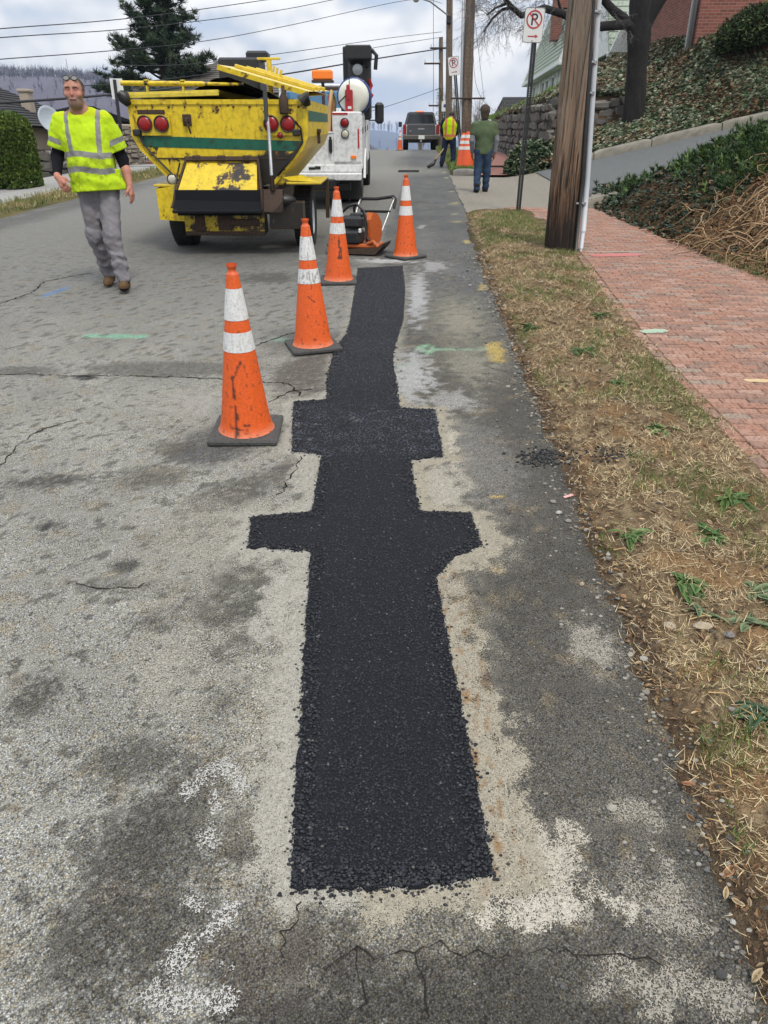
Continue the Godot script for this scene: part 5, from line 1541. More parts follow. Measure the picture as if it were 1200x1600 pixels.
func sash_window(root: Node3D, at: Transform3D, w: float, h: float):
	var f := G.new().put(at)
	var t := 0.07
	f.box(Vector3(-w / 2, 0, 0), Vector3(t, h, 0.1)).box(Vector3(w / 2, 0, 0), Vector3(t, h, 0.1)).box(Vector3(0, h / 2, 0), Vector3(w + t, t, 0.11)).box(Vector3(0, -h / 2, 0.01), Vector3(w + 0.16, t, 0.14)).box(Vector3(0, 0, 0), Vector3(w - t, 0.05, 0.09))
	var win := obj("window", f, M["white_siding"], root)
	obj("pane", G.new().put(at).box(Vector3(0, 0, -0.02), Vector3(w - t, h - t, 0.03)), M["dark_glass"], win)

func right_houses():
	# brick house on the bank: its long side runs along the street
	var b := thing("brick_house", "red brick house on top of the ivy bank", "house", Vector3(7.25, 3.2, -26.0))
	obj("wall", G.new().box(Vector3(4.0, 1.1, 0.0), Vector3(8.0, 4.5, 6.6)), M["far_brick"], b)
	shingled_roof(b, M["dark_roof"], Vector3(-0.5, 3.34, 3.7), Vector3(-0.5, 3.34, -3.7), Vector3(4.0, 5.6, -3.7), Vector3(4.0, 5.6, 3.7), 18)
	shingled_roof(b, M["dark_roof"], Vector3(8.5, 3.34, 3.7), Vector3(8.5, 3.34, -3.7), Vector3(4.0, 5.6, -3.7), Vector3(4.0, 5.6, 3.7), 18)
	for z in [-3.2, 3.2]: obj("gable", G.new().prism(PackedVector2Array([Vector2(0.0, 3.352), Vector2(8.0, 3.352), Vector2(4.0, 5.48)]), z - 0.09, z + 0.09), M["far_brick"], b)
	obj("eave_board", G.new().box(Vector3(-0.28, 3.2, 0), Vector3(0.5, 0.14, 7.4), 0.02), M["white_siding"], b)
	obj("gutter", G.new().smooth().tube([Vector3(-0.58, 3.3, 3.7), Vector3(-0.58, 3.3, -3.7)], 0.07, 8), M["black_metal"], b)
	sash_window(b, Transform3D(rot(0, -90), Vector3(-0.03, 1.78, -1.85)), 0.95, 0.95)
	obj("downpipe", G.new().smooth().tube([Vector3(-0.5, 3.25, 2.9), Vector3(-0.08, 2.9, 2.9), Vector3(-0.08, -0.5, 2.9)], 0.05, 8), M["white_siding"], b)
	obj("downpipe", G.new().smooth().tube([Vector3(-0.5, 3.25, 3.1), Vector3(-0.08, 2.9, 3.1), Vector3(-0.08, -0.5, 3.1)], 0.06, 8), M["galvanised"], b)
	# evergreen shrub before it
	var sh := thing("evergreen_shrub", "dense dark evergreen shrub in front of the brick house", "shrub", Vector3(8.1, 3.9, -21.4))
	rng.seed = 65
	var where := []; var tint := []
	var lf := leaf_mesh(0.2, 0.5)
	for k in 9000:
		var d := Vector3(rng.randfn(0, 1), rng.randfn(0, 1), rng.randfn(0, 1)).normalized()
		d.y = maxf(d.y, -0.5)
		var r := rr(0.7, 1.0) * (1.0 + 0.16 * nz.get_noise_3d(d.x * 2.0, d.y * 2.0, d.z * 2.0))
		where.append(Transform3D(rot(rr(-70, 70), rr(0, 360), rr(-30, 80)).scaled(Vector3.ONE * rr(0.06, 0.12)), Vector3(0.35, 0.35, 0) + d * Vector3(1.15, 0.6, 0.7) * r + Vector3(0, 0.25 * d.x, 0)))
		var q := rr(0.4, 1.4)
		tint.append(Color(0.028 * q, 0.05 * q, 0.016 * q) if rng.randf() < 0.8 else Color(0.075 * q, 0.1 * q, 0.03 * q))
	many("foliage", lf, M["leafy"], where, tint, sh)
	var st := G.new()
	for k in 9: st.tube([Vector3(0.3 + rr(-0.15, 0.15), -0.5, 0), Vector3(0.35 + rr(-0.9, 0.9), 0.6, rr(-0.4, 0.4))], [0.03, 0.01], 5)
	obj("stems_or_core", st, M["rusty_metal"], sh)
	# white house with the steep green roof
	var h := thing("green_roofed_house", "white house with steep pale green shingled roof", "house", Vector3(6.35, 2.4, -42.0))
	obj("wall", G.new().box(Vector3(4.0, 1.3, 0), Vector3(8.0, 2.7, 11.0)), M["white_siding"], h)
	var N := 5.5
	shingled_roof(h, M["green_roof"], Vector3(-0.35, 2.65, N + 0.3), Vector3(-0.35, 2.65, -N - 0.3), Vector3(1.0, 6.2, -N - 0.3), Vector3(1.0, 6.2, N + 0.3), 18)
	shingled_roof(h, M["green_roof"], Vector3(1.0, 6.2, N + 0.3), Vector3(1.0, 6.2, -N - 0.3), Vector3(4.0, 8.0, -N - 0.3), Vector3(4.0, 8.0, N + 0.3), 10)
	shingled_roof(h, M["green_roof"], Vector3(8.35, 2.65, N + 0.3), Vector3(8.35, 2.65, -N - 0.3), Vector3(4.0, 8.0, -N - 0.3), Vector3(4.0, 8.0, N + 0.3), 20)
	for z in [-N, N]:
		obj("gable", G.new().prism(PackedVector2Array([Vector2(-0.2, 2.6), Vector2(1.05, 6.1), Vector2(4.0, 7.9), Vector2(8.2, 2.6)]), z - 0.05, z + 0.05), M["white_siding"], h)
		obj("barge_board", G.new().prism(PackedVector2Array([Vector2(-0.5, 2.5), Vector2(0.98, 6.3), Vector2(4.0, 8.1), Vector2(4.0, 7.85), Vector2(1.15, 6.1), Vector2(-0.2, 2.5)]), z * 1.06 - 0.05, z * 1.06 + 0.05), M["white_siding"], h)
	obj("eave_board", G.new().box(Vector3(-0.25, 2.55, 0), Vector3(0.4, 0.16, 11.8), 0.02), M["white_siding"], h)
	for z in [-3.6, -0.4, 0.9, 2.6]:
		sash_window(h, Transform3D(rot(0, -90), Vector3(-0.03, 1.55, z)), 0.8, 1.5)
	for z in [-4.6, -2.6, -1.4, 0.25, 1.75, 3.6]: obj("pilaster", G.new().box(Vector3(-0.05, 1.3, z), Vector3(0.1, 2.6, 0.14)), M["white_siding"], h)
	var ch := G.new()
	ch.box(Vector3(-0.05, 5.6, 1.9), Vector3(0.42, 3.6, 0.6)).box(Vector3(-0.05, 7.0, 1.9), Vector3(0.54, 0.22, 0.72)).box(Vector3(0.3, 5.3, 1.9), Vector3(0.5, 0.5, 0.5))
	obj("chimney", ch, M["far_brick"], h)
	# the wing with the dormer, nearer
	var w := thing("dormer_wing", "white dormered wing with green roof beside the bare tree", "house", Vector3(9.0, 3.0, -33.5))
	obj("wall", G.new().box(Vector3(1.0, 0.6, 0), Vector3(5.4, 2.4, 5.0)), M["white_siding"], w)
	shingled_roof(w, M["green_roof"], Vector3(-2.2, 1.8, 2.8), Vector3(4.2, 1.8, 2.8), Vector3(4.2, 6.0, 0), Vector3(-2.2, 6.0, 0), 20)
	shingled_roof(w, M["green_roof"], Vector3(-2.2, 1.8, -2.8), Vector3(4.2, 1.8, -2.8), Vector3(4.2, 6.0, 0), Vector3(-2.2, 6.0, 0), 20)
	obj("gable", G.new().prism(PackedVector2Array([Vector2(-2.6, 1.8), Vector2(2.6, 1.8), Vector2(0, 5.6)]), -2.1, -2.0).put(Transform3D()), M["white_siding"], w, Transform3D(rot(0, 90), Vector3.ZERO))
	obj("eave_board", G.new().box(Vector3(1.0, 1.7, 2.75), Vector3(6.5, 0.16, 0.14), 0.02), M["white_siding"], w)
	var dm := G.new()
	dm.box(Vector3(-0.35, 2.65, 2.0), Vector3(1.5, 1.3, 1.5))
	var dormer := obj("dormer", dm, M["white_siding"], w)
	obj("dormer_roof", G.new().prism(PackedVector2Array([Vector2(-1.25, 3.25), Vector2(0.55, 3.25), Vector2(-0.35, 4.0)]), 0.6, 2.95), M["green_roof"], w)
	for x in [-0.66, -0.04]: sash_window(w, Transform3D(Basis(), Vector3(x, 2.65, 2.78)), 0.5, 0.95)
	obj("trim_triangle", G.new().prism(PackedVector2Array([Vector2(-2.2, 1.75), Vector2(-0.95, 1.75), Vector2(-1.7, 3.0)]), 2.75, 2.95), M["white_siding"], w)

# ------------------------------------------------------------------ poles, signs, wires, cones
func wood_pole(called: String, label: String, foot: Vector3, top: Vector3, r0: float, r1: float, warm: float, fine: bool, seed_: int) -> Node3D:
	var t := thing(called, label, "utility pole", foot)
	var d := top - foot
	var g := G.new().smooth()
	var nu := 120 if fine else 18
	var nv := 150 if fine else 20
	g.sheet(nu, nv, func(u, w):
		var a: float = u * TAU
		var f: float = w if not fine else (w * 0.42 if w < 0.7 else lerpf(0.294, 1.0, (w - 0.7) / 0.3))
		var r := lerpf(r0, r1, f)
		var c := d * f
		# drying checks run up the pole
		var k := nz.get_noise_3d(cos(a) * 5.0 + seed_, c.y * 0.3, sin(a) * 5.0)
		var k2 := nz.get_noise_3d(cos(a) * 14.0 + seed_, c.y * 0.35, sin(a) * 14.0)
		r *= 1.0 + 0.03 * k2 - 0.07 * sm(0.3, 0.38, k) * (1.0 if fine else 0.0) + 0.02 * k
		if fine and c.y < 0.1: r *= 1.0 + 0.3 * (0.1 - c.y)
		return c + Vector3(cos(a) * r, 0, sin(a) * r), func(p, _u, _w):
		var a := atan2(p.z, p.x)
		var s1 := nz.get_noise_3d(cos(a) * 15.0 + seed_ + 1.2 * nz2.get_noise_2d(p.y * 1.5, a), p.y * 1.3, sin(a) * 15.0)
		var s2 := nz.get_noise_3d(cos(a) * 3.0 + seed_, p.y * 0.9, sin(a) * 3.0)
		var crack := sm(0.3, 0.38, nz.get_noise_3d(cos(a) * 5.0 + seed_, p.y * 0.3, sin(a) * 5.0))
		var grey := Vector3(0.30, 0.235, 0.175) * (1.0 + 0.6 * s1 + 0.25 * s2)
		var brown := Vector3(0.25, 0.13, 0.065) * (1.0 + 1.0 * s1 + 0.5 * s2)
		var c := grey.lerp(brown, clampf(warm * (0.95 - p.y * 0.4) + s2 * 0.9, 0.0, 1.0))
		c = c.lerp(Vector3(0.02, 0.014, 0.01), clampf(warm * (1.0 - sm(0.25, 1.2, p.y + 0.9 * s2 + 0.4 * s1)) + 0.9 * crack * (1.0 if fine else 0.3), 0.0, 1.0))
		c = c.lerp(Vector3(0.03, 0.018, 0.012), 0.8 * warm * sm(0.12, 0.4, s2) * (1.0 - sm(1.2, 2.4, p.y)))
		return Color(maxf(c.x, 0.01), maxf(c.y, 0.008), maxf(c.z, 0.006)))
	obj("shaft", g, M["bark"] if not fine else M["pole_wood"], t)
	return t

func no_parking(t: Node3D, c: Vector3, w: float, h: float, turn: Basis):
	# plate with a rounded outline, the ring with its bar over a P, and an arrow
	var o := Transform3D(turn, c)
	var pl := PackedVector2Array()
	var r := 0.035 * w / 0.31
	for q in [[1, 1, 0], [-1, 1, 90], [-1, -1, 180], [1, -1, 270]]:
		for k in 5:
			var a := deg_to_rad(q[2] + k * 22.5)
			pl.append(Vector2(q[0] * (w / 2 - r) + cos(a) * r, q[1] * (h / 2 - r) + sin(a) * r))
	var plate := obj("plate", G.new().put(o).prism(pl, -0.004, 0.0), M["sign_white"], t)
	var border := G.new().put(o)
	for k in pl.size():
		var p := pl[k]
		var q := pl[(k + 1) % pl.size()]
		border.quad(Vector3(p.x, p.y, 0.002) * Vector3(0.985, 0.99, 1), Vector3(q.x, q.y, 0.002) * Vector3(0.985, 0.99, 1), Vector3(q.x, q.y, 0.002) * Vector3(0.95, 0.966, 1), Vector3(p.x, p.y, 0.002) * Vector3(0.95, 0.966, 1))
	obj("border", border, M["sign_black"], plate)
	var k1 := w / 0.31
	var cy := 0.075 * k1
	var letter := G.new().put(o * Transform3D(Basis(), Vector3(0, cy, 0.003)))
	letter.quad(Vector3(-0.042, -0.075, 0) * k1, Vector3(-0.018, -0.075, 0) * k1, Vector3(-0.018, 0.078, 0) * k1, Vector3(-0.042, 0.078, 0) * k1)
	for k in 12:
		var a := -PI / 2 + PI * k / 12
		var b := -PI / 2 + PI * (k + 1) / 12
		letter.quad((Vector3(0.008, 0.034, 0) + Vector3(cos(a) * 0.046, sin(a) * 0.044, 0)) * k1, (Vector3(0.008, 0.034, 0) + Vector3(cos(b) * 0.046, sin(b) * 0.044, 0)) * k1, (Vector3(0.008, 0.034, 0) + Vector3(cos(b) * 0.022, sin(b) * 0.021, 0)) * k1, (Vector3(0.008, 0.034, 0) + Vector3(cos(a) * 0.022, sin(a) * 0.021, 0)) * k1)
	for e in [-0.044, 0.021]:
		letter.quad(Vector3(-0.018, 0.034 + e, 0) * k1, Vector3(0.008, 0.034 + e, 0) * k1, Vector3(0.008, 0.034 + e + 0.023, 0) * k1, Vector3(-0.018, 0.034 + e + 0.023, 0) * k1)
	obj("letter", letter, M["sign_black"], plate)
	var ring := G.new().put(o * Transform3D(Basis(), Vector3(0, cy, 0.0045)))
	for k in 40:
		var a := TAU * k / 40
		var b := TAU * (k + 1) / 40
		ring.quad(Vector3(cos(a), sin(a), 0) * 0.122 * k1, Vector3(cos(b), sin(b), 0) * 0.122 * k1, Vector3(cos(b), sin(b), 0) * 0.102 * k1, Vector3(cos(a), sin(a), 0) * 0.102 * k1)
	var d := Vector3(-0.7071, 0.7071, 0)
	var n := Vector3(0.7071, 0.7071, 0) * 0.009 * k1
	ring.quad(d * 0.104 * k1 + n, d * 0.104 * k1 - n, d * -0.104 * k1 - n, d * -0.104 * k1 + n)
	obj("ring", ring, M["sign_red"], plate)
	var ar := G.new().put(o * Transform3D(Basis(), Vector3(0, -0.145 * k1, 0.003)))
	ar.quad(Vector3(-0.075, -0.008, 0) * k1, Vector3(0.045, -0.008, 0) * k1, Vector3(0.045, 0.008, 0) * k1, Vector3(-0.075, 0.008, 0) * k1)
	ar.tri(Vector3(0.04, -0.025, 0) * k1, Vector3(0.085, 0, 0) * k1, Vector3(0.04, 0.025, 0) * k1)
	obj("arrow", ar, M["sign_red"], plate)
	for y in [-0.205, 0.212]: obj("bolt", G.new().put(o).ball(Vector3(0, y * k1, 0.003), Vector3(0.008, 0.008, 0.005) * k1, 8), M["sign_black"], plate)

func perforated_post(t: Node3D, a: Vector3, b: Vector3, w: float):
	# square tube with a row of holes in each of the faces seen
	var g := G.new()
	var d := (b - a)
	var len := d.length()
	var up := d / len
	var sx := Vector3(0, 0, 1).cross(up).normalized() * -1.0
	var sz := sx.cross(up)
	g.put(Transform3D(Basis(sx, up, sz), a))
	var h := w / 2
	for f in [-1.0, 1.0]:
		g.box(Vector3(f * h, len / 2, 0), Vector3(0.003, len, w))
		for e in [-1.0, 1.0]: g.box(Vector3(e * w * 0.335, len / 2, f * h), Vector3(w * 0.33, len, 0.003))
		var y := 0.0127
		while y < len:
			g.box(Vector3(0, y, f * h), Vector3(w * 0.36, 0.013, 0.0028))
			y += 0.0254
	obj("post", g, M["black_metal"], t)

func wire(label: String, pts: Array, r: float):
	var c := Curve3D.new()
	for k in pts.size():
		var d: Vector3 = (pts[mini(k + 1, pts.size() - 1)] - pts[maxi(k - 1, 0)]) * 0.17
		c.add_point(pts[k], -d, d)
	var path := []
	for k in 49: path.append(c.sample_baked(c.get_baked_length() * k / 48.0))
	tag(obj("overhead_wire", G.new().smooth().tube(path, r, 5), M["wire"]), label, "wire", "")

func cone_shape(base_turn: float, seed_: int, collar_dirt: float, scuffs: Array, parent: Node3D):
	# body: lathe with the neck, two reflective collars; colours and scuffs follow the surface
	var body := G.new().smooth()
	var R := func(y: float) -> float:
		if y > 0.895: return 0.026
		if y > 0.868: return 0.0245
		return lerpf(0.142, 0.029, (y - 0.03) / 0.85) + 0.016 * exp(-(y - 0.03) / 0.025)
	var ys := []
	for k in 130: ys.append(0.03 + 0.885 * k / 129.0)
	body.sheet(72, 129, func(u, w):
		var y: float = ys[int(round(w * 129.0)) if int(round(w * 129.0)) < 130 else 129]
		var a: float = u * TAU
		var r: float = R.call(y)
		if y > 0.878 and y < 0.9: r -= 0.004
		return Vector3(cos(a) * r, y, sin(a) * r), func(p, u, _w):
		var a: float = u * TAU
		var n := nz.get_noise_3d(p.x * 22.0 + seed_, p.y * 14.0, p.z * 22.0)
		var n2 := nz.get_noise_3d(p.x * 60.0 + seed_, p.y * 18.0, p.z * 60.0)
		var c := Vector3(0.70, 0.105, 0.012) * (1.0 + 0.12 * n)
		if p.y > 0.86: c = Vector3(0.62, 0.10, 0.02)
		c = c.lerp(Vector3(0.62, 0.2, 0.1), 0.7 * (1.0 - sm(0.03, 0.085, p.y + 0.02 * n)))
		c = c.lerp(Vector3(0.07, 0.035, 0.02), 0.8 * sm(0.3, 0.55, n2 * 0.7 + n * 0.7))
		for q in scuffs:
			# [angle, height, angle end, height end, width]
			var d := near_segment(Vector2(a * 0.1, p.y), Vector2(q[0] * 0.1, q[1]), Vector2(q[2] * 0.1, q[3]))
			c = c.lerp(Vector3(0.03, 0.02, 0.016), 0.92 * (1.0 - sm(0.6, 1.3, d / q[4] + 1.1 * n2 + 0.7 * n)))
		return Color(clampf(c.x, 0, 1), clampf(c.y, 0, 1), clampf(c.z, 0, 1)))
	var b := obj("body", body, M["cone_plastic"], parent)
	for q in [[0.645, 0.8], [0.485, 0.585]]:
		var col := G.new().smooth()
		var y0: float = q[0]
		var y1: float = q[1]
		col.sheet(60, 16, func(u, w):
			var y := lerpf(y0, y1, w)
			var r: float = R.call(y) + 0.0022
			return Vector3(cos(u * TAU) * r, y, sin(u * TAU) * r), func(p, _u, _w):
			var n := nz.get_noise_3d(p.x * 110.0 + seed_, p.y * 9.0, p.z * 110.0)
			var n2 := nz.get_noise_3d(p.x * 90.0 + seed_, p.y * 30.0, p.z * 90.0)
			var c := Vector3(0.66, 0.66, 0.65).lerp(Vector3(0.16, 0.155, 0.15), collar_dirt * sm(0.14, 0.4, n + 0.4 * n2))
			return Color(c.x, c.y, c.z))
		obj("reflective_collar", col, M["cone_plastic"], parent)
	var base := G.new().put(Transform3D(rot(0, base_turn), Vector3.ZERO))
	base.box(Vector3(0, 0.0185, 0), Vector3(0.375, 0.033, 0.375), 0.009)
	for sx in [-1, 1]:
		for sz in [-1, 1]: base.box(Vector3(sx * 0.15, 0.003, sz * 0.15), Vector3(0.05, 0.006, 0.05))
	obj("base", base, M["grey_rubber"], parent)

func build_street_furniture():
	# cones along the patch
	var tilt := rad_to_deg(atan(0.0465))
	for c in [
		[-0.93, 3.72, 4.0, 1, 0.3, [[1.35, 0.44, 1.75, 0.36, 0.006], [1.85, 0.36, 1.8, 0.25, 0.006], [1.75, 0.21, 1.7, 0.03, 0.006], [1.25, 0.1, 1.35, 0.1, 0.007], [2.0, 0.09, 1.5, 0.075, 0.003]], "nearest orange traffic cone with black scuffs down its front"],
		[-0.77, 5.36, 20.0, 2, 0.8, [[1.6, 0.4, 1.1, 0.36, 0.004], [1.3, 0.1, 1.35, 0.09, 0.006]], "orange cone with badly scratched collars, beside the narrow black strip"],
		[-0.81, 7.72, 6.0, 3, 0.35, [[1.2, 0.6, 1.35, 0.5, 0.006], [1.05, 0.6, 1.25, 0.5, 0.005], [1.3, 0.46, 1.35, 0.36, 0.008], [1.25, 0.32, 1.4, 0.26, 0.01], [1.15, 0.36, 1.15, 0.26, 0.008]], "orange cone marked with a black V, left of the plate compactor"],
		[-0.13, 9.15, 43.0, 4, 0.1, [], "clean orange cone turned cornerwise, right of the plate compactor"]]:
		var t := thing("traffic_cone", c[6], "traffic cone", W(c[0], c[1], 0.0), 0.0, "traffic cones along the work")
		t.rotation_degrees = Vector3(tilt + [0.0, 0.7, -0.9, 0.4, -0.5][c[3]], 0, [0.0, -0.8, 0.9, -0.6, 0.5][c[3]])
		cone_shape(c[2], c[3], c[4], c[5], t)
	var far := thing("traffic_cone", "distant orange cone at the crest left of the pickup", "traffic cone", W(-0.95, 41.0, 0.0), 0.0, "traffic cones along the work")
	cone_shape(0.0, 6, 0.1, [], far)
	# stacked cones by the leaning sign
	var stack := thing("stacked_cones", "stack of bright orange cones with white bands by leaning signpost", "traffic cone", W(1.32, 22.6, 0.1))
	stack.scale = Vector3.ONE * 0.9
	for k in 2:
		var g := G.new()
		g.col = Color(0.8, 0.11, 0.025)
		var o := Vector3(-0.06 + k * 0.13, 0.0, k * 0.14)
		g.put(Transform3D(rot(0, 20 + k * 15), o))
		g.tube([Vector3(0, 0.06 + k * 0.02, 0), Vector3(0, 0.5, 0), Vector3(0, 0.98 + k * 0.04, 0)], [0.2, 0.15, 0.06], 16)
		g.box(Vector3(0, 0.035, 0), Vector3(0.42, 0.06, 0.42), 0.01)
		obj("body", g, M["cone_plastic"], stack)
		for y in [0.52, 0.68, 0.84]:
			var w := G.new()
			w.col = Color(0.66, 0.64, 0.6)
			var f: float = (y - 0.5) / 0.5
			w.put(Transform3D(rot(0, 20), o)).tube([Vector3(0, y, 0), Vector3(0, y + 0.09, 0)], [lerpf(0.153, 0.064, f) + 0.004, lerpf(0.153, 0.064, f + 0.18) + 0.004], 16, false)
			obj("reflective_collar", w, M["cone_plastic"], stack)
	# the big weathered pole with its conduits
	tri_map(vcol(mat("pole_wood", Color.WHITE, 0.9)), 1.0, null, M["fine"], 1.2)
	M["pole_wood"].uv1_scale = Vector3(10, 0.9, 10)
	var p := wood_pole("utility_pole", "big weathered brown utility pole standing beside the brick walk", W(1.8, 9.6, -0.05), W(1.73, 9.6, 9.0), 0.183, 0.12, 1.0, true, 3)
	var q := G.new().smooth()
	q.tube([Vector3(0.262, 0.1, 0.06), Vector3(0.262, 0.35, 0.06)], 0.027, 16).tube([Vector3(0.262, 0.3, 0.06), Vector3(0.24, 0.9, 0.055), Vector3(0.13, 2.75, 0.05), Vector3(0.0, 6.5, 0.05)], 0.034, 16)
	obj("conduit", q, M["pvc"], p)
	obj("conduit_foot", G.new().smooth().cyl(Vector3(0.262, 0.0, 0.06), Vector3(0.262, 0.12, 0.06), 0.022), M["galvanised"], p)
	q = G.new().smooth()
	q.tube([Vector3(0.19, 0.05, 0.1), Vector3(0.175, 0.9, 0.1), Vector3(0.06, 2.75, 0.13), Vector3(-0.05, 6.5, 0.1)], 0.024, 10).tube([Vector3(0.205, 0.1, 0.06), Vector3(0.19, 0.9, 0.06), Vector3(0.09, 2.75, 0.07), Vector3(0.0, 6.5, 0.06)], 0.016, 8)
	obj("cable", q, M["black_metal"], p)
	q = G.new().smooth()
	q.tube([Vector3(0.0, 6.5, 0.14), Vector3(0.06, 2.7, 0.185), Vector3(0.0, 1.5, 0.2), Vector3(-0.02, 0.8, 0.2)], 0.005, 5)
	obj("ground_wire", q, M["black_metal"], p)
	for y in [0.62, 1.78, 2.08, 2.55, 3.0]:
		var x := lerpf(0.24, 0.1, y / 3.2)
		obj("bracket", G.new().put(Transform3D(rot(0, 8), Vector3(x - 0.03, y, 0.085))).box(Vector3.ZERO, Vector3(0.13, 0.022, 0.05), 0.004).box(Vector3(0.05, 0, -0.01), Vector3(0.035, 0.045, 0.07), 0.006), M["galvanised"], p)
	# second and third poles up the hill
	var p2 := wood_pole("utility_pole", "leaning brown utility pole with a grey conduit, behind the man in green", W(1.6, 27.0, -0.05), W(1.45, 27.0, 9.5), 0.17, 0.13, 0.25, false, 5)
	obj("conduit", G.new().smooth().tube([Vector3(-0.2, 0.0, 0.05), Vector3(-0.24, 2.4, 0.04), Vector3(-0.32, 6.0, 0.04)], 0.05, 10), M["galvanised"], p2)
	obj("cross_bar", G.new().box(Vector3(-0.02, 1.92, 0.16), Vector3(1.1, 0.05, 0.05), 0.01), M["rusty_metal"], p2)
	obj("guy_wire", G.new().tube([Vector3(0.1, 4.0, 0.1), Vector3(0.5, 1.94, 0.16)], 0.006, 4), M["wire"], p2)
	var p3 := wood_pole("utility_pole", "pale grey utility pole carrying the street lamp", W(1.36, 36.0, -0.05), W(1.05, 36.0, 9.5), 0.15, 0.12, 0.0, false, 7)
	obj("cap", G.new().box(Vector3(-0.2, 5.0, 0.15), Vector3(0.2, 0.3, 0.2), 0.03), M["black_metal"], p3)
	var lamp := thing("street_lamp", "street lamp on a long arm from the pale grey pole", "street lamp", Vector3(1.1, 6.7, -35.9))
	obj("arm", G.new().smooth().tube([Vector3(0.0, -0.05, 0), Vector3(-0.75, 0.2, 1.4), Vector3(-1.25, 0.12, 2.8)], 0.03, 8), M["galvanised"], lamp)
	var hd := G.new().smooth()
	hd.ball(Vector3(-1.3, 0.08, 3.0), Vector3(0.17, 0.1, 0.3), 16)
	obj("lamp_head", hd, M["galvanised"], lamp)
	obj("lens", G.new().smooth().ball(Vector3(-1.3, -0.0, 3.05), Vector3(0.12, 0.08, 0.18), 14), M["clear_lens"], lamp)
	var p4 := wood_pole("utility_pole", "farthest thin utility pole with two cross arms", W(1.42, 50.0, -0.3), W(1.2, 50.0, 5.9), 0.16, 0.12, 0.2, false, 9)
	for y in [[5.65, 1.3, 0.0], [4.88, 0.95, -0.5], [2.7, 0.6, -0.35]]:
		obj("cross_arm", G.new().box(Vector3(-0.2 + y[2], y[0], 0.15), Vector3(y[1], 0.09, 0.09), 0.01), M["rusty_metal"], p4)
		for e in [-0.45, 0.45]: obj("insulator", G.new().smooth().cyl(Vector3(-0.2 + y[2] + y[1] * e, y[0] + 0.04, 0.15), Vector3(-0.2 + y[2] + y[1] * e, y[0] + 0.2, 0.15), 0.03, 0.02, 8), M["galvanised"], p4)
	var vine := []
	var vt := []
	rng.seed = 77
	for k in 900:
		vine.append(Transform3D(rot(rr(-60, 60), rr(0, 360), rr(-60, 60)).scaled(Vector3.ONE * rr(0.07, 0.15)), Vector3(rr(-0.35, 0.35) , 0.3 + 3.3 * pow(rng.randf(), 1.3), rr(-0.3, 0.3))))
		var b := rr(0.6, 1.3)
		vt.append(Color(0.13 * b, 0.14 * b, 0.06 * b))
	many("creeper", leaf_mesh(0.2), M["leafy"], vine, vt, p4)
	# no-parking signs
	var s1 := thing("parking_sign", "near no parking sign with red arrow on a black perforated post", "road sign", W(1.75, 13.45, 0.0))
	perforated_post(s1, Vector3(0, -0.1, 0), Vector3(0.05, 2.93, 0), 0.072)
	no_parking(s1, Vector3(0.01, 2.71, 0.045), 0.31, 0.46, rot(0, -4, -2.0))
	var s2 := thing("parking_sign", "far no parking sign leaning over the worker in the vest", "road sign", W(1.31, 23.6, 0.05))
	perforated_post(s2, Vector3(0, 0.0, 0), Vector3(-0.36, 2.75, 0), 0.085)
	no_parking(s2, Vector3(-0.36, 2.57, 0.05), 0.31, 0.46, rot(0, 0, 7.0))
	var s3 := thing("street_sign", "tiny white sign with a dark mark on the far verge", "road sign", W(1.32, 42.0, 0.0))
	obj("post", G.new().box(Vector3(0, 0.95, 0), Vector3(0.06, 1.9, 0.05)), M["black_metal"], s3)
	var pl := obj("plate", G.new().box(Vector3(-0.02, 2.0, 0.03), Vector3(0.3, 0.46, 0.01), 0.003), M["sign_white"], s3)
	obj("mark", G.new().box(Vector3(-0.02, 2.02, 0.037), Vector3(0.1, 0.14, 0.004)), M["blue_paint"], pl)
	var s4 := thing("sign_post", "back of a pale sign on a dark post behind the walking man", "road sign", W(-7.62, 20.2, 0.0))
	obj("post", G.new().put(Transform3D(rot(0, 0, 0.0), Vector3.ZERO)).box(Vector3(0.05, 1.1, 0.02), Vector3(0.07, 2.25, 0.05), 0.006, rot(0, 0, -1.5)), M["black_metal"], s4)
	obj("plate", G.new().box(Vector3(0.1, 2.02, -0.02), Vector3(0.3, 0.45, 0.012), 0.004, rot(0, 12, 0)), M["sign_white"], s4)
	# overhead wires
	wire("highest thin wire from upper left over the pine", [Vector3(-13.0, 3.0, -14.0), Vector3(-10.71, 4.16, -20.0), Vector3(-8.71, 5.25, -26.0), Vector3(-4.95, 6.7, -32.0), Vector3(-0.5, 8.3, -38.0)], 0.012)
	wire("second thin wire from the left, just under the highest", [Vector3(-13.0, 2.8, -14.0), Vector3(-10.76, 3.98, -20.0), Vector3(-9.09, 5.11, -27.0), Vector3(-5.8, 6.56, -34.0), Vector3(-2.76, 7.7, -38.0), Vector3(0.9, 8.8, -42.0)], 0.012)
	wire("third thin wire crossing the middle of the pine", [Vector3(-12.0, 2.9, -16.0), Vector3(-10.88, 3.54, -20.0), Vector3(-9.48, 4.27, -25.0), Vector3(-7.72, 5.1, -30.0), Vector3(-5.47, 6.2, -35.0), Vector3(-0.59, 8.44, -44.0), Vector3(1.2, 9.2, -50.0)], 0.012)
	wire("thin wire meeting the upper cross arm of the farthest pole", [Vector3(-9.5, 4.0, -26.0), Vector3(-8.27, 4.4, -30.0), Vector3(-5.69, 5.37, -36.0), Vector3(-1.73, 6.81, -44.0), Vector3(1.23, 7.82, -50.0)], 0.013)
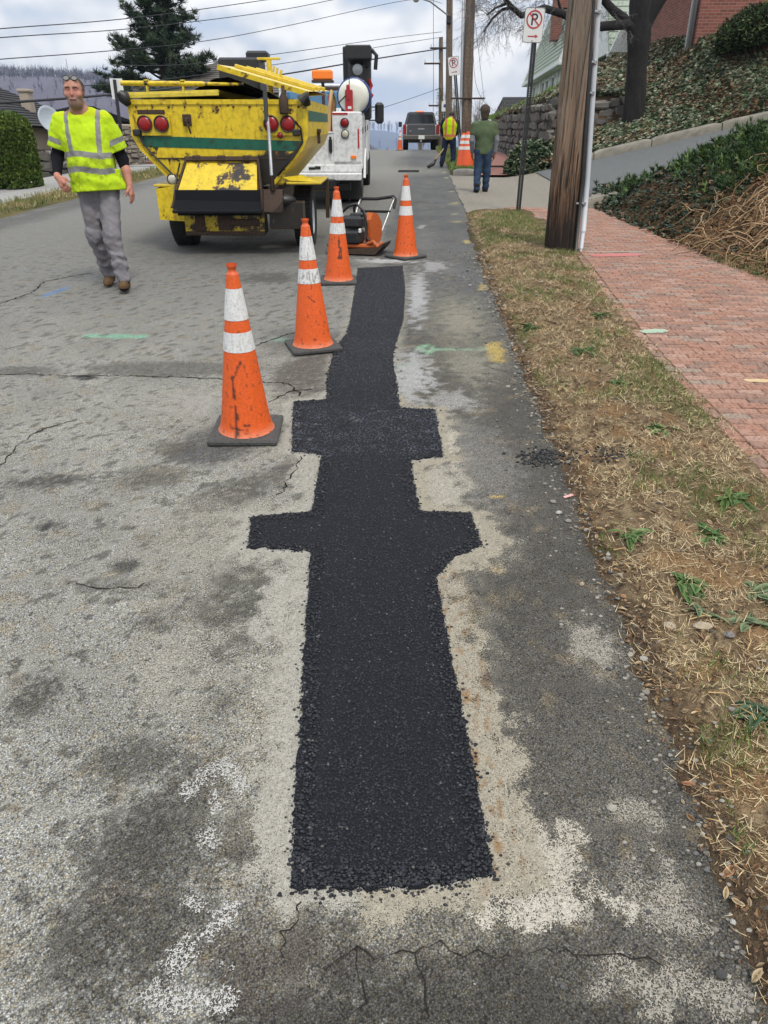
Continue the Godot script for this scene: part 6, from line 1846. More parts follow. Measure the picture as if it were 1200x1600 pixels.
	wire("thin wire just above the thick black cable", [Vector3(-10.0, 3.3, -24.0), Vector3(-8.88, 3.76, -28.0), Vector3(-5.71, 5.0, -36.0), Vector3(-1.9, 6.47, -44.0), Vector3(1.31, 7.57, -50.0)], 0.013)
	wire("thick black cable sagging past the mountain to the far pole", [Vector3(-9.95, 2.45, -17.0), Vector3(-9.47, 2.71, -20.0), Vector3(-9.01, 3.09, -24.0), Vector3(-7.87, 3.76, -30.0), Vector3(-5.9, 4.68, -37.0), Vector3(-2.57, 5.88, -44.0), Vector3(1.26, 7.0, -50.0)], 0.032)
	wire("lowest thin wire rising to the far pole over the truck mirror", [Vector3(-6.5, 1.7, -24.0), Vector3(-4.9, 2.23, -30.0), Vector3(-1.94, 3.56, -42.0), Vector3(1.33, 5.01, -50.0)], 0.013)
	wire("thin vertical wire hanging beside the farthest pole", [Vector3(0.69, 9.51, -50.0), Vector3(0.76, 7.5, -50.0), Vector3(0.82, 5.5, -50.0), Vector3(0.87, 3.55, -50.0)], 0.014)
	wire("wire from the pale pole down towards the big near pole", [Vector3(1.1, 7.3, -36.0), Vector3(1.25, 7.0, -30.0), Vector3(1.5, 7.1, -20.0), Vector3(1.75, 8.2, -10.0)], 0.01)
	wire("wire from leaning conduit pole up to the near pole", [Vector3(1.45, 6.1, -27.0), Vector3(1.5, 6.0, -22.0), Vector3(1.6, 6.3, -16.0), Vector3(1.75, 7.6, -10.0)], 0.01)
	wire("slack thin wire from leaning pole towards the houses on the bank", [Vector3(1.5, 6.0, -27.0), Vector3(1.7, 4.6, -27.5), Vector3(2.1, 3.2, -28.0), Vector3(4.5, 2.9, -40.0)], 0.007)

# ------------------------------------------------------------------ vehicles and machines
func tyre(root: Node3D, c: Vector3, r: float, w: float, rim: Material, called := "wheel"):
	# axis along x
	var t := G.new().smooth().put(Transform3D(Basis(Vector3(0, 0, 1), Vector3(1, 0, 0), Vector3(0, 1, 0)), c))
	t.lathe([Vector2(r * 0.56, -w * 0.42), Vector2(r * 0.8, -w * 0.5), Vector2(r * 0.94, -w * 0.47), Vector2(r * 0.99, -w * 0.36), Vector2(r, -w * 0.2), Vector2(r, w * 0.2), Vector2(r * 0.99, w * 0.36), Vector2(r * 0.94, w * 0.47), Vector2(r * 0.8, w * 0.5), Vector2(r * 0.56, w * 0.42)], 40)
	var o := obj(called, t, M["rubber"], root)
	var tr := G.new()
	for k in 44:
		var a := TAU * k / 44
		for e in [-0.3, 0.0, 0.3]:
			tr.put(Transform3D(Basis.from_euler(Vector3(-a, 0, 0)), c))
			tr.box(Vector3(e * w, r * 1.0, 0.02 * sin(e * 9.0)), Vector3(w * 0.24, 0.014, r * 0.09))
	obj("tread", tr, M["rubber"], o)
	var g := G.new().smooth().put(Transform3D(Basis(Vector3(0, 0, 1), Vector3(1, 0, 0), Vector3(0, 1, 0)), c))
	g.lathe([Vector2(r * 0.57, w * 0.42), Vector2(r * 0.52, w * 0.3), Vector2(r * 0.3, w * 0.22), Vector2(r * 0.26, w * 0.36), Vector2(0.001, w * 0.38)], 28)
	g.lathe([Vector2(r * 0.57, -w * 0.42), Vector2(r * 0.52, -w * 0.3), Vector2(r * 0.3, -w * 0.22), Vector2(r * 0.26, -w * 0.36), Vector2(0.001, -w * 0.38)], 28)
	obj("rim", g, rim, o)

func lens_light(root: Node3D, called: String, c: Vector3, r: float, m: Material, depth := 0.03):
	var ring := G.new().smooth().put(Transform3D(rot(90, 0, 0), c))
	ring.lathe([Vector2(r * 1.0, 0.0), Vector2(r * 1.14, 0.0), Vector2(r * 1.16, depth * 0.6), Vector2(r * 1.0, depth * 0.7), Vector2(r * 0.96, depth * 0.2)], 28)
	var o := obj(called, ring, M["black_metal"], root)
	var l := G.new().smooth().put(Transform3D(rot(90, 0, 0), c))
	l.lathe([Vector2(r * 0.99, depth * 0.3), Vector2(r * 0.85, depth * 0.75), Vector2(r * 0.4, depth * 1.0), Vector2(0.001, depth * 1.05)], 28)
	obj("lens", l, m, o)

func yellow(p: Vector3, tar_bias: float, seed_: float) -> Color:
	var n := nz.get_noise_3d(p.x * 5.0 + seed_, p.y * 5.0, p.z * 5.0)
	var n2 := nz.get_noise_3d(p.x * 24.0 + seed_, p.y * 24.0, p.z * 24.0)
	var streak := nz.get_noise_3d(p.x * 30.0 + seed_, p.y * 2.2, p.z * 30.0)
	tar_bias += 0.095 + 0.05 * (1.0 - sm(0.3, 1.2, p.y))
	var c := Vector3(0.66, 0.48, 0.014) * (1.0 + 0.12 * n + 0.07 * n2)
	c = c.lerp(Vector3(0.36, 0.19, 0.02), 0.55 * sm(0.2, 0.5, streak + 0.3 * n))
	c = c.lerp(Vector3(0.07, 0.026, 0.012), 0.95 * sm(0.5 - tar_bias, 0.66 - tar_bias, n * 0.8 + n2 * 0.45))
	c = c.lerp(Vector3(0.014, 0.011, 0.01), 0.96 * sm(0.64 - tar_bias, 0.78 - tar_bias, n * 0.8 + streak * 0.55 + 0.2 * n2))
	return Color(clampf(c.x, 0.006, 1), clampf(c.y, 0.006, 1), clampf(c.z, 0.005, 1))

func panel(g: G, a: Vector3, b: Vector3, c: Vector3, d: Vector3, step: float, tint: Callable):
	var nx := int(maxf(1.0, a.distance_to(b) / step))
	var ny := int(maxf(1.0, a.distance_to(d) / step))
	g.sheet(nx, ny, func(u, w): return a.lerp(b, u).lerp(d.lerp(c, u), w), func(p, _u, _w): return tint.call(p))

func hopper_trailer():
	# local frame: x across, y up from the road, z towards the viewer; the rear face stands at z = 0
	var t := thing("hopper_trailer", "dirty yellow hot asphalt hopper trailer with green stripe", "trailer", W(-2.36, 9.5, 0.0))
	t.rotation_degrees = Vector3(1.6, 2.0, 0)
	var hull := G.new()
	var rear := [Vector2(-1.05, 1.68), Vector2(-1.05, 1.3), Vector2(-0.98, 1.16), Vector2(-0.62, 0.78), Vector2(0.62, 0.78), Vector2(0.98, 1.16), Vector2(1.05, 1.3), Vector2(1.05, 1.68)]
	var front := [Vector2(-1.05, 1.68), Vector2(-1.05, 1.3), Vector2(-0.98, 1.16), Vector2(-0.45, 0.62), Vector2(0.45, 0.62), Vector2(0.98, 1.16), Vector2(1.05, 1.3), Vector2(1.05, 1.68)]
	var L := -3.1
	var tone := func(p: Vector3) -> Color:
		var b := 0.0
		b += 0.33 * (1.0 - sm(0.0, 0.22, absf(p.x - 0.55) - 0.12 + (p.y - 0.95) * 0.25)) * (1.0 - sm(1.02, 1.2, p.y))   # the spill at the right
		b += 0.2 * sm(1.58, 1.68, p.y) + 0.22 * sm(0.9, 1.05, absf(p.x)) * sm(1.5, 1.64, p.y)
		b += 0.14 * (1.0 - sm(0.78, 0.98, p.y))
		b += 0.2 * sm(-0.55, -0.9, p.x) * (1.0 - sm(0.0, 0.02, absf(p.y - 1.56)))
		b += 0.85 * (1.0 - sm(0.0, 0.2, absf(p.x - 0.6 - (p.y - 0.8) * 0.55) - 0.2)) * (1.0 - sm(1.02, 1.22, p.y))
		b += 0.34 * (1.0 - sm(0.0, 0.05, absf(p.y - 1.05 - 0.03 * nz.get_noise_1d(p.x * 20.0)))) + 0.12 * sm(0.45, 0.8, absf(p.x)) + 0.1 * sm(1.45, 1.6, p.y)
		return yellow(p, b, 0.0)
	# rear face, row by row between the outline's two edges
	var edge := func(y: float) -> float:
		for k in 3:
			if y <= rear[k].y and y >= rear[k + 1].y: return -lerpf(rear[k + 1].x, rear[k].x, (y - rear[k + 1].y) / (rear[k].y - rear[k + 1].y))
		return 0.62
	hull.sheet(150, 64, func(u, w):
		var y := lerpf(0.78, 1.68, w)
		return Vector3(lerpf(-1.0, 1.0, u) * edge.call(y), y, 0.0), func(p, _u, _w): return tone.call(p))
	for k in 7:
		if k == 3: continue
		var side := func(p: Vector3) -> Color: return yellow(p, 0.06 + 0.1 * sm(1.58, 1.68, p.y), 5.0)
		panel(hull, Vector3(rear[k].x, rear[k].y, 0), Vector3(front[k].x, front[k].y, L), Vector3(front[k + 1].x, front[k + 1].y, L), Vector3(rear[k + 1].x, rear[k + 1].y, 0), 0.03, side)
	hull.col = Color(0.3, 0.22, 0.02)
	var fp := PackedVector2Array(front)
	hull.prism(fp, L - 0.02, L)
	var body := obj("hopper", hull, M["paint"], t)
	# stiff edges of the rear face
	var ed := G.new()
	for k in range(0, 7):
		if k == 3: continue
		var p := Vector3(rear[k].x, rear[k].y, 0.012)
		var q := Vector3(rear[k + 1].x, rear[k + 1].y, 0.012)
		var inw := Vector3(-signf(p.x) * 0.055, 0, 0)
		panel(ed, p, q, q + inw, p + inw, 0.02, func(r): return yellow(r, 0.1, 9.0))
		ed.col = Color(0.4, 0.28, 0.02)
		ed.quad(p, q, q - Vector3(0, 0, 0.02), p - Vector3(0, 0, 0.02))
		ed.quad(p + inw, q + inw, q + inw - Vector3(0, 0, 0.02), p + inw - Vector3(0, 0, 0.02))
	panel(ed, Vector3(-1.05, 1.68, 0.014), Vector3(1.05, 1.68, 0.014), Vector3(1.05, 1.63, 0.014), Vector3(-1.05, 1.63, 0.014), 0.02, func(r): return yellow(r, 0.16, 4.0))
	obj("edge_strip", ed, M["paint"], body)
	# wiring along the sloping edges
	obj("wiring", G.new().smooth().tube([Vector3(-0.93, 1.4, 0.03), Vector3(-0.93, 1.24, 0.03), Vector3(-0.85, 1.13, 0.03), Vector3(-0.6, 0.87, 0.03), Vector3(-0.42, 0.68, 0.05)], 0.012, 6).tube([Vector3(0.9, 1.46, 0.03), Vector3(0.97, 1.38, 0.03), Vector3(0.98, 1.24, 0.03), Vector3(0.86, 1.08, 0.03), Vector3(0.66, 0.88, 0.03)], 0.012, 6), M["black_metal"], body)
	# green stripe, rear and right side
	var gs := G.new()
	gs.col = Color(0.006, 0.1, 0.06)
	panel(gs, Vector3(-0.93, 1.19, 0.004), Vector3(0.95, 1.14, 0.004), Vector3(0.97, 1.25, 0.004), Vector3(-0.98, 1.31, 0.004), 0.04, func(p):
		var n := nz.get_noise_3d(p.x * 9.0, p.y * 12.0, 3.0)
		return Color(0.007, 0.095, 0.058).lerp(Color(0.03, 0.02, 0.01), 0.8 * sm(0.3, 0.5, n + 0.25 * sm(0.5, 0.9, p.x))))
	gs.col = Color(0.006, 0.1, 0.06)
	gs.quad(Vector3(1.054, 1.46, -0.1), Vector3(1.054, 1.46, L + 0.1), Vector3(1.054, 1.57, L + 0.1), Vector3(1.054, 1.57, -0.1))
	obj("green_stripe", gs, M["paint"], body)
	# lamps on their plates
	for e in [-0.77, 0.72]:
		var pl := G.new()
		panel(pl, Vector3(e - 0.2, 1.31, 0.03), Vector3(e + 0.2, 1.31, 0.03), Vector3(e + 0.2, 1.53, 0.03), Vector3(e - 0.2, 1.53, 0.03), 0.02, func(p): return yellow(p, 0.02, 2.0))
		pl.col = Color(0.5, 0.36, 0.02)
		pl.box(Vector3(e, 1.42, 0.015), Vector3(0.4, 0.22, 0.028))
		var lp := obj("lamp_plate", pl, M["paint"], body)
		lens_light(t, "tail_light", Vector3(e - 0.098, 1.43, 0.032), 0.078, M["red_lens"])
		lens_light(t, "tail_light", Vector3(e + 0.098, 1.43, 0.032), 0.078, M["red_lens"])
		obj("side_marker", G.new().box(Vector3(e * 1.27, 1.34, 0.03), Vector3(0.09, 0.07, 0.06), 0.012), M["black_metal"], lp)
	lens_light(t, "reflector", Vector3(0.72, 1.31, 0.034), 0.03, M["red_lens"], 0.02)
	lens_light(t, "work_lamp", Vector3(-0.62, 0.84, 0.06), 0.055, M["clear_lens"])
	obj("name_strip", G.new().box(Vector3(-0.78, 1.55, 0.022), Vector3(0.32, 0.05, 0.02), 0.004), M["rusty_metal"], body)
	# socket with a hanging lead
	obj("socket", G.new().box(Vector3(-0.37, 1.47, 0.015), Vector3(0.1, 0.12, 0.03), 0.006).box(Vector3(-0.37, 1.47, 0.04), Vector3(0.05, 0.05, 0.04), 0.01).tube([Vector3(-0.37, 1.45, 0.05), Vector3(-0.35, 1.4, 0.06), Vector3(-0.34, 1.33, 0.03)], 0.01, 6), M["rusty_metal"], body)
	# black roll of tarpaulin at the corners and asphalt heaped inside
	obj("tarpaulin", G.new().smooth().tube([Vector3(-1.1, 1.73, 0.03), Vector3(-1.06, 1.7, 0.06), Vector3(-1.02, 1.62, 0.04)], [0.05, 0.075, 0.035], 10).tube([Vector3(0.98, 1.66, 0.06), Vector3(1.04, 1.7, 0.05), Vector3(1.06, 1.62, 0.02)], [0.06, 0.07, 0.04], 10), M["tar"], t)
	var heap := G.new().smooth()
	heap.sheet(40, 30, func(u, w):
		var x := lerpf(-0.98, 0.98, u)
		var z := lerpf(-0.05, L + 0.1, w)
		return Vector3(x, 1.66 + 0.24 * exp(-pow((x - 0.12) / 0.38, 2.0)) * (1.0 - 0.4 * w) + 0.05 * nz.get_noise_2d(x * 4.0, z * 4.0), z))
	obj("asphalt_load", heap, M["hot_asphalt"], t)
	# left lid lies nearly shut with its torsion bar, right lid stands propped on the load
	var lid := G.new().put(Transform3D(rot(0, 0, 1.5), Vector3(-1.0, 1.725, 0)))
	lid.col = Color(0.6, 0.47, 0.05)
	lid.box(Vector3(0.5, 0.012, L / 2), Vector3(1.06, 0.03, -L), 0.006)
	lid.box(Vector3(0.5, -0.012, -0.01), Vector3(1.06, 0.045, 0.03), 0.005)
	obj("lid", lid, M["paint"], t)
	var bar := G.new().smooth().put(Transform3D(rot(0, 0, -0.5), Vector3(-1.1, 1.845, -0.03)))
	bar.sheet(60, 12, func(u, w):
		var x: float = u * 1.42
		var r := 0.026 if x < 0.95 else 0.018
		return Vector3(x, cos(w * TAU) * r, sin(w * TAU) * r), func(p, _u, _w): return yellow(p * Vector3(1.5, 1, 1), 0.12 + 0.2 * sm(0.2, 1.4, p.x), 7.0))
	bar.col = Color(0.55, 0.42, 0.03)
	for x in [0.3, 0.72]: bar.box(Vector3(x, -0.05, 0), Vector3(0.03, 0.13, 0.03), 0.005).box(Vector3(x, 0.03, 0), Vector3(0.05, 0.02, 0.06), 0.004)
	obj("lid_bar", bar, M["paint"], t)
	var lid2 := G.new().put(Transform3D(rot(2.2, 0, -14.5), Vector3(1.07, 1.72, 0)))
	lid2.sheet(40, 60, func(u, w): return Vector3(-1.06 * u, 0.04, 0.02 + (L - 0.02) * w), func(p, _u, _w):
		var c := yellow(p, 0.02, 12.0)
		return c.lerp(Color(0.6, 0.5, 0.2), 0.4))
	panel(lid2, Vector3(0, 0.04, 0.02), Vector3(-1.06, 0.04, 0.02), Vector3(-1.06, -0.012, 0.02), Vector3(0, -0.012, 0.02), 0.02, func(p): return yellow(p, 0.1, 13.0))
	lid2.col = Color(0.5, 0.36, 0.03)
	lid2.quad(Vector3(-1.06, 0.04, 0.02), Vector3(-1.06, 0.04, L), Vector3(-1.06, -0.012, L), Vector3(-1.06, -0.012, 0.02))
	lid2.quad(Vector3(0, -0.012, 0.02), Vector3(-1.06, -0.012, 0.02), Vector3(-1.06, -0.012, L), Vector3(0, -0.012, L))
	obj("lid", lid2, M["paint"], t)
	var rib := G.new().put(Transform3D(rot(2.2, 0, -14.5), Vector3(1.07, 1.72, 0)))
	rib.col = Color(0.58, 0.42, 0.03)
	for z in [-0.7, -1.5, -2.3]:
		var one := G.new().put(rib.t)
		one.col = rib.col
		one.box(Vector3(-0.5, 0.06, z), Vector3(1.0, 0.045, 0.05), 0.008).box(Vector3(-0.3 + z * 0.2, 0.1, z), Vector3(0.03, 0.12, 0.03))
		obj("lid_rib", one, M["paint"], t)
	# engine box and post at the front
	obj("engine_box", G.new().box(Vector3(-0.3, 1.95, L - 0.45), Vector3(0.62, 0.75, 0.7), 0.03).box(Vector3(-0.05, 2.36, L - 0.5), Vector3(0.34, 0.14, 0.3), 0.03), M["black_metal"], t)
	var post := G.new()
	post.col = Color(0.6, 0.44, 0.03)
	post.box(Vector3(0.2, 1.95, L + 0.1), Vector3(0.07, 0.7, 0.07), 0.01).box(Vector3(0.2, 2.29, L + 0.1), Vector3(0.34, 0.03, 0.08), 0.005)
	obj("lid_post", post, M["paint"], t)
	# discharge door: a sloping hood in a dark frame over its tray
	var hood := G.new()
	panel(hood, Vector3(-0.5, 0.74, 0.3), Vector3(0.44, 0.74, 0.3), Vector3(0.42, 1.02, 0.06), Vector3(-0.42, 1.02, 0.06), 0.012, func(p):
		var b := 0.09 + 0.5 * (1.0 - sm(0.0, 0.22, absf(p.x - 0.14 - 0.3 * (p.y - 0.88)) - 0.08)) + 0.22 * (1.0 - sm(0.74, 0.8, p.y)) + 0.18 * sm(0.99, 1.02, p.y)
		return yellow(p, b, 21.0))
	hood.col = Color(0.3, 0.2, 0.02)
	hood.tri(Vector3(-0.5, 0.74, 0.3), Vector3(-0.42, 1.02, 0.06), Vector3(-0.5, 0.74, 0.0)); hood.tri(Vector3(0.44, 0.74, 0.3), Vector3(0.42, 1.02, 0.06), Vector3(0.44, 0.74, 0.0))
	obj("discharge_door", hood, M["paint"], t)
	obj("door_frame", G.new().tube([Vector3(-0.58, 0.55, 0.36), Vector3(-0.43, 1.05, 0.06), Vector3(0.44, 1.05, 0.06), Vector3(0.5, 0.52, 0.36)], 0.022, 6).box(Vector3(0, 1.055, 0.05), Vector3(0.86, 0.04, 0.05), 0.008), M["rusty_metal"], t)
	var tray := G.new()
	tray.quad(Vector3(-0.56, 0.53, 0.4), Vector3(0.5, 0.51, 0.4), Vector3(0.47, 0.72, 0.3), Vector3(-0.52, 0.74, 0.3))
	tray.box(Vector3(-0.03, 0.51, 0.41), Vector3(1.08, 0.035, 0.03), 0.006).box(Vector3(-0.03, 0.6, 0.15), Vector3(1.0, 0.28, 0.4))
	obj("tray", tray, M["hot_asphalt"], t)
	# undercarriage behind the tray
	var un := G.new()
	un.box(Vector3(0.0, 0.36, 0.1), Vector3(0.98, 0.26, 0.24), 0.01).box(Vector3(0, 0.245, 0.2), Vector3(0.98, 0.05, 0.07), 0.008).box(Vector3(-0.3, 0.36, 0.23), Vector3(0.12, 0.18, 0.03), 0.01).box(Vector3(0.22, 0.37, 0.23), Vector3(0.42, 0.08, 0.04), 0.01).box(Vector3(0.0, 0.38, 0.235), Vector3(0.16, 0.2, 0.02), 0.006)
	obj("chassis", un, M["rusty_metal"], t)
	var face := G.new()
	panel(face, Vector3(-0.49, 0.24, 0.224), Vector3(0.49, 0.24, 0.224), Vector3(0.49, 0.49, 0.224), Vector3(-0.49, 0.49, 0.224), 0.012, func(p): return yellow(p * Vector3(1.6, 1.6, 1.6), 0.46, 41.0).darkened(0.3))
	obj("chassis_plate", face, M["paint"], t)
	obj("door_hinge", G.new().smooth().cyl(Vector3(-0.44, 1.07, 0.05), Vector3(0.44, 1.07, 0.05), 0.02), M["rusty_metal"], t)
	for e in [-0.3, 0.0, 0.3]: obj("hinge_knuckle", G.new().box(Vector3(e, 1.07, 0.05), Vector3(0.1, 0.06, 0.06), 0.012), M["rusty_metal"], t)
	for e in 11: obj("bolt", G.new().smooth().ball(Vector3(-0.95 + e * 0.19, 1.605, 0.016), Vector3(0.014, 0.014, 0.009), 8), M["rusty_metal"], t)
	for e in 5: obj("bolt", G.new().smooth().ball(Vector3(-0.84, 1.1 + e * 0.1, 0.018), Vector3(0.012, 0.012, 0.008), 8), M["rusty_metal"], t)
	obj("side_latch", G.new().box(Vector3(1.07, 1.35, -1.2), Vector3(0.05, 0.05, 0.16), 0.008).box(Vector3(1.07, 1.28, -1.16), Vector3(0.04, 0.16, 0.05), 0.008), M["rusty_metal"], t)
	obj("chain", G.new().smooth().tube([Vector3(-0.5, 1.02, 0.08), Vector3(-0.54, 0.86, 0.16), Vector3(-0.56, 0.72, 0.25), Vector3(-0.57, 0.6, 0.33)], 0.011, 6), M["black_metal"], t)
	obj("seam", G.new().box(Vector3(0, 1.065, 0.004), Vector3(1.62, 0.014, 0.008)), M["rusty_metal"], body)
	obj("frame_rail", G.new().box(Vector3(-0.4, 0.5, L / 2), Vector3(0.1, 0.16, -L), 0.01).box(Vector3(0.4, 0.5, L / 2), Vector3(0.1, 0.16, -L), 0.01).box(Vector3(0, 0.42, -0.75), Vector3(1.5, 0.1, 0.1), 0.01).box(Vector3(0, 0.5, L - 0.7), Vector3(0.1, 0.1, 1.5), 0.01), M["rusty_metal"], t)
	# tar bucket box at the right
	var bx := G.new()
	panel(bx, Vector3(0.56, 0.32, 0.27), Vector3(0.97, 0.32, 0.27), Vector3(0.97, 0.6, 0.27), Vector3(0.56, 0.6, 0.27), 0.015, func(p): return yellow(p, 1.1, 30.0))
	bx.col = Color(0.05, 0.032, 0.02)
	bx.box(Vector3(0.765, 0.45, 0.13), Vector3(0.41, 0.3, 0.27), 0.01)
	obj("tar_box", bx, M["paint"], t)
	obj("tar_lump", G.new().smooth().ball(Vector3(0.72, 0.62, 0.2), Vector3(0.17, 0.08, 0.12), 14), M["tar"], t)
	# mudguards and wheels
	var mg := G.new()
	panel(mg, Vector3(-0.82, 0.39, 0.12), Vector3(-0.5, 0.37, 0.12), Vector3(-0.5, 0.78, 0.12), Vector3(-0.82, 0.74, 0.12), 0.015, func(p): return yellow(p, 0.02 + 0.2 * (1.0 - sm(0.38, 0.45, p.y)), 33.0))
	mg.col = Color(0.56, 0.41, 0.02)
	mg.box(Vector3(-0.68, 0.77, -0.45), Vector3(0.34, 0.025, 1.1), 0.005).quad(Vector3(-0.82, 0.39, 0.12), Vector3(-0.82, 0.74, 0.12), Vector3(-0.85, 0.77, -0.9), Vector3(-0.85, 0.5, -0.9))
	obj("mudguard", mg, M["paint"], t)
	mg = G.new()
	mg.col = Color(0.56, 0.41, 0.02)
	mg.box(Vector3(0.98, 0.8, -0.42), Vector3(0.42, 0.025, 1.1), 0.005).box(Vector3(0.66, 0.9, -0.1), Vector3(0.12, 0.26, 0.16), 0.02)
	mg.quad(Vector3(0.72, 0.86, 0.02), Vector3(0.8, 0.83, 0.08), Vector3(1.15, 0.81, 0.08), Vector3(0.95, 0.88, -0.1))
	mg.col = Color(0.05, 0.035, 0.012)
	mg.box(Vector3(1.17, 0.55, -0.95), Vector3(0.05, 0.5, 0.04), 0.005)
	obj("mudguard", mg, M["paint"], t)
	tyre(t, Vector3(-0.7, 0.35, -0.62), 0.36, 0.27, M["white_paint"])
	tyre(t, Vector3(0.9, 0.35, -0.6), 0.37, 0.25, M["white_paint"])
	# shovel leaning on the rear: its handle sticks up past the lid
	var sh := thing("shovel", "long handled shovel leaning against the back of the trailer", "shovel", W(-1.73, 9.22, 0.0))
	obj("shaft", G.new().smooth().tube([Vector3(0.02, 0.84, 0.1), Vector3(0.0, 1.4, -0.02), Vector3(-0.02, 1.58, -0.06)], 0.019, 8), M["galvanised"], sh)
	obj("grip", G.new().smooth().tube([Vector3(-0.02, 1.46, -0.03), Vector3(-0.03, 1.76, -0.1)], 0.026, 8), M["rubber"], sh)
	obj("blade", G.new().smooth().tube([Vector3(0.02, 0.9, 0.09), Vector3(0.03, 0.74, 0.12)], [0.024, 0.03], 8).box(Vector3(0.03, 0.63, 0.13), Vector3(0.24, 0.26, 0.02), 0.008, rot(-14, 0, 0)), M["rusty_metal"], sh)
	var bt := thing("bottle", "grubby glass bottle standing in the corner of the hopper rear", "bottle", W(-1.57, 9.42, 1.53))
	obj("body", G.new().smooth().lathe([Vector2(0.001, 0.0), Vector2(0.05, 0.0), Vector2(0.055, 0.02), Vector2(0.055, 0.16), Vector2(0.02, 0.22), Vector2(0.02, 0.29), Vector2(0.001, 0.29)], 14), M["rusty_metal"], bt)

func service_truck():
	var t := thing("service_truck", "white utility service truck with tank and compressor on its bed", "truck", W(-2.0, 14.0, 0.0))
	t.rotation_degrees = Vector3(2.6, 1.5, 0)
	# z = 0 is the rear of the body; x = 1.0 its right side; left cabinet mirrored
	var wp: Material = M["white_paint"]
	for e in [-1.0, 1.0]:
		var cab := obj("cabinet", G.new().box(Vector3(e * 0.75, 1.08, -1.7), Vector3(0.5, 0.92, 3.4), 0.015), wp, t)
		if e > 0.0:
			for k in 3:
				obj("door", G.new().box(Vector3(1.004, [1.06, 1.3, 1.06][k], -0.55 - k * 1.13), Vector3(0.02, [0.82, 0.36, 0.82][k], 1.05), 0.006), wp, cab)
				obj("latch", G.new().box(Vector3(1.018, 1.25, -0.2 - k * 1.13), Vector3(0.02, 0.1, 0.06), 0.004), M["black_metal"], cab)
			obj("wheel_arch", G.new().smooth().tube([Vector3(1.01, 0.45, -0.75), Vector3(1.015, 0.75, -0.85), Vector3(1.015, 0.9, -1.2), Vector3(1.015, 0.75, -1.55), Vector3(1.01, 0.45, -1.65)], 0.03, 6), wp, cab)
			obj("tape", G.new().box(Vector3(0.63, 1.51, 0.004), Vector3(0.28, 0.028, 0.008)).box(Vector3(0.95, 1.13, 0.004), Vector3(0.026, 0.3, 0.008)), M["red_tape"], cab)
			obj("marker_light", G.new().box(Vector3(0.86, 0.84, 0.012), Vector3(0.1, 0.05, 0.024), 0.008), M["amber_lens"], cab)
	lens_light(t, "tail_light", Vector3(0.715, 1.37, 0.004), 0.066, M["red_lens"])
	lens_light(t, "reverse_light", Vector3(0.72, 1.2, 0.004), 0.062, M["clear_lens"])
	# bed: tailboard, floor, stuff and stains
	var bed := G.new()
	bed.box(Vector3(0, 0.72, -1.7), Vector3(2.0, 0.1, 3.4)).box(Vector3(-0.25, 0.9, -0.03), Vector3(1.5, 0.62, 0.05), 0.01).box(Vector3(-0.2, 1.22, -0.03), Vector3(1.4, 0.03, 0.07), 0.008)
	obj("tailboard", bed, wp, t)
	obj("latch", G.new().tube([Vector3(0.46, 0.9, 0.02), Vector3(0.46, 1.16, 0.03)], 0.02, 6).box(Vector3(0.46, 1.02, 0.02), Vector3(0.06, 0.2, 0.04), 0.01), M["black_metal"], t)
	var bumper := obj("bumper", G.new().box(Vector3(0.0, 0.54, 0.12), Vector3(2.0, 0.11, 0.32), 0.012).box(Vector3(0, 0.66, 0.0), Vector3(2.0, 0.12, 0.06), 0.01), wp, t)
	obj("slots", G.new().box(Vector3(0.12, 0.66, 0.034), Vector3(0.12, 0.04, 0.01)).box(Vector3(0.22, 0.67, 0.034), Vector3(0.1, 0.05, 0.01)), M["black_metal"], bumper)
	obj("chassis", G.new().box(Vector3(0, 0.42, -2.4), Vector3(1.1, 0.18, 5.4), 0.02).box(Vector3(0.0, 0.36, 0.0), Vector3(1.6, 0.12, 0.12), 0.01), M["black_metal"], t)
	obj("timber", G.new().box(Vector3(-0.1, 0.33, 0.1), Vector3(0.9, 0.05, 0.06), 0.01), M["yellow_wood"], t)
	for e in [-1.0, 1.0]:
		tyre(t, Vector3(e * 0.84, 0.37, -1.2), 0.38, 0.24, M["white_paint"])
		tyre(t, Vector3(e * 0.56, 0.37, -1.2), 0.38, 0.24, M["white_paint"])
		tyre(t, Vector3(e * 0.86, 0.37, -4.7), 0.38, 0.24, M["white_paint"])
		obj("mud_flap", G.new().box(Vector3(e * 0.7, 0.3, -0.68), Vector3(0.5, 0.42, 0.015)), M["rubber"], t)
	# cab
	var cabg := G.new()
	cabg.prism(PackedVector2Array([Vector2(-3.6, 0.45), Vector2(-3.6, 1.36), Vector2(-3.75, 1.98), Vector2(-4.6, 2.0), Vector2(-5.1, 1.4), Vector2(-6.0, 1.25), Vector2(-6.1, 0.5)]), -0.93, 0.93)
	obj("cab", cabg, wp, t, Transform3D(Basis(Vector3(0, 0, 1), Vector3(0, 1, 0), Vector3(1, 0, 0)), Vector3.ZERO))
	obj("rear_window", G.new().box(Vector3(0, 1.66, -3.66), Vector3(1.5, 0.5, 0.03), 0.01, rot(13, 0, 0)), M["blue_glass"], t)
	obj("side_window", G.new().box(Vector3(0.932, 1.65, -4.25), Vector3(0.02, 0.42, 0.85), 0.01), M["dark_glass"], t)
	obj("roof_board", G.new().box(Vector3(0, 2.02, -4.1), Vector3(1.8, 0.05, 0.9), 0.02), wp, t)
	var mir := obj("mirror", G.new().box(Vector3(1.22, 1.5, -4.3), Vector3(0.2, 0.42, 0.12), 0.05), M["black_metal"], t)
	obj("arm", G.new().tube([Vector3(0.9, 1.62, -4.3), Vector3(1.2, 1.62, -4.3)], 0.015, 6).tube([Vector3(0.9, 1.36, -4.3), Vector3(1.2, 1.36, -4.3)], 0.015, 6), M["black_metal"], mir)
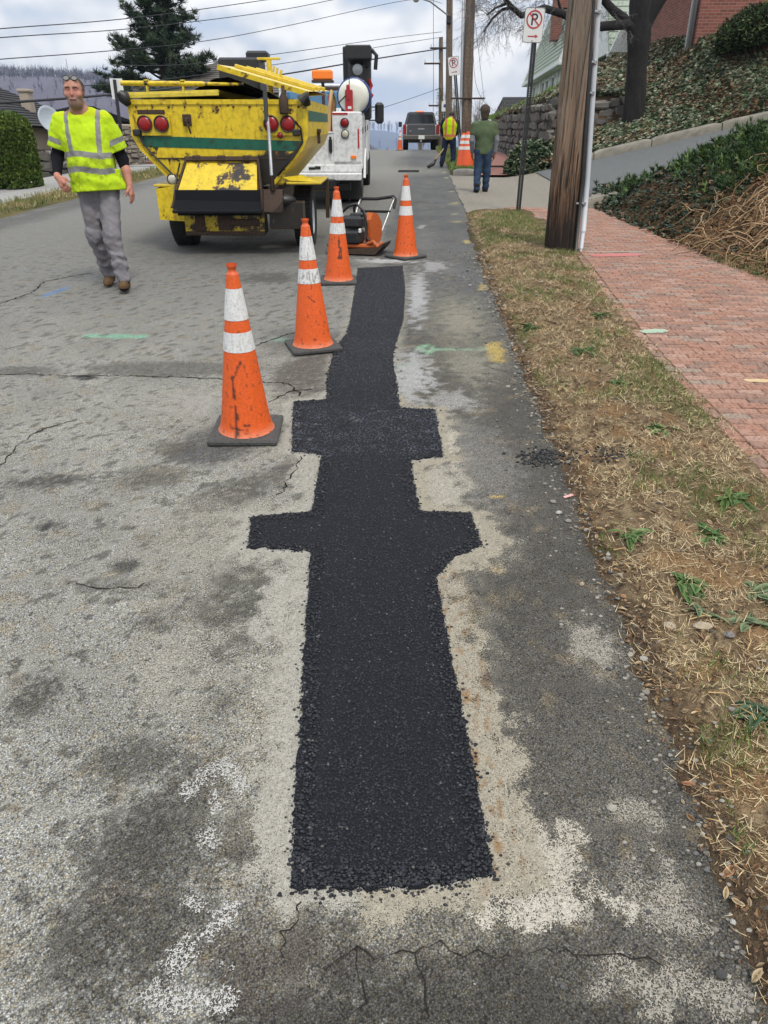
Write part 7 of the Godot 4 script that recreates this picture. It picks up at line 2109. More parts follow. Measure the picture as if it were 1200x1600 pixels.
	obj("door_edge", G.new().box(Vector3(0.96, 1.1, -3.62), Vector3(0.05, 1.2, 0.06), 0.01), M["black_metal"], t)
	# headache rack with the amber beacon
	obj("rack", G.new().box(Vector3(-0.15, 1.95, -3.35), Vector3(1.3, 0.06, 0.08), 0.01).box(Vector3(0.46, 1.5, -3.35), Vector3(0.06, 0.95, 0.06), 0.01).box(Vector3(-0.75, 1.5, -3.35), Vector3(0.06, 0.95, 0.06), 0.01), M["rusty_metal"], t)
	var bc := obj("beacon", G.new().box(Vector3(0.1, 2.18, -2.9), Vector3(0.42, 0.18, 0.2), 0.03), M["amber_lens"], t)
	obj("beacon_base", G.new().box(Vector3(0.1, 2.07, -2.9), Vector3(0.44, 0.05, 0.22), 0.01).box(Vector3(0.1, 1.7, -2.9), Vector3(0.06, 0.7, 0.06)), M["rusty_metal"], bc)
	# standing hose reel gear left of the tank
	obj("hose", G.new().smooth().tube([Vector3(0.38, 1.2, -0.6), Vector3(0.42, 1.6, -0.55), Vector3(0.46, 1.85, -0.6), Vector3(0.5, 1.7, -0.7), Vector3(0.46, 1.3, -0.8)], 0.035, 8), M["yellow_wood"], t)
	obj("red_frame", G.new().box(Vector3(0.42, 1.45, -0.9), Vector3(0.1, 0.7, 0.1), 0.01), M["red_paint"], t)
	# drum tank lying along the bed, blue band, red pump bracket on its end
	var tk := G.new().smooth().put(Transform3D(rot(90, 0, 0), Vector3(0.86, 1.77, -0.62)))
	tk.lathe([Vector2(0.001, 0.42), Vector2(0.16, 0.41), Vector2(0.235, 0.37), Vector2(0.265, 0.3), Vector2(0.265, -0.55), Vector2(0.001, -0.6)], 36)
	var tank := obj("tank", tk, M["tank_plastic"], t)
	var bb := G.new().smooth().put(Transform3D(rot(90, 0, 0), Vector3(0.86, 1.77, -0.62)))
	bb.lathe([Vector2(0.268, 0.2), Vector2(0.295, 0.19), Vector2(0.295, -0.35), Vector2(0.268, -0.36)], 36)
	obj("band", bb, M["blue_paint"], tank)
	obj("band_mark", G.new().put(Transform3D(rot(0, 0, -22), Vector3(0.97, 2.03, -0.55))).box(Vector3.ZERO, Vector3(0.14, 0.02, 0.1)), M["sign_white"], tank)
	obj("pump_bracket", G.new().box(Vector3(0.79, 1.7, -0.16), Vector3(0.13, 0.34, 0.09), 0.015).box(Vector3(0.78, 1.83, -0.13), Vector3(0.06, 0.22, 0.06), 0.01), M["red_paint"], tank)
	obj("gauge", G.new().box(Vector3(0.8, 1.6, -0.112), Vector3(0.06, 0.04, 0.01)), M["sign_white"], tank)
	obj("lever", G.new().tube([Vector3(0.74, 1.78, -0.12), Vector3(0.6, 1.66, -0.1)], 0.012, 5).tube([Vector3(0.8, 1.9, -0.14), Vector3(0.8, 2.05, -0.14)], 0.008, 5), M["black_metal"], tank)
	# compressor tower behind the tank
	var cp := G.new()
	cp.box(Vector3(0.72, 2.02, -1.55), Vector3(0.2, 1.1, 0.4), 0.02).box(Vector3(0.92, 1.9, -1.5), Vector3(0.42, 1.0, 0.5), 0.03).box(Vector3(0.92, 2.46, -1.3), Vector3(0.46, 0.22, 0.6), 0.02).box(Vector3(0.88, 2.16, -1.22), Vector3(0.3, 0.3, 0.2), 0.04).box(Vector3(1.06, 2.0, -1.24), Vector3(0.14, 0.5, 0.16), 0.03)
	cp.tube([Vector3(1.16, 2.5, -1.25), Vector3(1.24, 2.42, -1.2), Vector3(1.22, 2.2, -1.2)], 0.035, 8)
	var comp := obj("compressor", cp, M["black_metal"], t)
	var fan := G.new().smooth().put(Transform3D(rot(90, 0, 0), Vector3(0.9, 2.2, -1.1)))
	fan.lathe([Vector2(0.001, 0.02), Vector2(0.05, 0.015), Vector2(0.09, 0.0)], 20)
	obj("pulley", fan, M["galvanised"], comp)
	obj("hose_coil", G.new().smooth().tube([Vector3(1.1, 2.05, -1.14), Vector3(1.15, 1.95, -1.12), Vector3(1.1, 1.86, -1.14), Vector3(1.16, 1.8, -1.12), Vector3(1.1, 1.72, -1.14)], 0.03, 7), M["red_paint"], comp)

func pickup():
	var t := thing("pickup_truck", "dark grey pickup truck stopped at the crest of the hill", "pickup truck", W(0.13, 43.0, 0.0))
	t.rotation_degrees = Vector3(0.3, 1.0, 0)
	var dark := mat("gunmetal", lin(0.035, 0.037, 0.042), 0.3)
	dark.clearcoat_enabled = true
	var bodyg := G.new()
	bodyg.box(Vector3(0, 0.88, -1.1), Vector3(1.98, 0.62, 2.2), 0.06).box(Vector3(0, 0.9, -3.2), Vector3(1.98, 0.66, 2.2), 0.08).box(Vector3(0, 0.85, -4.9), Vector3(1.9, 0.6, 1.4), 0.1)
	var white := mat("pale_paint", lin(0.5, 0.5, 0.5), 0.3)
	obj("body", bodyg, white, t)
	obj("tailgate", G.new().box(Vector3(0, 0.98, 0.02), Vector3(1.5, 0.5, 0.06), 0.02).box(Vector3(0, 1.12, 0.055), Vector3(1.4, 0.03, 0.02), 0.005), dark, t)
	obj("badge", G.new().box(Vector3(0, 1.0, 0.055), Vector3(0.34, 0.06, 0.01)).box(Vector3(-0.58, 0.9, 0.055), Vector3(0.12, 0.04, 0.01)), M["galvanised"], t)
	obj("cab", G.new().prism(PackedVector2Array([Vector2(-0.93, 1.15), Vector2(0.93, 1.15), Vector2(0.74, 1.8), Vector2(0.62, 1.86), Vector2(-0.62, 1.86), Vector2(-0.74, 1.8)]), -4.0, -2.0), dark, t)
	obj("rear_window", G.new().prism(PackedVector2Array([Vector2(-0.78, 1.22), Vector2(0.78, 1.22), Vector2(0.64, 1.74), Vector2(-0.64, 1.74)]), -2.02, -1.985), M["dark_glass"], t)
	obj("brake_light", G.new().box(Vector3(0, 1.8, -1.98), Vector3(0.3, 0.05, 0.03), 0.008), M["dark_red_lens"], t)
	for e in [-1.0, 1.0]:
		obj("tail_light", G.new().box(Vector3(e * 0.88, 0.98, 0.03), Vector3(0.17, 0.46, 0.08), 0.02), M["red_lens"], t)
		var mi := obj("mirror", G.new().box(Vector3(e * 1.14, 1.3, -3.6), Vector3(0.2, 0.26, 0.12), 0.03), M["black_metal"], t)
		tyre(t, Vector3(e * 0.82, 0.38, -1.05), 0.39, 0.3, M["galvanised"])
		tyre(t, Vector3(e * 0.82, 0.38, -4.6), 0.39, 0.3, M["galvanised"])
	var bm := mat("muddy_chrome", lin(0.1, 0.09, 0.075), 0.5, 0.3)
	var bu := obj("bumper", G.new().box(Vector3(0, 0.6, 0.1), Vector3(1.95, 0.24, 0.2), 0.04), bm, t)
	obj("number_plate", G.new().box(Vector3(0.02, 0.6, 0.21), Vector3(0.32, 0.18, 0.012), 0.004), M["sign_white"], bu)
	obj("hitch", G.new().box(Vector3(0, 0.42, 0.12), Vector3(0.1, 0.1, 0.2), 0.01), M["galvanised"], bu)
	obj("underbody", G.new().box(Vector3(0, 0.46, -2.5), Vector3(1.3, 0.2, 4.8), 0.02), M["black_metal"], t)
	obj("toolbox", G.new().box(Vector3(-0.05, 1.88, -3.0), Vector3(0.5, 0.12, 0.3), 0.03), M["amber_lens"], t)

func compactor():
	var t := thing("plate_compactor", "orange plate compactor with black engine at the strip's end", "compactor", W(-0.7, 9.45, 0.0), deg_to_rad(-12))
	var pl := G.new()
	pl.prism(PackedVector2Array([Vector2(-0.36, 0.08), Vector2(-0.3, 0.01), Vector2(0.24, 0.01), Vector2(0.33, 0.1), Vector2(0.34, 0.14), Vector2(0.28, 0.09), Vector2(-0.3, 0.05), Vector2(-0.38, 0.12)]), -0.2, 0.22)
	obj("base_plate", pl, M["rusty_metal"], t)
	obj("deck", G.new().box(Vector3(-0.02, 0.1, 0.0), Vector3(0.54, 0.05, 0.36), 0.015).tube([Vector3(0.14, 0.13, 0.17), Vector3(0.22, 0.16, 0.2), Vector3(0.28, 0.1, 0.21)], 0.02, 7), M["orange_paint"], t)
	var en := G.new()
	en.box(Vector3(-0.1, 0.2, 0.08), Vector3(0.3, 0.16, 0.26), 0.03).box(Vector3(-0.06, 0.37, 0.06), Vector3(0.26, 0.15, 0.26), 0.035).box(Vector3(-0.2, 0.36, 0.12), Vector3(0.14, 0.12, 0.14), 0.03).box(Vector3(-0.02, 0.45, 0.04), Vector3(0.16, 0.04, 0.18), 0.015)
	for k in 5: en.box(Vector3(-0.12, 0.15 + k * 0.022, 0.215), Vector3(0.24, 0.008, 0.02))
	obj("engine", en, M["black_metal"], t)
	obj("spark_plug", G.new().smooth().ball(Vector3(-0.22, 0.38, 0.2), Vector3(0.02, 0.02, 0.02), 8), M["yellow_wood"], t)
	obj("oil_cap", G.new().box(Vector3(0.05, 0.28, 0.2), Vector3(0.035, 0.05, 0.03), 0.008), M["sign_white"], t)
	var bg := PackedVector2Array([Vector2(-0.12, 0.14), Vector2(0.08, 0.14), Vector2(0.13, 0.22), Vector2(0.12, 0.36), Vector2(0.04, 0.46), Vector2(-0.06, 0.48), Vector2(-0.12, 0.4)])
	obj("belt_guard", G.new().prism(bg, -0.045, 0.045), M["orange_paint"], t, Transform3D(rot(0, 70, 0), Vector3(0.17, 0.0, 0.02)))
	obj("water_line", G.new().tube([Vector3(0.2, 0.13, 0.16), Vector3(0.13, 0.2, 0.17), Vector3(0.1, 0.4, 0.16)], 0.012, 6), M["black_metal"], t)
	obj("roll_bar", G.new().smooth().tube([Vector3(-0.36, 0.42, 0.0), Vector3(-0.22, 0.47, 0.05), Vector3(-0.12, 0.55, 0.08), Vector3(-0.02, 0.57, 0.09), Vector3(0.07, 0.5, 0.1), Vector3(0.12, 0.36, 0.12), Vector3(0.12, 0.15, 0.12)], 0.017, 8).tube([Vector3(-0.12, 0.2, -0.15), Vector3(-0.12, 0.52, -0.14), Vector3(-0.06, 0.56, -0.08)], 0.016, 8), M["black_metal"], t)
	obj("handle", G.new().smooth().tube([Vector3(0.18, 0.12, -0.15), Vector3(0.3, 0.55, -0.42), Vector3(0.32, 0.6, -0.45), Vector3(0.28, 0.62, -0.5)], 0.015, 8).tube([Vector3(-0.22, 0.12, -0.15), Vector3(-0.14, 0.55, -0.42), Vector3(-0.12, 0.6, -0.46)], 0.015, 8), M["steel"], t)
	obj("handle_grip", G.new().smooth().tube([Vector3(0.33, 0.5, -0.4), Vector3(0.34, 0.6, -0.45), Vector3(0.3, 0.63, -0.5), Vector3(0.08, 0.6, -0.48), Vector3(-0.13, 0.6, -0.46)], 0.02, 8).tube([Vector3(0.29, 0.46, -0.36), Vector3(-0.1, 0.46, -0.36)], 0.016, 8), M["rubber"], t)

func build_vehicles():
	hopper_trailer()
	service_truck()
	pickup()
	compactor()

# ------------------------------------------------------------------ people: a field of joined tapered capsules, meshed with surface nets
class Field:
	var lo: Vector3
	var cell: float
	var n: Vector3i
	var v := PackedFloat32Array()
	func _init(a: Vector3, b: Vector3, c: float):
		lo = a; cell = c
		n = Vector3i(((b - a) / c).ceil()) + Vector3i.ONE
		v.resize(n.x * n.y * n.z)
		v.fill(1.0)
	# a tapered capsule; flat squashes it along the direction dir; k is the width of the join; cut < 0 carves instead
	func bone(a: Vector3, b: Vector3, ra: float, rb: float, k := 0.02, dir := Vector3.ZERO, flat := 1.0, carve := false):
		var reach := maxf(ra, rb) * maxf(1.0, flat) + k * 1.5 + cell * 2.0
		var p0 := (Vector3(minf(a.x, b.x), minf(a.y, b.y), minf(a.z, b.z)) - Vector3.ONE * reach - lo) / cell
		var p1 := (Vector3(maxf(a.x, b.x), maxf(a.y, b.y), maxf(a.z, b.z)) + Vector3.ONE * reach - lo) / cell
		var i0 := Vector3i(maxi(int(p0.x), 0), maxi(int(p0.y), 0), maxi(int(p0.z), 0))
		var i1 := Vector3i(mini(int(p1.x) + 1, n.x - 1), mini(int(p1.y) + 1, n.y - 1), mini(int(p1.z) + 1, n.z - 1))
		var ab := b - a
		var l2 := maxf(ab.length_squared(), 1e-9)
		var squash := flat != 1.0
		var f := 1.0 / flat - 1.0
		for z in range(i0.z, i1.z + 1):
			for y in range(i0.y, i1.y + 1):
				var at := (z * n.y + y) * n.x
				var p := lo + Vector3(i0.x, y, z) * cell
				for x in range(i0.x, i1.x + 1):
					var q := p - a
					if squash:
						var mid := q - ab * clampf(q.dot(ab) / l2, 0.0, 1.0)
						q += dir * (mid.dot(dir) * f)
					var t := clampf(q.dot(ab) / l2, 0.0, 1.0)
					var d := (q - ab * t).length() - ra - (rb - ra) * t
					var o := v[at + x]
					if carve:
						var h := clampf(0.5 - 0.5 * (o + d) / k, 0.0, 1.0)
						v[at + x] = lerpf(o, -d, h) + k * h * (1.0 - h)
					else:
						var h := clampf(0.5 + 0.5 * (o - d) / k, 0.0, 1.0)
						v[at + x] = lerpf(o, d, h) - k * h * (1.0 - h)
					p.x += cell
	func chain(p: Array, r: Array, k := 0.02):
		for i in p.size() - 1: bone(p[i], p[i + 1], r[i], r[i + 1], k)
	# cut the field off below (or above) a plane
	func clip(o: Vector3, nrm: Vector3, box_lo := Vector3(-9, -9, -9), box_hi := Vector3(9, 9, 9)):
		for z in n.z:
			for y in n.y:
				for x in n.x:
					var p := lo + Vector3(x, y, z) * cell
					if p.x < box_lo.x or p.y < box_lo.y or p.z < box_lo.z or p.x > box_hi.x or p.y > box_hi.y or p.z > box_hi.z: continue
					var i := (z * n.y + y) * n.x + x
					v[i] = maxf(v[i], (p - o).dot(nrm))
	func ripple(fn: Callable):
		for z in n.z:
			for y in n.y:
				for x in n.x:
					var i := (z * n.y + y) * n.x + x
					if absf(v[i]) < 0.05: v[i] += fn.call(lo + Vector3(x, y, z) * cell)
	# surface nets; pick(position) names the piece a quad belongs to, tint gives its colour
	func pieces(pick: Callable, tint: Callable) -> Dictionary:
		var out := {}
		var vert := {}
		var sx := 1
		var sy := n.x
		var sz := n.x * n.y
		var off := [0, sx, sy, sx + sy, sz, sx + sz, sy + sz, sx + sy + sz]
		var cor := [Vector3(0, 0, 0), Vector3(1, 0, 0), Vector3(0, 1, 0), Vector3(1, 1, 0), Vector3(0, 0, 1), Vector3(1, 0, 1), Vector3(0, 1, 1), Vector3(1, 1, 1)]
		var edges := [[0, 1], [2, 3], [4, 5], [6, 7], [0, 2], [1, 3], [4, 6], [5, 7], [0, 4], [1, 5], [2, 6], [3, 7]]
		for z in n.z - 1:
			for y in n.y - 1:
				var row := z * sz + y * sy
				for x in n.x - 1:
					var i := row + x
					var a := v[i]
					if a > 0.12 or a < -0.12: continue
					var s0 := a < 0.0
					if (v[i + 1] < 0.0) == s0 and (v[i + sy] < 0.0) == s0 and (v[i + sy + 1] < 0.0) == s0 and (v[i + sz] < 0.0) == s0 and (v[i + sz + 1] < 0.0) == s0 and (v[i + sz + sy] < 0.0) == s0 and (v[i + sz + sy + 1] < 0.0) == s0: continue
					var sum := Vector3.ZERO
					var c := 0
					for e in edges:
						var d0: float = v[i + off[e[0]]]
						var d1: float = v[i + off[e[1]]]
						if (d0 < 0.0) != (d1 < 0.0):
							sum += cor[e[0]].lerp(cor[e[1]], d0 / (d0 - d1))
							c += 1
					vert[i] = lo + (Vector3(x, y, z) + sum / c) * cell
		for i in vert:
			var here: bool = v[i] < 0.0
			for ax in [[sx, sy, sz], [sy, sz, sx], [sz, sx, sy]]:
				if (v[i + ax[0]] < 0.0) == here: continue
				var q := [i, i - ax[1], i - ax[1] - ax[2], i - ax[2]]
				if not (vert.has(q[1]) and vert.has(q[2]) and vert.has(q[3])): continue
				var mid: Vector3 = (vert[q[0]] + vert[q[1]] + vert[q[2]] + vert[q[3]]) / 4.0
				var key = pick.call(mid)
				if not out.has(key): out[key] = G.new().smooth()
				var g: G = out[key]
				for m in ([0, 1, 2, 0, 2, 3] if here else [0, 2, 1, 0, 3, 2]):
					g.col = tint.call(vert[q[m]], key)
					g.v(vert[q[m]])
		return out

func skin_tone(p: Vector3) -> Color:
	var n := nz.get_noise_3d(p.x * 30.0, p.y * 30.0, p.z * 30.0)
	return Color(0.34 + 0.05 * n, 0.165 + 0.04 * n, 0.115 + 0.03 * n)

func hand(parent_field: Field, wrist: Vector3, down: Vector3, palm: Vector3, thumb_side: Vector3, curl: float, s := 1.0):
	# down: from wrist to knuckles; palm: the way the palm faces; thumb_side: towards the thumb
	var k := wrist + down * 0.085 * s
	parent_field.bone(wrist + down * 0.01, k - thumb_side * 0.018 * s, 0.024 * s, 0.02 * s, 0.012)
	parent_field.bone(wrist + down * 0.01, k + thumb_side * 0.022 * s, 0.024 * s, 0.021 * s, 0.012)
	for f in 4:
		var o := k + thumb_side * (0.03 - 0.02 * f) * s
		var long: float = [0.07, 0.078, 0.072, 0.056][f] * s
		var d := down
		var p := o
		var r := 0.0098 * s
		for j in 3:
			d = (d + palm * curl * (0.35 + 0.5 * j)).normalized()
			var q: Vector3 = p + d * long * [0.46, 0.3, 0.24][j]
			parent_field.bone(p, q, r, r * 0.9, 0.004)
			p = q
			r *= 0.9
	var t0 := wrist + down * 0.03 * s + thumb_side * 0.026 * s
	var t1 := t0 + (down * 0.7 + thumb_side * 0.6 + palm * 0.3).normalized() * 0.042 * s
	var t2 := t1 + (down * 0.95 + thumb_side * 0.12 + palm * 0.4).normalized() * 0.034 * s
	parent_field.bone(t0, t1, 0.016 * s, 0.012 * s, 0.01)
	parent_field.bone(t1, t2, 0.0115 * s, 0.0095 * s, 0.004)

func cloth_mat(key: String, rough := 0.95) -> StandardMaterial3D:
	if M.has(key): return M[key]
	var m := vcol(tri_map(mat(key, Color.WHITE, rough, 0.0, 0.25), 16.0, M["mottle"], M["fine"], 0.05))
	return m

func build_people():
	var skin := vcol(mat("skin", Color.WHITE, 0.55, 0.0, 0.4))
	skin.subsurf_scatter_enabled = true
	skin.subsurf_scatter_strength = 0.12
	walking_man()
	back_view_man()
	vest_man()

func walking_man():
	var P := W(-3.08, 7.4, 0.0)
	var t := thing("person", "man in lime high visibility shirt and grey trousers walking towards the viewer", "person", P)
	t.rotation_degrees.y = 10.0
	var hipc := Vector3(0.0, 0.98, 0)
	var neck := Vector3(-0.045, 1.55, 0.0)
	var hd := Vector3(-0.058, 1.722, 0.05)
	var shR := Vector3(-0.235, 1.475, -0.02); var elR := Vector3(-0.335, 1.19, -0.04); var wrR := Vector3(-0.315, 1.03, 0.16)
	var shL := Vector3(0.16, 1.485, 0.0); var elL := Vector3(0.255, 1.175, -0.06); var wrL := Vector3(0.3, 0.955, 0.03)
	var hipR := Vector3(-0.09, 0.93, 0.0); var knR := Vector3(-0.1, 0.5, 0.02); var anR := Vector3(-0.07, 0.11, -0.16)
	var hipL := Vector3(0.09, 0.93, 0.0); var knL := Vector3(0.085, 0.51, 0.13); var anL := Vector3(0.14, 0.09, 0.18)
	# body: head, neck, arms and hands (one mesh)
	var f := Field.new(Vector3(-0.47, 0.74, -0.2), Vector3(0.46, 1.9, 0.34), 0.0075)
	f.bone(Vector3(-0.045, 1.45, -0.01), hd - Vector3(0, 0.09, 0.03), 0.08, 0.07, 0.03)
	f.bone(hd + Vector3(0, 0.035, -0.02), hd + Vector3(0, 0.03, -0.0), 0.094, 0.092, 0.02, Vector3(1, 0, 0), 0.9)
	f.bone(hd + Vector3(0, 0.0, 0.025), hd + Vector3(0, -0.075, 0.045), 0.076, 0.06, 0.03, Vector3(1, 0, 0), 1.0)
	f.bone(hd + Vector3(-0.02, -0.105, 0.055), hd + Vector3(0.02, -0.105, 0.055), 0.03, 0.03, 0.03)
	f.bone(hd + Vector3(0, 0.01, 0.098), hd + Vector3(0, -0.028, 0.108), 0.009, 0.013, 0.014)
	f.bone(hd + Vector3(-0.045, 0.03, 0.085), hd + Vector3(0.045, 0.03, 0.085), 0.014, 0.014, 0.015)
	for e in [-1.0, 1.0]:
		f.bone(hd + Vector3(e * 0.034, 0.008, 0.104), hd + Vector3(e * 0.03, 0.008, 0.1), 0.0165, 0.0165, 0.008, Vector3.ZERO, 1.0, true)
		f.bone(hd + Vector3(e * 0.033, 0.007, 0.084), hd + Vector3(e * 0.031, 0.007, 0.084), 0.0125, 0.0125, 0.003)
		f.bone(hd + Vector3(e * 0.082, 0.02, -0.005), hd + Vector3(e * 0.08, -0.025, 0.0), 0.018, 0.012, 0.006, Vector3(1, 0, 0), 0.5)
		f.bone(hd + Vector3(e * 0.05, -0.03, 0.07), hd + Vector3(e * 0.05, -0.03, 0.07), 0.026, 0.026, 0.02)
	f.bone(hd + Vector3(-0.02, -0.066, 0.104), hd + Vector3(0.02, -0.066, 0.104), 0.008, 0.008, 0.008)
	f.chain([shR, elR, wrR], [0.05, 0.041, 0.03], 0.02)
	f.chain([shL, elL, (elL + wrL) / 2.0 + Vector3(0.005, 0, 0.0), wrL], [0.05, 0.043, 0.043, 0.029], 0.02)
	f.chain([shR, neck, shL], [0.06, 0.07, 0.06], 0.03)
	hand(f, wrR, Vector3(0.5, -0.75, 0.35).normalized(), Vector3(0.3, -0.25, -0.85).normalized(), Vector3(0.75, 0.6, 0.2).normalized(), 0.65, 1.05)
	hand(f, wrL, Vector3(0.12, -0.98, 0.08).normalized(), Vector3(-0.9, -0.05, -0.3).normalized(), Vector3(-0.28, 0.0, 0.95).normalized(), 0.3, 1.05)
	var ph := hd
	var bodyp := f.pieces(func(_p): return "body", func(p, _k):
		var c := skin_tone(p)
		if p.y > 1.5:
			var q: Vector3 = p - ph
			# short dark hair at the sides and back, stubble, brows, mouth, eyes
			var hair := sm(0.055, 0.075, q.y - 0.5 * maxf(q.z - 0.035, 0.0) + 0.02 * sm(0.05, 0.07, absf(q.x)))
			if q.z < 0.02 and q.y > -0.03: hair = maxf(hair, sm(0.02, -0.01, q.z))
			if absf(q.x) > 0.06 and q.y > 0.0 and q.z < 0.05: hair = 1.0
			if q.z > 0.045 and q.y < 0.088: hair = 0.0
			c = c.lerp(Color(0.05, 0.036, 0.028), 0.88 * hair)
			var beard := (1.0 - sm(-0.055, -0.04, q.y - 0.35 * (absf(q.x) - 0.02))) * sm(0.0, 0.03, q.z) * sm(-0.165, -0.13, q.y)
			if absf(q.x) < 0.036 and q.y > -0.064 and q.y < -0.044 and q.z > 0.08: beard = 1.0
			c = c.lerp(Color(0.17, 0.135, 0.11), 0.72 * beard)
			if absf(q.x) < 0.026 and absf(q.y + 0.068) < 0.006 and q.z > 0.09: c = Color(0.2, 0.07, 0.06)
			if absf(absf(q.x) - 0.032) < 0.018 and absf(q.y - 0.027 + 0.12 * absf(absf(q.x) - 0.032)) < 0.007 and q.z > 0.07: c = Color(0.07, 0.042, 0.03)
			if absf(absf(q.x) - 0.032) < 0.0135 and absf(q.y - 0.007) < 0.0055 and q.z > 0.07:
				c = Color(0.05, 0.035, 0.03) if absf(absf(q.x) - 0.032) < 0.008 else Color(0.2, 0.14, 0.12)
			if q.y < 0.02 and q.y > -0.05 and q.z > 0.06: c = c.lerp(Color(0.5, 0.19, 0.15), 0.35)
		else:
			c = c.lerp(Color(0.5, 0.2, 0.15), 0.35)
		return c)
	obj("body", bodyp["body"], M["skin"], t)
	# reading glasses pushed up on the head
	var gl := G.new().smooth()
	for e in [-1.0, 1.0]:
		var ring := []
		for k in 17: ring.append(hd + Vector3(e * 0.035 + cos(TAU * k / 16) * 0.027, 0.1 + sin(TAU * k / 16) * 0.019, 0.073 - 0.35 * sin(TAU * k / 16) * 0.019))
		gl.tube(ring, 0.004, 6)
		gl.tube([hd + Vector3(e * 0.062, 0.1, 0.07), hd + Vector3(e * 0.085, 0.06, 0.0), hd + Vector3(e * 0.085, 0.03, -0.04)], 0.003, 5)
	gl.tube([hd + Vector3(-0.008, 0.104, 0.073), hd + Vector3(0.008, 0.104, 0.073)], 0.003, 5)
	var glasses := obj("glasses", gl, M["black_metal"], t)
	var ln := G.new()
	for e in [-1.0, 1.0]: ln.put(Transform3D(rot(-20, 0, 0), hd + Vector3(e * 0.035, 0.1, 0.0735))).ball(Vector3.ZERO, Vector3(0.025, 0.018, 0.002), 14)
	obj("lens", ln, mat("spectacle_lens", lin(0.2, 0.2, 0.2), 0.1), glasses)
	# shirt
	f = Field.new(Vector3(-0.45, 0.8, -0.26), Vector3(0.4, 1.64, 0.3), 0.008)
	f.bone(Vector3(0.012, 0.9, 0.015), Vector3(-0.03, 1.32, 0.02), 0.25, 0.21, 0.05, Vector3(0, 0, 1), 0.74)
	f.bone(Vector3(-0.1, 1.36, 0.0), Vector3(0.03, 1.36, 0.0), 0.155, 0.155, 0.06, Vector3(0, 0, 1), 0.85)
	f.bone(Vector3(0.0, 1.06, 0.07), Vector3(-0.01, 1.16, 0.075), 0.12, 0.12, 0.08)
	f.chain([shR + Vector3(0.02, -0.0, 0), neck + Vector3(0.01, -0.05, -0.01), shL + Vector3(-0.02, 0.0, 0)], [0.08, 0.112, 0.08], 0.06)
	f.bone(shR, shR.lerp(elR, 0.78), 0.085, 0.088, 0.04)
	f.bone(shL, shL.lerp(elL, 0.8), 0.085, 0.088, 0.04)
	f.ripple(func(p):
		return 0.016 * nz.get_noise_3d(p.x * 4.0 + 3.0, p.y * 5.0, p.z * 4.0) + 0.011 * nz.get_noise_3d(p.x * 9.0 + p.y * 5.0, p.y * 4.0 - p.x * 3.0, p.z * 6.0) + 0.008 * sm(1.2, 1.0, p.y) * sin(p.y * 42.0 + p.x * 9.0 + 3.0 * nz.get_noise_3d(p.x * 5.0, p.y * 3.0, p.z * 5.0)) + 0.004 * nz.get_noise_3d(p.x * 14.0 + p.y * 10.0, p.y * 6.0, p.z * 12.0))
	f.clip(Vector3(0, 0.895, 0), Vector3(0.05, -1, 0.05).normalized(), Vector3(-0.27, 0, -9), Vector3(0.27, 1.0, 9))
	f.clip(shR.lerp(elR, 0.74), (elR - shR).normalized(), Vector3(-9, 1.09, -9), Vector3(-0.235, 1.5, 9))
	f.clip(shL.lerp(elL, 0.76), (elL - shL).normalized(), Vector3(0.185, 1.09, -9), Vector3(9, 1.5, 9))
	f.bone(neck + Vector3(0, 0.045, 0.05), neck + Vector3(0, 0.14, 0.035), 0.082, 0.085, 0.006, Vector3.ZERO, 1.0, true)
	var sR := shR; var eR := elR; var sL := shL; var eL := elL
	var is_arm := func(p: Vector3) -> int:
		if p.x < -0.245 + 0.25 * (1.42 - p.y) * -0.3 and (p - sR).dot((eR - sR).normalized()) > 0.05: return 1
		if p.x > 0.175 + 0.25 * (1.42 - p.y) * 0.3 and (p - sL).dot((eL - sL).normalized()) > 0.05: return 2
		return 0
	var sp := f.pieces(func(p):
		var a: int = is_arm.call(p)
		if a == 1:
			var d: float = (p - sR).dot((eR - sR).normalized())
			return "reflective_stripe" if d > 0.135 and d < 0.18 else "shirt"
		if a == 2:
			var d: float = (p - sL).dot((eL - sL).normalized())
			return "reflective_stripe" if d > 0.145 and d < 0.19 else "shirt"
		var wave: float = 0.012 * sin(p.x * 14.0) + 0.05 * (p.x + 0.03) * (1.0 if p.z > 0 else 0.0) * -0.3
		var y: float = p.y + wave
		if y > 1.185 and y < 1.235: return "reflective_stripe"
		if y > 1.055 and y < 1.105: return "reflective_stripe"
		if y >= 1.235:
			if absf(p.x + 0.15 + 0.12 * (y - 1.24) * 0.55) < 0.021: return "reflective_stripe"
			if absf(p.x - 0.1 - 0.05 * (y - 1.24)) < 0.021: return "reflective_stripe"
		return "shirt", func(p, k):
		if k == "reflective_stripe":
			var q := 1.0 + 0.2 * nz.get_noise_3d(p.x * 12.0, p.y * 12.0, p.z * 12.0)
			return Color(0.29 * q, 0.29 * q, 0.28 * q)
		var c := Vector3(0.58, 0.82, 0.03)
		var d := sm(0.25, 0.55, nz.get_noise_3d(p.x * 11.0, p.y * 9.0, p.z * 9.0) + 0.5 * sm(0.18, 0.0, absf(p.y - 1.12)) - 0.12)
		c = c.lerp(Vector3(0.26, 0.3, 0.03), 0.6 * d) * (1.0 + 0.12 * nz.get_noise_3d(p.x * 5.0, p.y * 5.0, p.z * 5.0))
		if p.y > 1.53 and p.z > 0.02: c = c.lerp(Vector3(0.6, 0.5, 0.02), 0.4)
		return Color(c.x, c.y, c.z))
	var shirt := obj("shirt", sp["shirt"], cloth_mat("hi_vis"), t)
	obj("reflective_stripe", sp["reflective_stripe"], cloth_mat("reflective", 0.5), shirt)
	# black under-sleeves
	f = Field.new(Vector3(-0.45, 0.95, -0.2), Vector3(0.4, 1.42, 0.28), 0.0085)
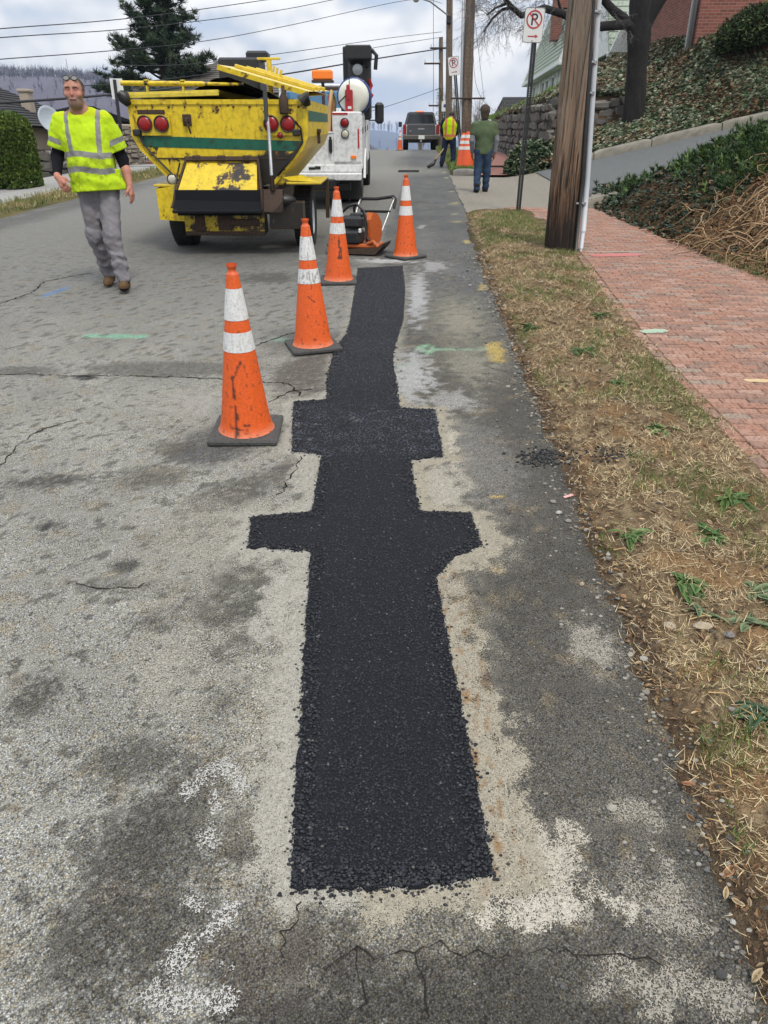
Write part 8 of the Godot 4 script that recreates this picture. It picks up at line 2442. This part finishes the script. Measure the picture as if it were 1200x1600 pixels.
	f.chain([shR.lerp(elR, 0.4), elR, elR.lerp(wrR, 0.82)], [0.06, 0.056, 0.041], 0.02)
	f.chain([shL.lerp(elL, 0.4), elL, elL.lerp(wrL, 0.25)], [0.06, 0.054, 0.05], 0.02)
	f.ripple(func(p): return 0.004 * sin(p.y * 90.0 + 12.0 * p.x) * nz.get_noise_3d(p.x * 6.0, p.y * 6.0, p.z * 6.0))
	var up := f.pieces(func(_p): return "sleeve", func(_p, _k): return Color(0.012, 0.013, 0.018))
	obj("undershirt_sleeves", up["sleeve"], cloth_mat("dark_cloth"), t)
	# trousers
	f = Field.new(Vector3(-0.26, 0.06, -0.32), Vector3(0.28, 1.08, 0.34), 0.0085)
	f.bone(hipc + Vector3(-0.07, 0.03, 0), hipc + Vector3(0.07, 0.03, 0), 0.125, 0.125, 0.05, Vector3(0, 0, 1), 0.88)
	f.chain([hipR, knR, anR + Vector3(0, 0.0, 0)], [0.108, 0.078, 0.066], 0.045)
	f.chain([hipL, knL, anL + Vector3(0, 0.01, 0)], [0.108, 0.08, 0.068], 0.045)
	f.ripple(func(p):
		var y := sm(0.75, 0.2, p.y)
		return 0.012 * nz.get_noise_3d(p.x * 7.0, p.y * 6.0, p.z * 7.0) + 0.01 * nz.get_noise_3d(p.x * 12.0 + p.y * 9.0, p.y * 7.0, p.z * 10.0) + 0.008 * y * sin(p.y * 62.0 + 22.0 * p.x + 4.0 * nz.get_noise_3d(p.x * 6.0, p.y * 4.0, p.z * 6.0)))
	f.clip(Vector3(0, 0.085, 0), Vector3(0, -1, 0))
	var tp := f.pieces(func(_p): return "trousers", func(p, _k):
		var n := nz.get_noise_3d(p.x * 6.0, p.y * 5.0, p.z * 6.0)
		var q := 0.25 * (1.0 + 0.3 * n)
		return Color(q * 1.02, q * 0.97, q * 1.05).lerp(Color(0.12, 0.1, 0.09), 0.4 * sm(0.2, 0.5, n)))
	obj("trousers", tp["trousers"], cloth_mat("trouser_cloth"), t)
	boots(t, [[anR, Vector3(0.05, -0.12, 1.0), 0.0], [anL, Vector3(0.12, 0.12, 1.0), 0.0]], Color(0.14, 0.085, 0.045))

func boots(t: Node3D, feet: Array, c: Color):
	for e in feet:
		var a: Vector3 = e[0]
		var d: Vector3 = Vector3(e[1].x, e[1].y, e[1].z).normalized()
		var f := Field.new(a + Vector3(-0.26, -0.16, -0.3), a + Vector3(0.26, 0.12, 0.3), 0.009)
		f.bone(a + Vector3(0, 0.05, -0.01), a + Vector3(0, -0.04, -0.01), 0.055, 0.048, 0.03)
		f.bone(a + Vector3(0, -0.045, -0.02), a + Vector3(0, -0.05, 0) + d * 0.14, 0.046, 0.042, 0.03)
		f.bone(a + Vector3(0, -0.055, 0) + d * 0.12, a + Vector3(0, -0.058, 0) + d * 0.18, 0.046, 0.036, 0.03)
		f.clip(a + Vector3(0, -0.088, 0), Vector3(0, -1, 0))
		var ay := a.y
		var ps := f.pieces(func(p): return "sole" if p.y < ay - 0.068 + (p - a).dot(d) * d.y else "boot", func(p, k):
			var n := nz.get_noise_3d(p.x * 22.0, p.y * 22.0, p.z * 22.0)
			return Color(0.03, 0.026, 0.022) if k == "sole" else c * (1.0 + 0.5 * n))
		var b := obj("boot", ps["boot"], cloth_mat("boot_leather", 0.8), t)
		if ps.has("sole"): obj("sole", ps["sole"], cloth_mat("boot_leather", 0.8), b)

func back_view_man():
	var t := thing("person", "man in faded green tee over grey sleeves walking away up the apron", "person", W(1.37, 16.85, 0.0))
	t.rotation_degrees.y = 183.0        # local +z is the way he faces: up the street
	# local x: his left is +x when facing +z
	var cell := 0.013
	var hd := Vector3(0.015, 1.52, 0.0)
	var shR := Vector3(-0.2, 1.27, 0); var elR := Vector3(-0.26, 1.0, -0.02); var wrR := Vector3(-0.24, 0.78, 0.02)
	var shL := Vector3(0.2, 1.27, 0); var elL := Vector3(0.255, 1.0, -0.03); var wrL := Vector3(0.23, 0.79, 0.06)
	var f := Field.new(Vector3(-0.36, 0.58, -0.2), Vector3(0.36, 1.68, 0.22), 0.011)
	f.bone(Vector3(0, 1.25, -0.02), hd - Vector3(0, 0.06, 0.02), 0.06, 0.055, 0.03)
	f.bone(hd + Vector3(0, 0.02, -0.01), hd + Vector3(0, 0.02, 0.02), 0.09, 0.085, 0.02, Vector3(1, 0, 0), 0.88)
	f.bone(hd + Vector3(0, -0.03, 0.04), hd + Vector3(0, -0.08, 0.06), 0.06, 0.04, 0.02)
	f.bone(hd + Vector3(0, 0.0, 0.1), hd + Vector3(0, -0.03, 0.115), 0.01, 0.014, 0.01)
	f.chain([shR, elR, wrR], [0.05, 0.04, 0.03])
	f.chain([shL, elL, wrL], [0.05, 0.04, 0.03])
	f.chain([shR, Vector3(0, 1.3, 0), shL], [0.06, 0.07, 0.06])
	hand(f, wrR, Vector3(0.05, -1, 0.1).normalized(), Vector3(1, 0, -0.1).normalized(), Vector3(0.1, 0, 1).normalized(), 0.4, 1.1)
	hand(f, wrL, Vector3(-0.05, -1, 0.1).normalized(), Vector3(-1, 0, -0.1).normalized(), Vector3(-0.1, 0, 1).normalized(), 0.4, 1.1)
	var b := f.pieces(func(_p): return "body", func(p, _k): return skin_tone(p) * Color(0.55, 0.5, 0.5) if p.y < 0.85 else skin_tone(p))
	obj("body", b["body"], M["skin"], t)
	# shoulder-length brown hair under a cap of it
	f = Field.new(hd + Vector3(-0.16, -0.2, -0.18), hd + Vector3(0.16, 0.16, 0.14), 0.012)
	f.bone(hd + Vector3(0, 0.035, -0.015), hd + Vector3(0, 0.03, 0.01), 0.105, 0.095, 0.02)
	f.bone(hd + Vector3(0, 0.0, -0.045), hd + Vector3(0, -0.1, -0.045), 0.09, 0.075, 0.04, Vector3(0, 0, 1), 0.7)
	f.ripple(func(p): return 0.01 * nz.get_noise_3d(p.x * 22.0, p.y * 8.0, p.z * 22.0))
	var h := f.pieces(func(_p): return "hair", func(p, _k): return Color(0.085, 0.062, 0.048) * (1.0 + 0.5 * nz.get_noise_3d(p.x * 40.0, p.y * 6.0, p.z * 40.0)))
	obj("hair", h["hair"], cloth_mat("hair_fibre", 0.7), t)
	f = Field.new(Vector3(-0.38, 0.68, -0.24), Vector3(0.38, 1.42, 0.26), cell)
	f.bone(Vector3(0, 0.8, 0.01), Vector3(0, 1.1, 0.0), 0.185, 0.18, 0.05, Vector3(0, 0, 1), 0.75)
	f.bone(Vector3(-0.08, 1.16, -0.01), Vector3(0.08, 1.16, -0.01), 0.15, 0.15, 0.06, Vector3(0, 0, 1), 0.8)
	f.chain([shR, Vector3(0, 1.3, -0.01), shL], [0.07, 0.085, 0.07], 0.05)
	f.bone(shR, shR.lerp(elR, 0.5), 0.066, 0.07, 0.04)
	f.bone(shL, shL.lerp(elL, 0.5), 0.075, 0.076, 0.04)
	f.ripple(func(p): return 0.008 * nz.get_noise_3d(p.x * 5.0, p.y * 6.0, p.z * 5.0) + 0.005 * sin(p.y * 30.0 + p.x * 14.0) * sm(1.1, 0.8, p.y))
	f.clip(Vector3(0, 0.735, 0), Vector3(0, -1, 0))
	var s := f.pieces(func(_p): return "shirt", func(p, _k):
		var n := nz.get_noise_3d(p.x * 5.0, p.y * 5.0, p.z * 5.0)
		return Color(0.115, 0.155, 0.085) * (1.0 + 0.25 * n))
	obj("shirt", s["shirt"], cloth_mat("green_cloth"), t)
	f = Field.new(Vector3(-0.36, 0.76, -0.14), Vector3(0.36, 1.2, 0.16), cell)
	f.chain([shR.lerp(elR, 0.3), elR, wrR], [0.062, 0.056, 0.044])
	f.chain([shL.lerp(elL, 0.3), elL, wrL], [0.062, 0.056, 0.044])
	f.ripple(func(p): return 0.006 * sin(p.y * 60.0) * nz.get_noise_3d(p.x * 6.0, p.y * 6.0, 2.0))
	s = f.pieces(func(_p): return "sleeve", func(p, _k): return Color(0.24, 0.25, 0.27) * (1.0 + 0.2 * nz.get_noise_3d(p.x * 9.0, p.y * 9.0, p.z * 9.0)))
	obj("grey_sleeves", s["sleeve"], cloth_mat("grey_cloth"), t)
	jeans(t, 0.79, [Vector3(-0.085, 0.78, 0), Vector3(-0.1, 0.42, 0.03), Vector3(-0.1, 0.08, 0.1)], [Vector3(0.085, 0.78, 0), Vector3(0.1, 0.41, 0.0), Vector3(0.115, 0.09, -0.12)], cell, Color(0.045, 0.075, 0.13))
	boots(t, [[Vector3(-0.1, 0.09, 0.1), Vector3(0, 0, 1), 0], [Vector3(0.115, 0.1, -0.12), Vector3(0, -0.1, 1), 0]], Color(0.03, 0.027, 0.025))

func jeans(t: Node3D, top: float, a: Array, b: Array, cell: float, c: Color):
	var f := Field.new(Vector3(-0.3, 0.03, -0.36), Vector3(0.3, top + 0.1, 0.32), cell)
	f.bone(Vector3(-0.06, top, 0), Vector3(0.06, top, 0), 0.12, 0.12, 0.05, Vector3(0, 0, 1), 0.85)
	f.chain(a, [0.105, 0.08, 0.07], 0.04)
	f.chain(b, [0.105, 0.08, 0.07], 0.04)
	f.ripple(func(p): return 0.008 * nz.get_noise_3d(p.x * 7.0, p.y * 8.0, p.z * 7.0) + 0.006 * sm(0.5, 0.15, p.y) * sin(p.y * 55.0 + 15.0 * p.x))
	f.clip(Vector3(0, 0.06, 0), Vector3(0, -1, 0))
	var j := f.pieces(func(_p): return "jeans", func(p, _k):
		var n := nz.get_noise_3d(p.x * 6.0, p.y * 4.0, p.z * 6.0)
		return c * (1.0 + 0.5 * n))
	obj("jeans", j["jeans"], cloth_mat("denim"), t)

func vest_man():
	# bent a little forward over a shovel held towards the road, seen from behind
	var t := thing("person", "stooping worker in yellow and orange vest and jeans, seen from behind", "person", W(0.93, 24.3, 0.02))
	t.rotation_degrees.y = 172.0
	var cell := 0.016
	var hd := Vector3(-0.02, 1.4, 0.2)
	var shR := Vector3(-0.2, 1.2, 0.06); var elR := Vector3(-0.27, 0.98, 0.16); var wrR := Vector3(-0.14, 0.86, 0.34)
	var shL := Vector3(0.19, 1.22, 0.06); var elL := Vector3(0.25, 1.0, 0.1); var wrL := Vector3(0.2, 0.82, 0.28)
	var f := Field.new(Vector3(-0.36, 0.6, -0.15), Vector3(0.36, 1.58, 0.52), cell * 0.85)
	f.bone(Vector3(0, 1.2, 0.06), hd - Vector3(0, 0.05, 0.03), 0.06, 0.055, 0.03)
	f.bone(hd + Vector3(0, 0.02, 0.0), hd + Vector3(0, 0.0, 0.03), 0.092, 0.085, 0.02, Vector3(1, 0, 0), 0.88)
	f.bone(hd + Vector3(0, -0.03, 0.06), hd + Vector3(0, -0.08, 0.08), 0.05, 0.04, 0.02)
	f.chain([shR, elR, wrR], [0.05, 0.04, 0.03])
	f.chain([shL, elL, wrL], [0.05, 0.04, 0.03])
	f.chain([shR, Vector3(0, 1.22, 0.04), shL], [0.06, 0.07, 0.06])
	hand(f, wrR, Vector3(0.4, -0.5, 0.6).normalized(), Vector3(0.5, -0.5, -0.3).normalized(), Vector3(0.6, 0.7, 0.0).normalized(), 1.0, 1.1)
	hand(f, wrL, Vector3(-0.3, -0.6, 0.6).normalized(), Vector3(-0.6, -0.3, -0.3).normalized(), Vector3(-0.5, 0.7, 0.0).normalized(), 1.0, 1.1)
	var h0 := hd
	var b := f.pieces(func(_p): return "body", func(p, _k): return Color(0.03, 0.025, 0.022) if p.y > 1.37 and p.z < h0.z + 0.05 else skin_tone(p))
	obj("body", b["body"], M["skin"], t)
	f = Field.new(Vector3(-0.36, 0.78, -0.18), Vector3(0.36, 1.34, 0.4), cell)
	f.chain([shR, elR, elR.lerp(wrR, 0.85)], [0.066, 0.056, 0.045])
	f.chain([shL, elL, elL.lerp(wrL, 0.85)], [0.066, 0.056, 0.045])
	f.chain([shR, Vector3(0, 1.23, 0.04), shL], [0.07, 0.08, 0.07], 0.05)
	var s := f.pieces(func(_p): return "sleeve", func(_p, _k): return Color(0.025, 0.03, 0.04))
	obj("dark_sleeves", s["sleeve"], cloth_mat("dark_cloth"), t)
	f = Field.new(Vector3(-0.32, 0.68, -0.24), Vector3(0.32, 1.36, 0.28), cell * 0.9)
	f.bone(Vector3(0, 0.82, -0.02), Vector3(0, 1.06, 0.02), 0.19, 0.195, 0.05, Vector3(0, 0, 1), 0.72)
	f.bone(Vector3(-0.07, 1.12, 0.03), Vector3(0.07, 1.12, 0.03), 0.145, 0.145, 0.06, Vector3(0, 0, 1), 0.8)
	f.chain([shR + Vector3(0.05, 0.0, 0), Vector3(0, 1.24, 0.03), shL - Vector3(0.05, 0.0, 0)], [0.07, 0.085, 0.07], 0.05)
	f.ripple(func(p): return 0.008 * nz.get_noise_3d(p.x * 6.0, p.y * 6.0, p.z * 6.0))
	f.clip(Vector3(0, 0.73, 0), Vector3(0, -1, 0))
	s = f.pieces(func(p): return "orange_stripe" if (absf(absf(p.x) - 0.105) < 0.028 and p.y > 0.86) or absf(p.y - 0.85) < 0.03 else ("yellow_trim" if (absf(absf(p.x) - 0.105) < 0.05 and p.y > 0.86) or absf(p.y - 0.85) < 0.055 else "vest"), func(_p, k): return Color(0.62, 0.2, 0.1) if k == "orange_stripe" else Color(0.62, 0.5, 0.03) if k == "yellow_trim" else Color(0.45, 0.75, 0.01) if _p.y > 0.86 else Color(0.62, 0.58, 0.02))
	var v := obj("vest", s["vest"], cloth_mat("hi_vis"), t)
	if s.has("orange_stripe"): obj("reflective_stripe", s["orange_stripe"], cloth_mat("hi_vis"), v)
	if s.has("yellow_trim"): obj("trim", s["yellow_trim"], cloth_mat("hi_vis"), v)
	jeans(t, 0.78, [Vector3(-0.1, 0.76, -0.02), Vector3(-0.13, 0.42, 0.04), Vector3(-0.13, 0.08, 0.02)], [Vector3(0.1, 0.76, -0.02), Vector3(0.16, 0.42, 0.0), Vector3(0.2, 0.08, -0.08)], cell, Color(0.03, 0.04, 0.075))
	boots(t, [[Vector3(-0.13, 0.09, 0.02), Vector3(0, 0, 1), 0], [Vector3(0.2, 0.09, -0.08), Vector3(0.1, 0, 1), 0]], Color(0.02, 0.018, 0.017))
	var sh := thing("shovel", "dark shovel held low over the road by the stooping worker", "shovel", W(0.62, 24.2, 0.0))
	obj("shaft", G.new().smooth().tube([Vector3(0.36, 0.88, -0.28), Vector3(0.1, 0.46, 0.0), Vector3(-0.1, 0.22, 0.1)], 0.02, 7), M["yellow_wood"], sh)
	obj("blade", G.new().smooth().tube([Vector3(-0.08, 0.24, 0.08), Vector3(-0.16, 0.12, 0.14), Vector3(-0.32, 0.03, 0.24)], [0.025, 0.06, 0.05], 8), M["black_metal"], sh)

# ------------------------------------------------------------------ small things on the ground
func weed(x: float, s: float, size: float, n: int, tone: Color, narrow: float, label: String, seed_: int):
	var t := thing("weed", label, "weed", W(x, s, verge_h(x, s) + 0.002), 0.0, "")
	rng.seed = seed_
	for k in n * 2:
		var a := 360.0 * k / n * 2.618 + rr(-15, 15)
		var b := rr(0.75, 1.3)
		var lf := G.new().smooth()
		lf.col = Color(tone.r * b, tone.g * b, tone.b * b)
		var curl := rr(0.1, 0.5)
		var long := size * rr(0.35, 1.0)
		var r := [0.25, 0.7, 1.0, 0.95, 0.6, 0.05]
		lf.put(Transform3D(rot(rr(-20, 20), a + rr(-40, 40), rr(0, 26)).scaled(Vector3.ONE * long), Vector3(rr(-0.035, 0.035), 0, rr(-0.035, 0.035))))
		for q in 5:
			var u := q / 5.0
			var w := (q + 1) / 5.0
			for e in [-1.0, 1.0]:
				lf.quad(Vector3(u, -curl * u * u, 0), Vector3(w, -curl * w * w, 0), Vector3(w, -curl * w * w + 0.06 * r[q + 1], e * r[q + 1] * narrow), Vector3(u, -curl * u * u + 0.06 * r[q], e * r[q] * narrow))
		obj("leaf", lf, M["leafy"], t)

func lump(called: String, label: String, cat: String, x: float, s: float, r: Vector3, c: Color, seed_: int, turn: float):
	var g := G.new()
	g.col = c
	var m := pebble_mesh(seed_)
	var arr := m.surface_get_arrays(0)
	var vs: PackedVector3Array = arr[Mesh.ARRAY_VERTEX]
	var ix: PackedInt32Array = arr[Mesh.ARRAY_INDEX]
	for i in ix: g.v(vs[i] * r)
	tag(obj(called, g, M["rubble"], null, Transform3D(rot(rr(-8, 8), turn, rr(-8, 8)), W(x, s, maxf(verge_h(x, s) if x > 0.7 else 0.0, 0.0) + r.y * 0.55))), label, cat)

func build_small_things():
	rng.seed = 88
	var green := Color(0.085, 0.15, 0.045)
	var grey := Color(0.12, 0.165, 0.085)
	weed(1.02, 2.27, 0.1, 13, green, 0.2, "broad leaved green weed just above the two pale flat stones", 1)
	weed(1.03, 2.12, 0.085, 10, grey, 0.16, "grey green weed touching the larger pale stone", 2)
	weed(1.17, 2.06, 0.1, 11, grey, 0.15, "narrow leaved weed right of the pale flat stones", 3)
	weed(1.06, 1.62, 0.1, 16, Color(0.065, 0.115, 0.06), 0.15, "dark green rosette weed at the right edge, lowest of all", 4)
	weed(1.28, 2.24, 0.11, 12, grey, 0.17, "weed close to the frame's right edge beyond the pale stones", 5)
	weed(0.92, 2.62, 0.09, 9, green, 0.19, "small weed in the bare earth near the road's edge", 6)
	weed(1.24, 2.62, 0.11, 12, green, 0.15, "bushy weed in the middle of the verge near the bottom right", 7)
	weed(1.45, 2.95, 0.12, 12, green, 0.16, "weed beside the brick walk's near end", 8)
	weed(0.96, 5.85, 0.15, 14, Color(0.06, 0.11, 0.03), 0.12, "dark weed tuft opposite the green sprayed circle", 9)
	weed(1.55, 6.2, 0.16, 14, Color(0.07, 0.12, 0.035), 0.12, "dark weed tuft against the bricks halfway up", 10)
	weed(1.22, 5.15, 0.13, 12, Color(0.06, 0.11, 0.035), 0.13, "dark weed low in the straw near the yellow spray mark", 11)
	weed(1.3, 4.5, 0.12, 10, Color(0.075, 0.12, 0.04), 0.14, "flat weed between straw patches, level with the cross piece", 12)
	weed(1.38, 3.75, 0.13, 11, green, 0.14, "weed with sprawling leaves near the green line on the bricks", 13)
	lump("stone", "larger pale flat stone beside the grey green weed", "stone", 1.0, 2.03, Vector3(0.042, 0.014, 0.026), Color(0.45, 0.37, 0.26), 21, 20)
	lump("stone", "smaller pale rounded stone left of the larger flat one", "stone", 0.9, 2.05, Vector3(0.024, 0.014, 0.022), Color(0.43, 0.36, 0.27), 22, 0)
	lump("stone", "grey stone half buried right of the pale flat stone", "stone", 1.06, 1.96, Vector3(0.022, 0.012, 0.018), Color(0.22, 0.21, 0.2), 23, 40)
	lump("pebble", "white pebble sitting alone on the road near the verge", "pebble", 0.66, 2.87, Vector3(0.017, 0.011, 0.014), Color(0.5, 0.48, 0.43), 24, 10)
	lump("pebble", "tan pebble on the dark road edge below the white one", "pebble", 0.655, 2.32, Vector3(0.016, 0.01, 0.012), Color(0.4, 0.32, 0.22), 25, 60)
	lump("pebble", "white pebble beside the pale dusty patch at the road's edge", "pebble", 0.735, 1.92, Vector3(0.012, 0.01, 0.011), Color(0.52, 0.49, 0.42), 26, 15)
	lump("pebble", "largest white pebble by the leaves in the lower right corner", "pebble", 0.735, 1.03, Vector3(0.009, 0.007, 0.008), Color(0.5, 0.49, 0.45), 27, 15)
	lump("pebble", "white pebble in the gutter leaves at the bottom right", "pebble", 0.745, 1.25, Vector3(0.008, 0.006, 0.007), Color(0.52, 0.5, 0.46), 28, 15)
	# crumbs of spilled asphalt
	for q in [[0.68, 3.45, 240, "spilled black asphalt crumbs at the road's edge", 0.07, 0.05], [1.05, 3.42, 130, "black asphalt crumbs scattered in the straw", 0.07, 0.06]]:
		var where := []
		for k in q[2]:
			var x: float = q[0] + rng.randfn(0, q[4])
			var s: float = q[1] + rng.randfn(0, q[5])
			var r := rr(0.003, 0.009)
			where.append(Transform3D(rot(rr(0, 360), rr(0, 360), 0).scaled(Vector3(r * 1.2, r, r)), W(x, s, maxf(verge_h(x, s), 0.0) + r * 0.5)))
		var o := many("asphalt_crumbs", pebble_mesh(6), M["hot_stone"], where, where.map(func(_w): return Color(0.014, 0.0145, 0.016)), null, q[3], "asphalt crumbs")
	# a scrap of pink paper
	tag(obj("paper_scrap", G.new().box(Vector3.ZERO, Vector3(0.055, 0.004, 0.016), 0.001, rot(4, 25, 6)), mat("pink_paper", lin(0.55, 0.3, 0.27), 0.8), null, Transform3D(Basis(), W(0.735, 3.03, 0.006))), "scrap of pink paper at the edge of the road", "litter")
	# dead leaves lying at the road's edge, low on the right
	for q in [[0.765, 1.13, 0.045, 30, Color(0.38, 0.2, 0.1), "russet curled leaf in the gutter at the lower right"], [0.752, 1.075, 0.03, 70, Color(0.42, 0.32, 0.18), "pale tan leaf just below the russet leaf"], [0.742, 0.9, 0.035, 40, Color(0.4, 0.31, 0.19), "tan leaf at the very bottom right"], [0.755, 1.4, 0.04, -35, Color(0.36, 0.18, 0.09), "long reddish leaf where the road's edge meets the straw"]]:
		tag(obj("fallen_leaf", leaf_mesh(0.35, 0.45), _leaf_mat(q[4]), null, Transform3D(rot(6, q[3], 8).scaled(Vector3.ONE * q[2]), W(q[0] - 0.02, q[1], 0.012))), q[5], "leaf")

func _leaf_mat(c: Color) -> StandardMaterial3D:
	return mat("dead_leaf", lin(c.r, c.g, c.b), 0.85)
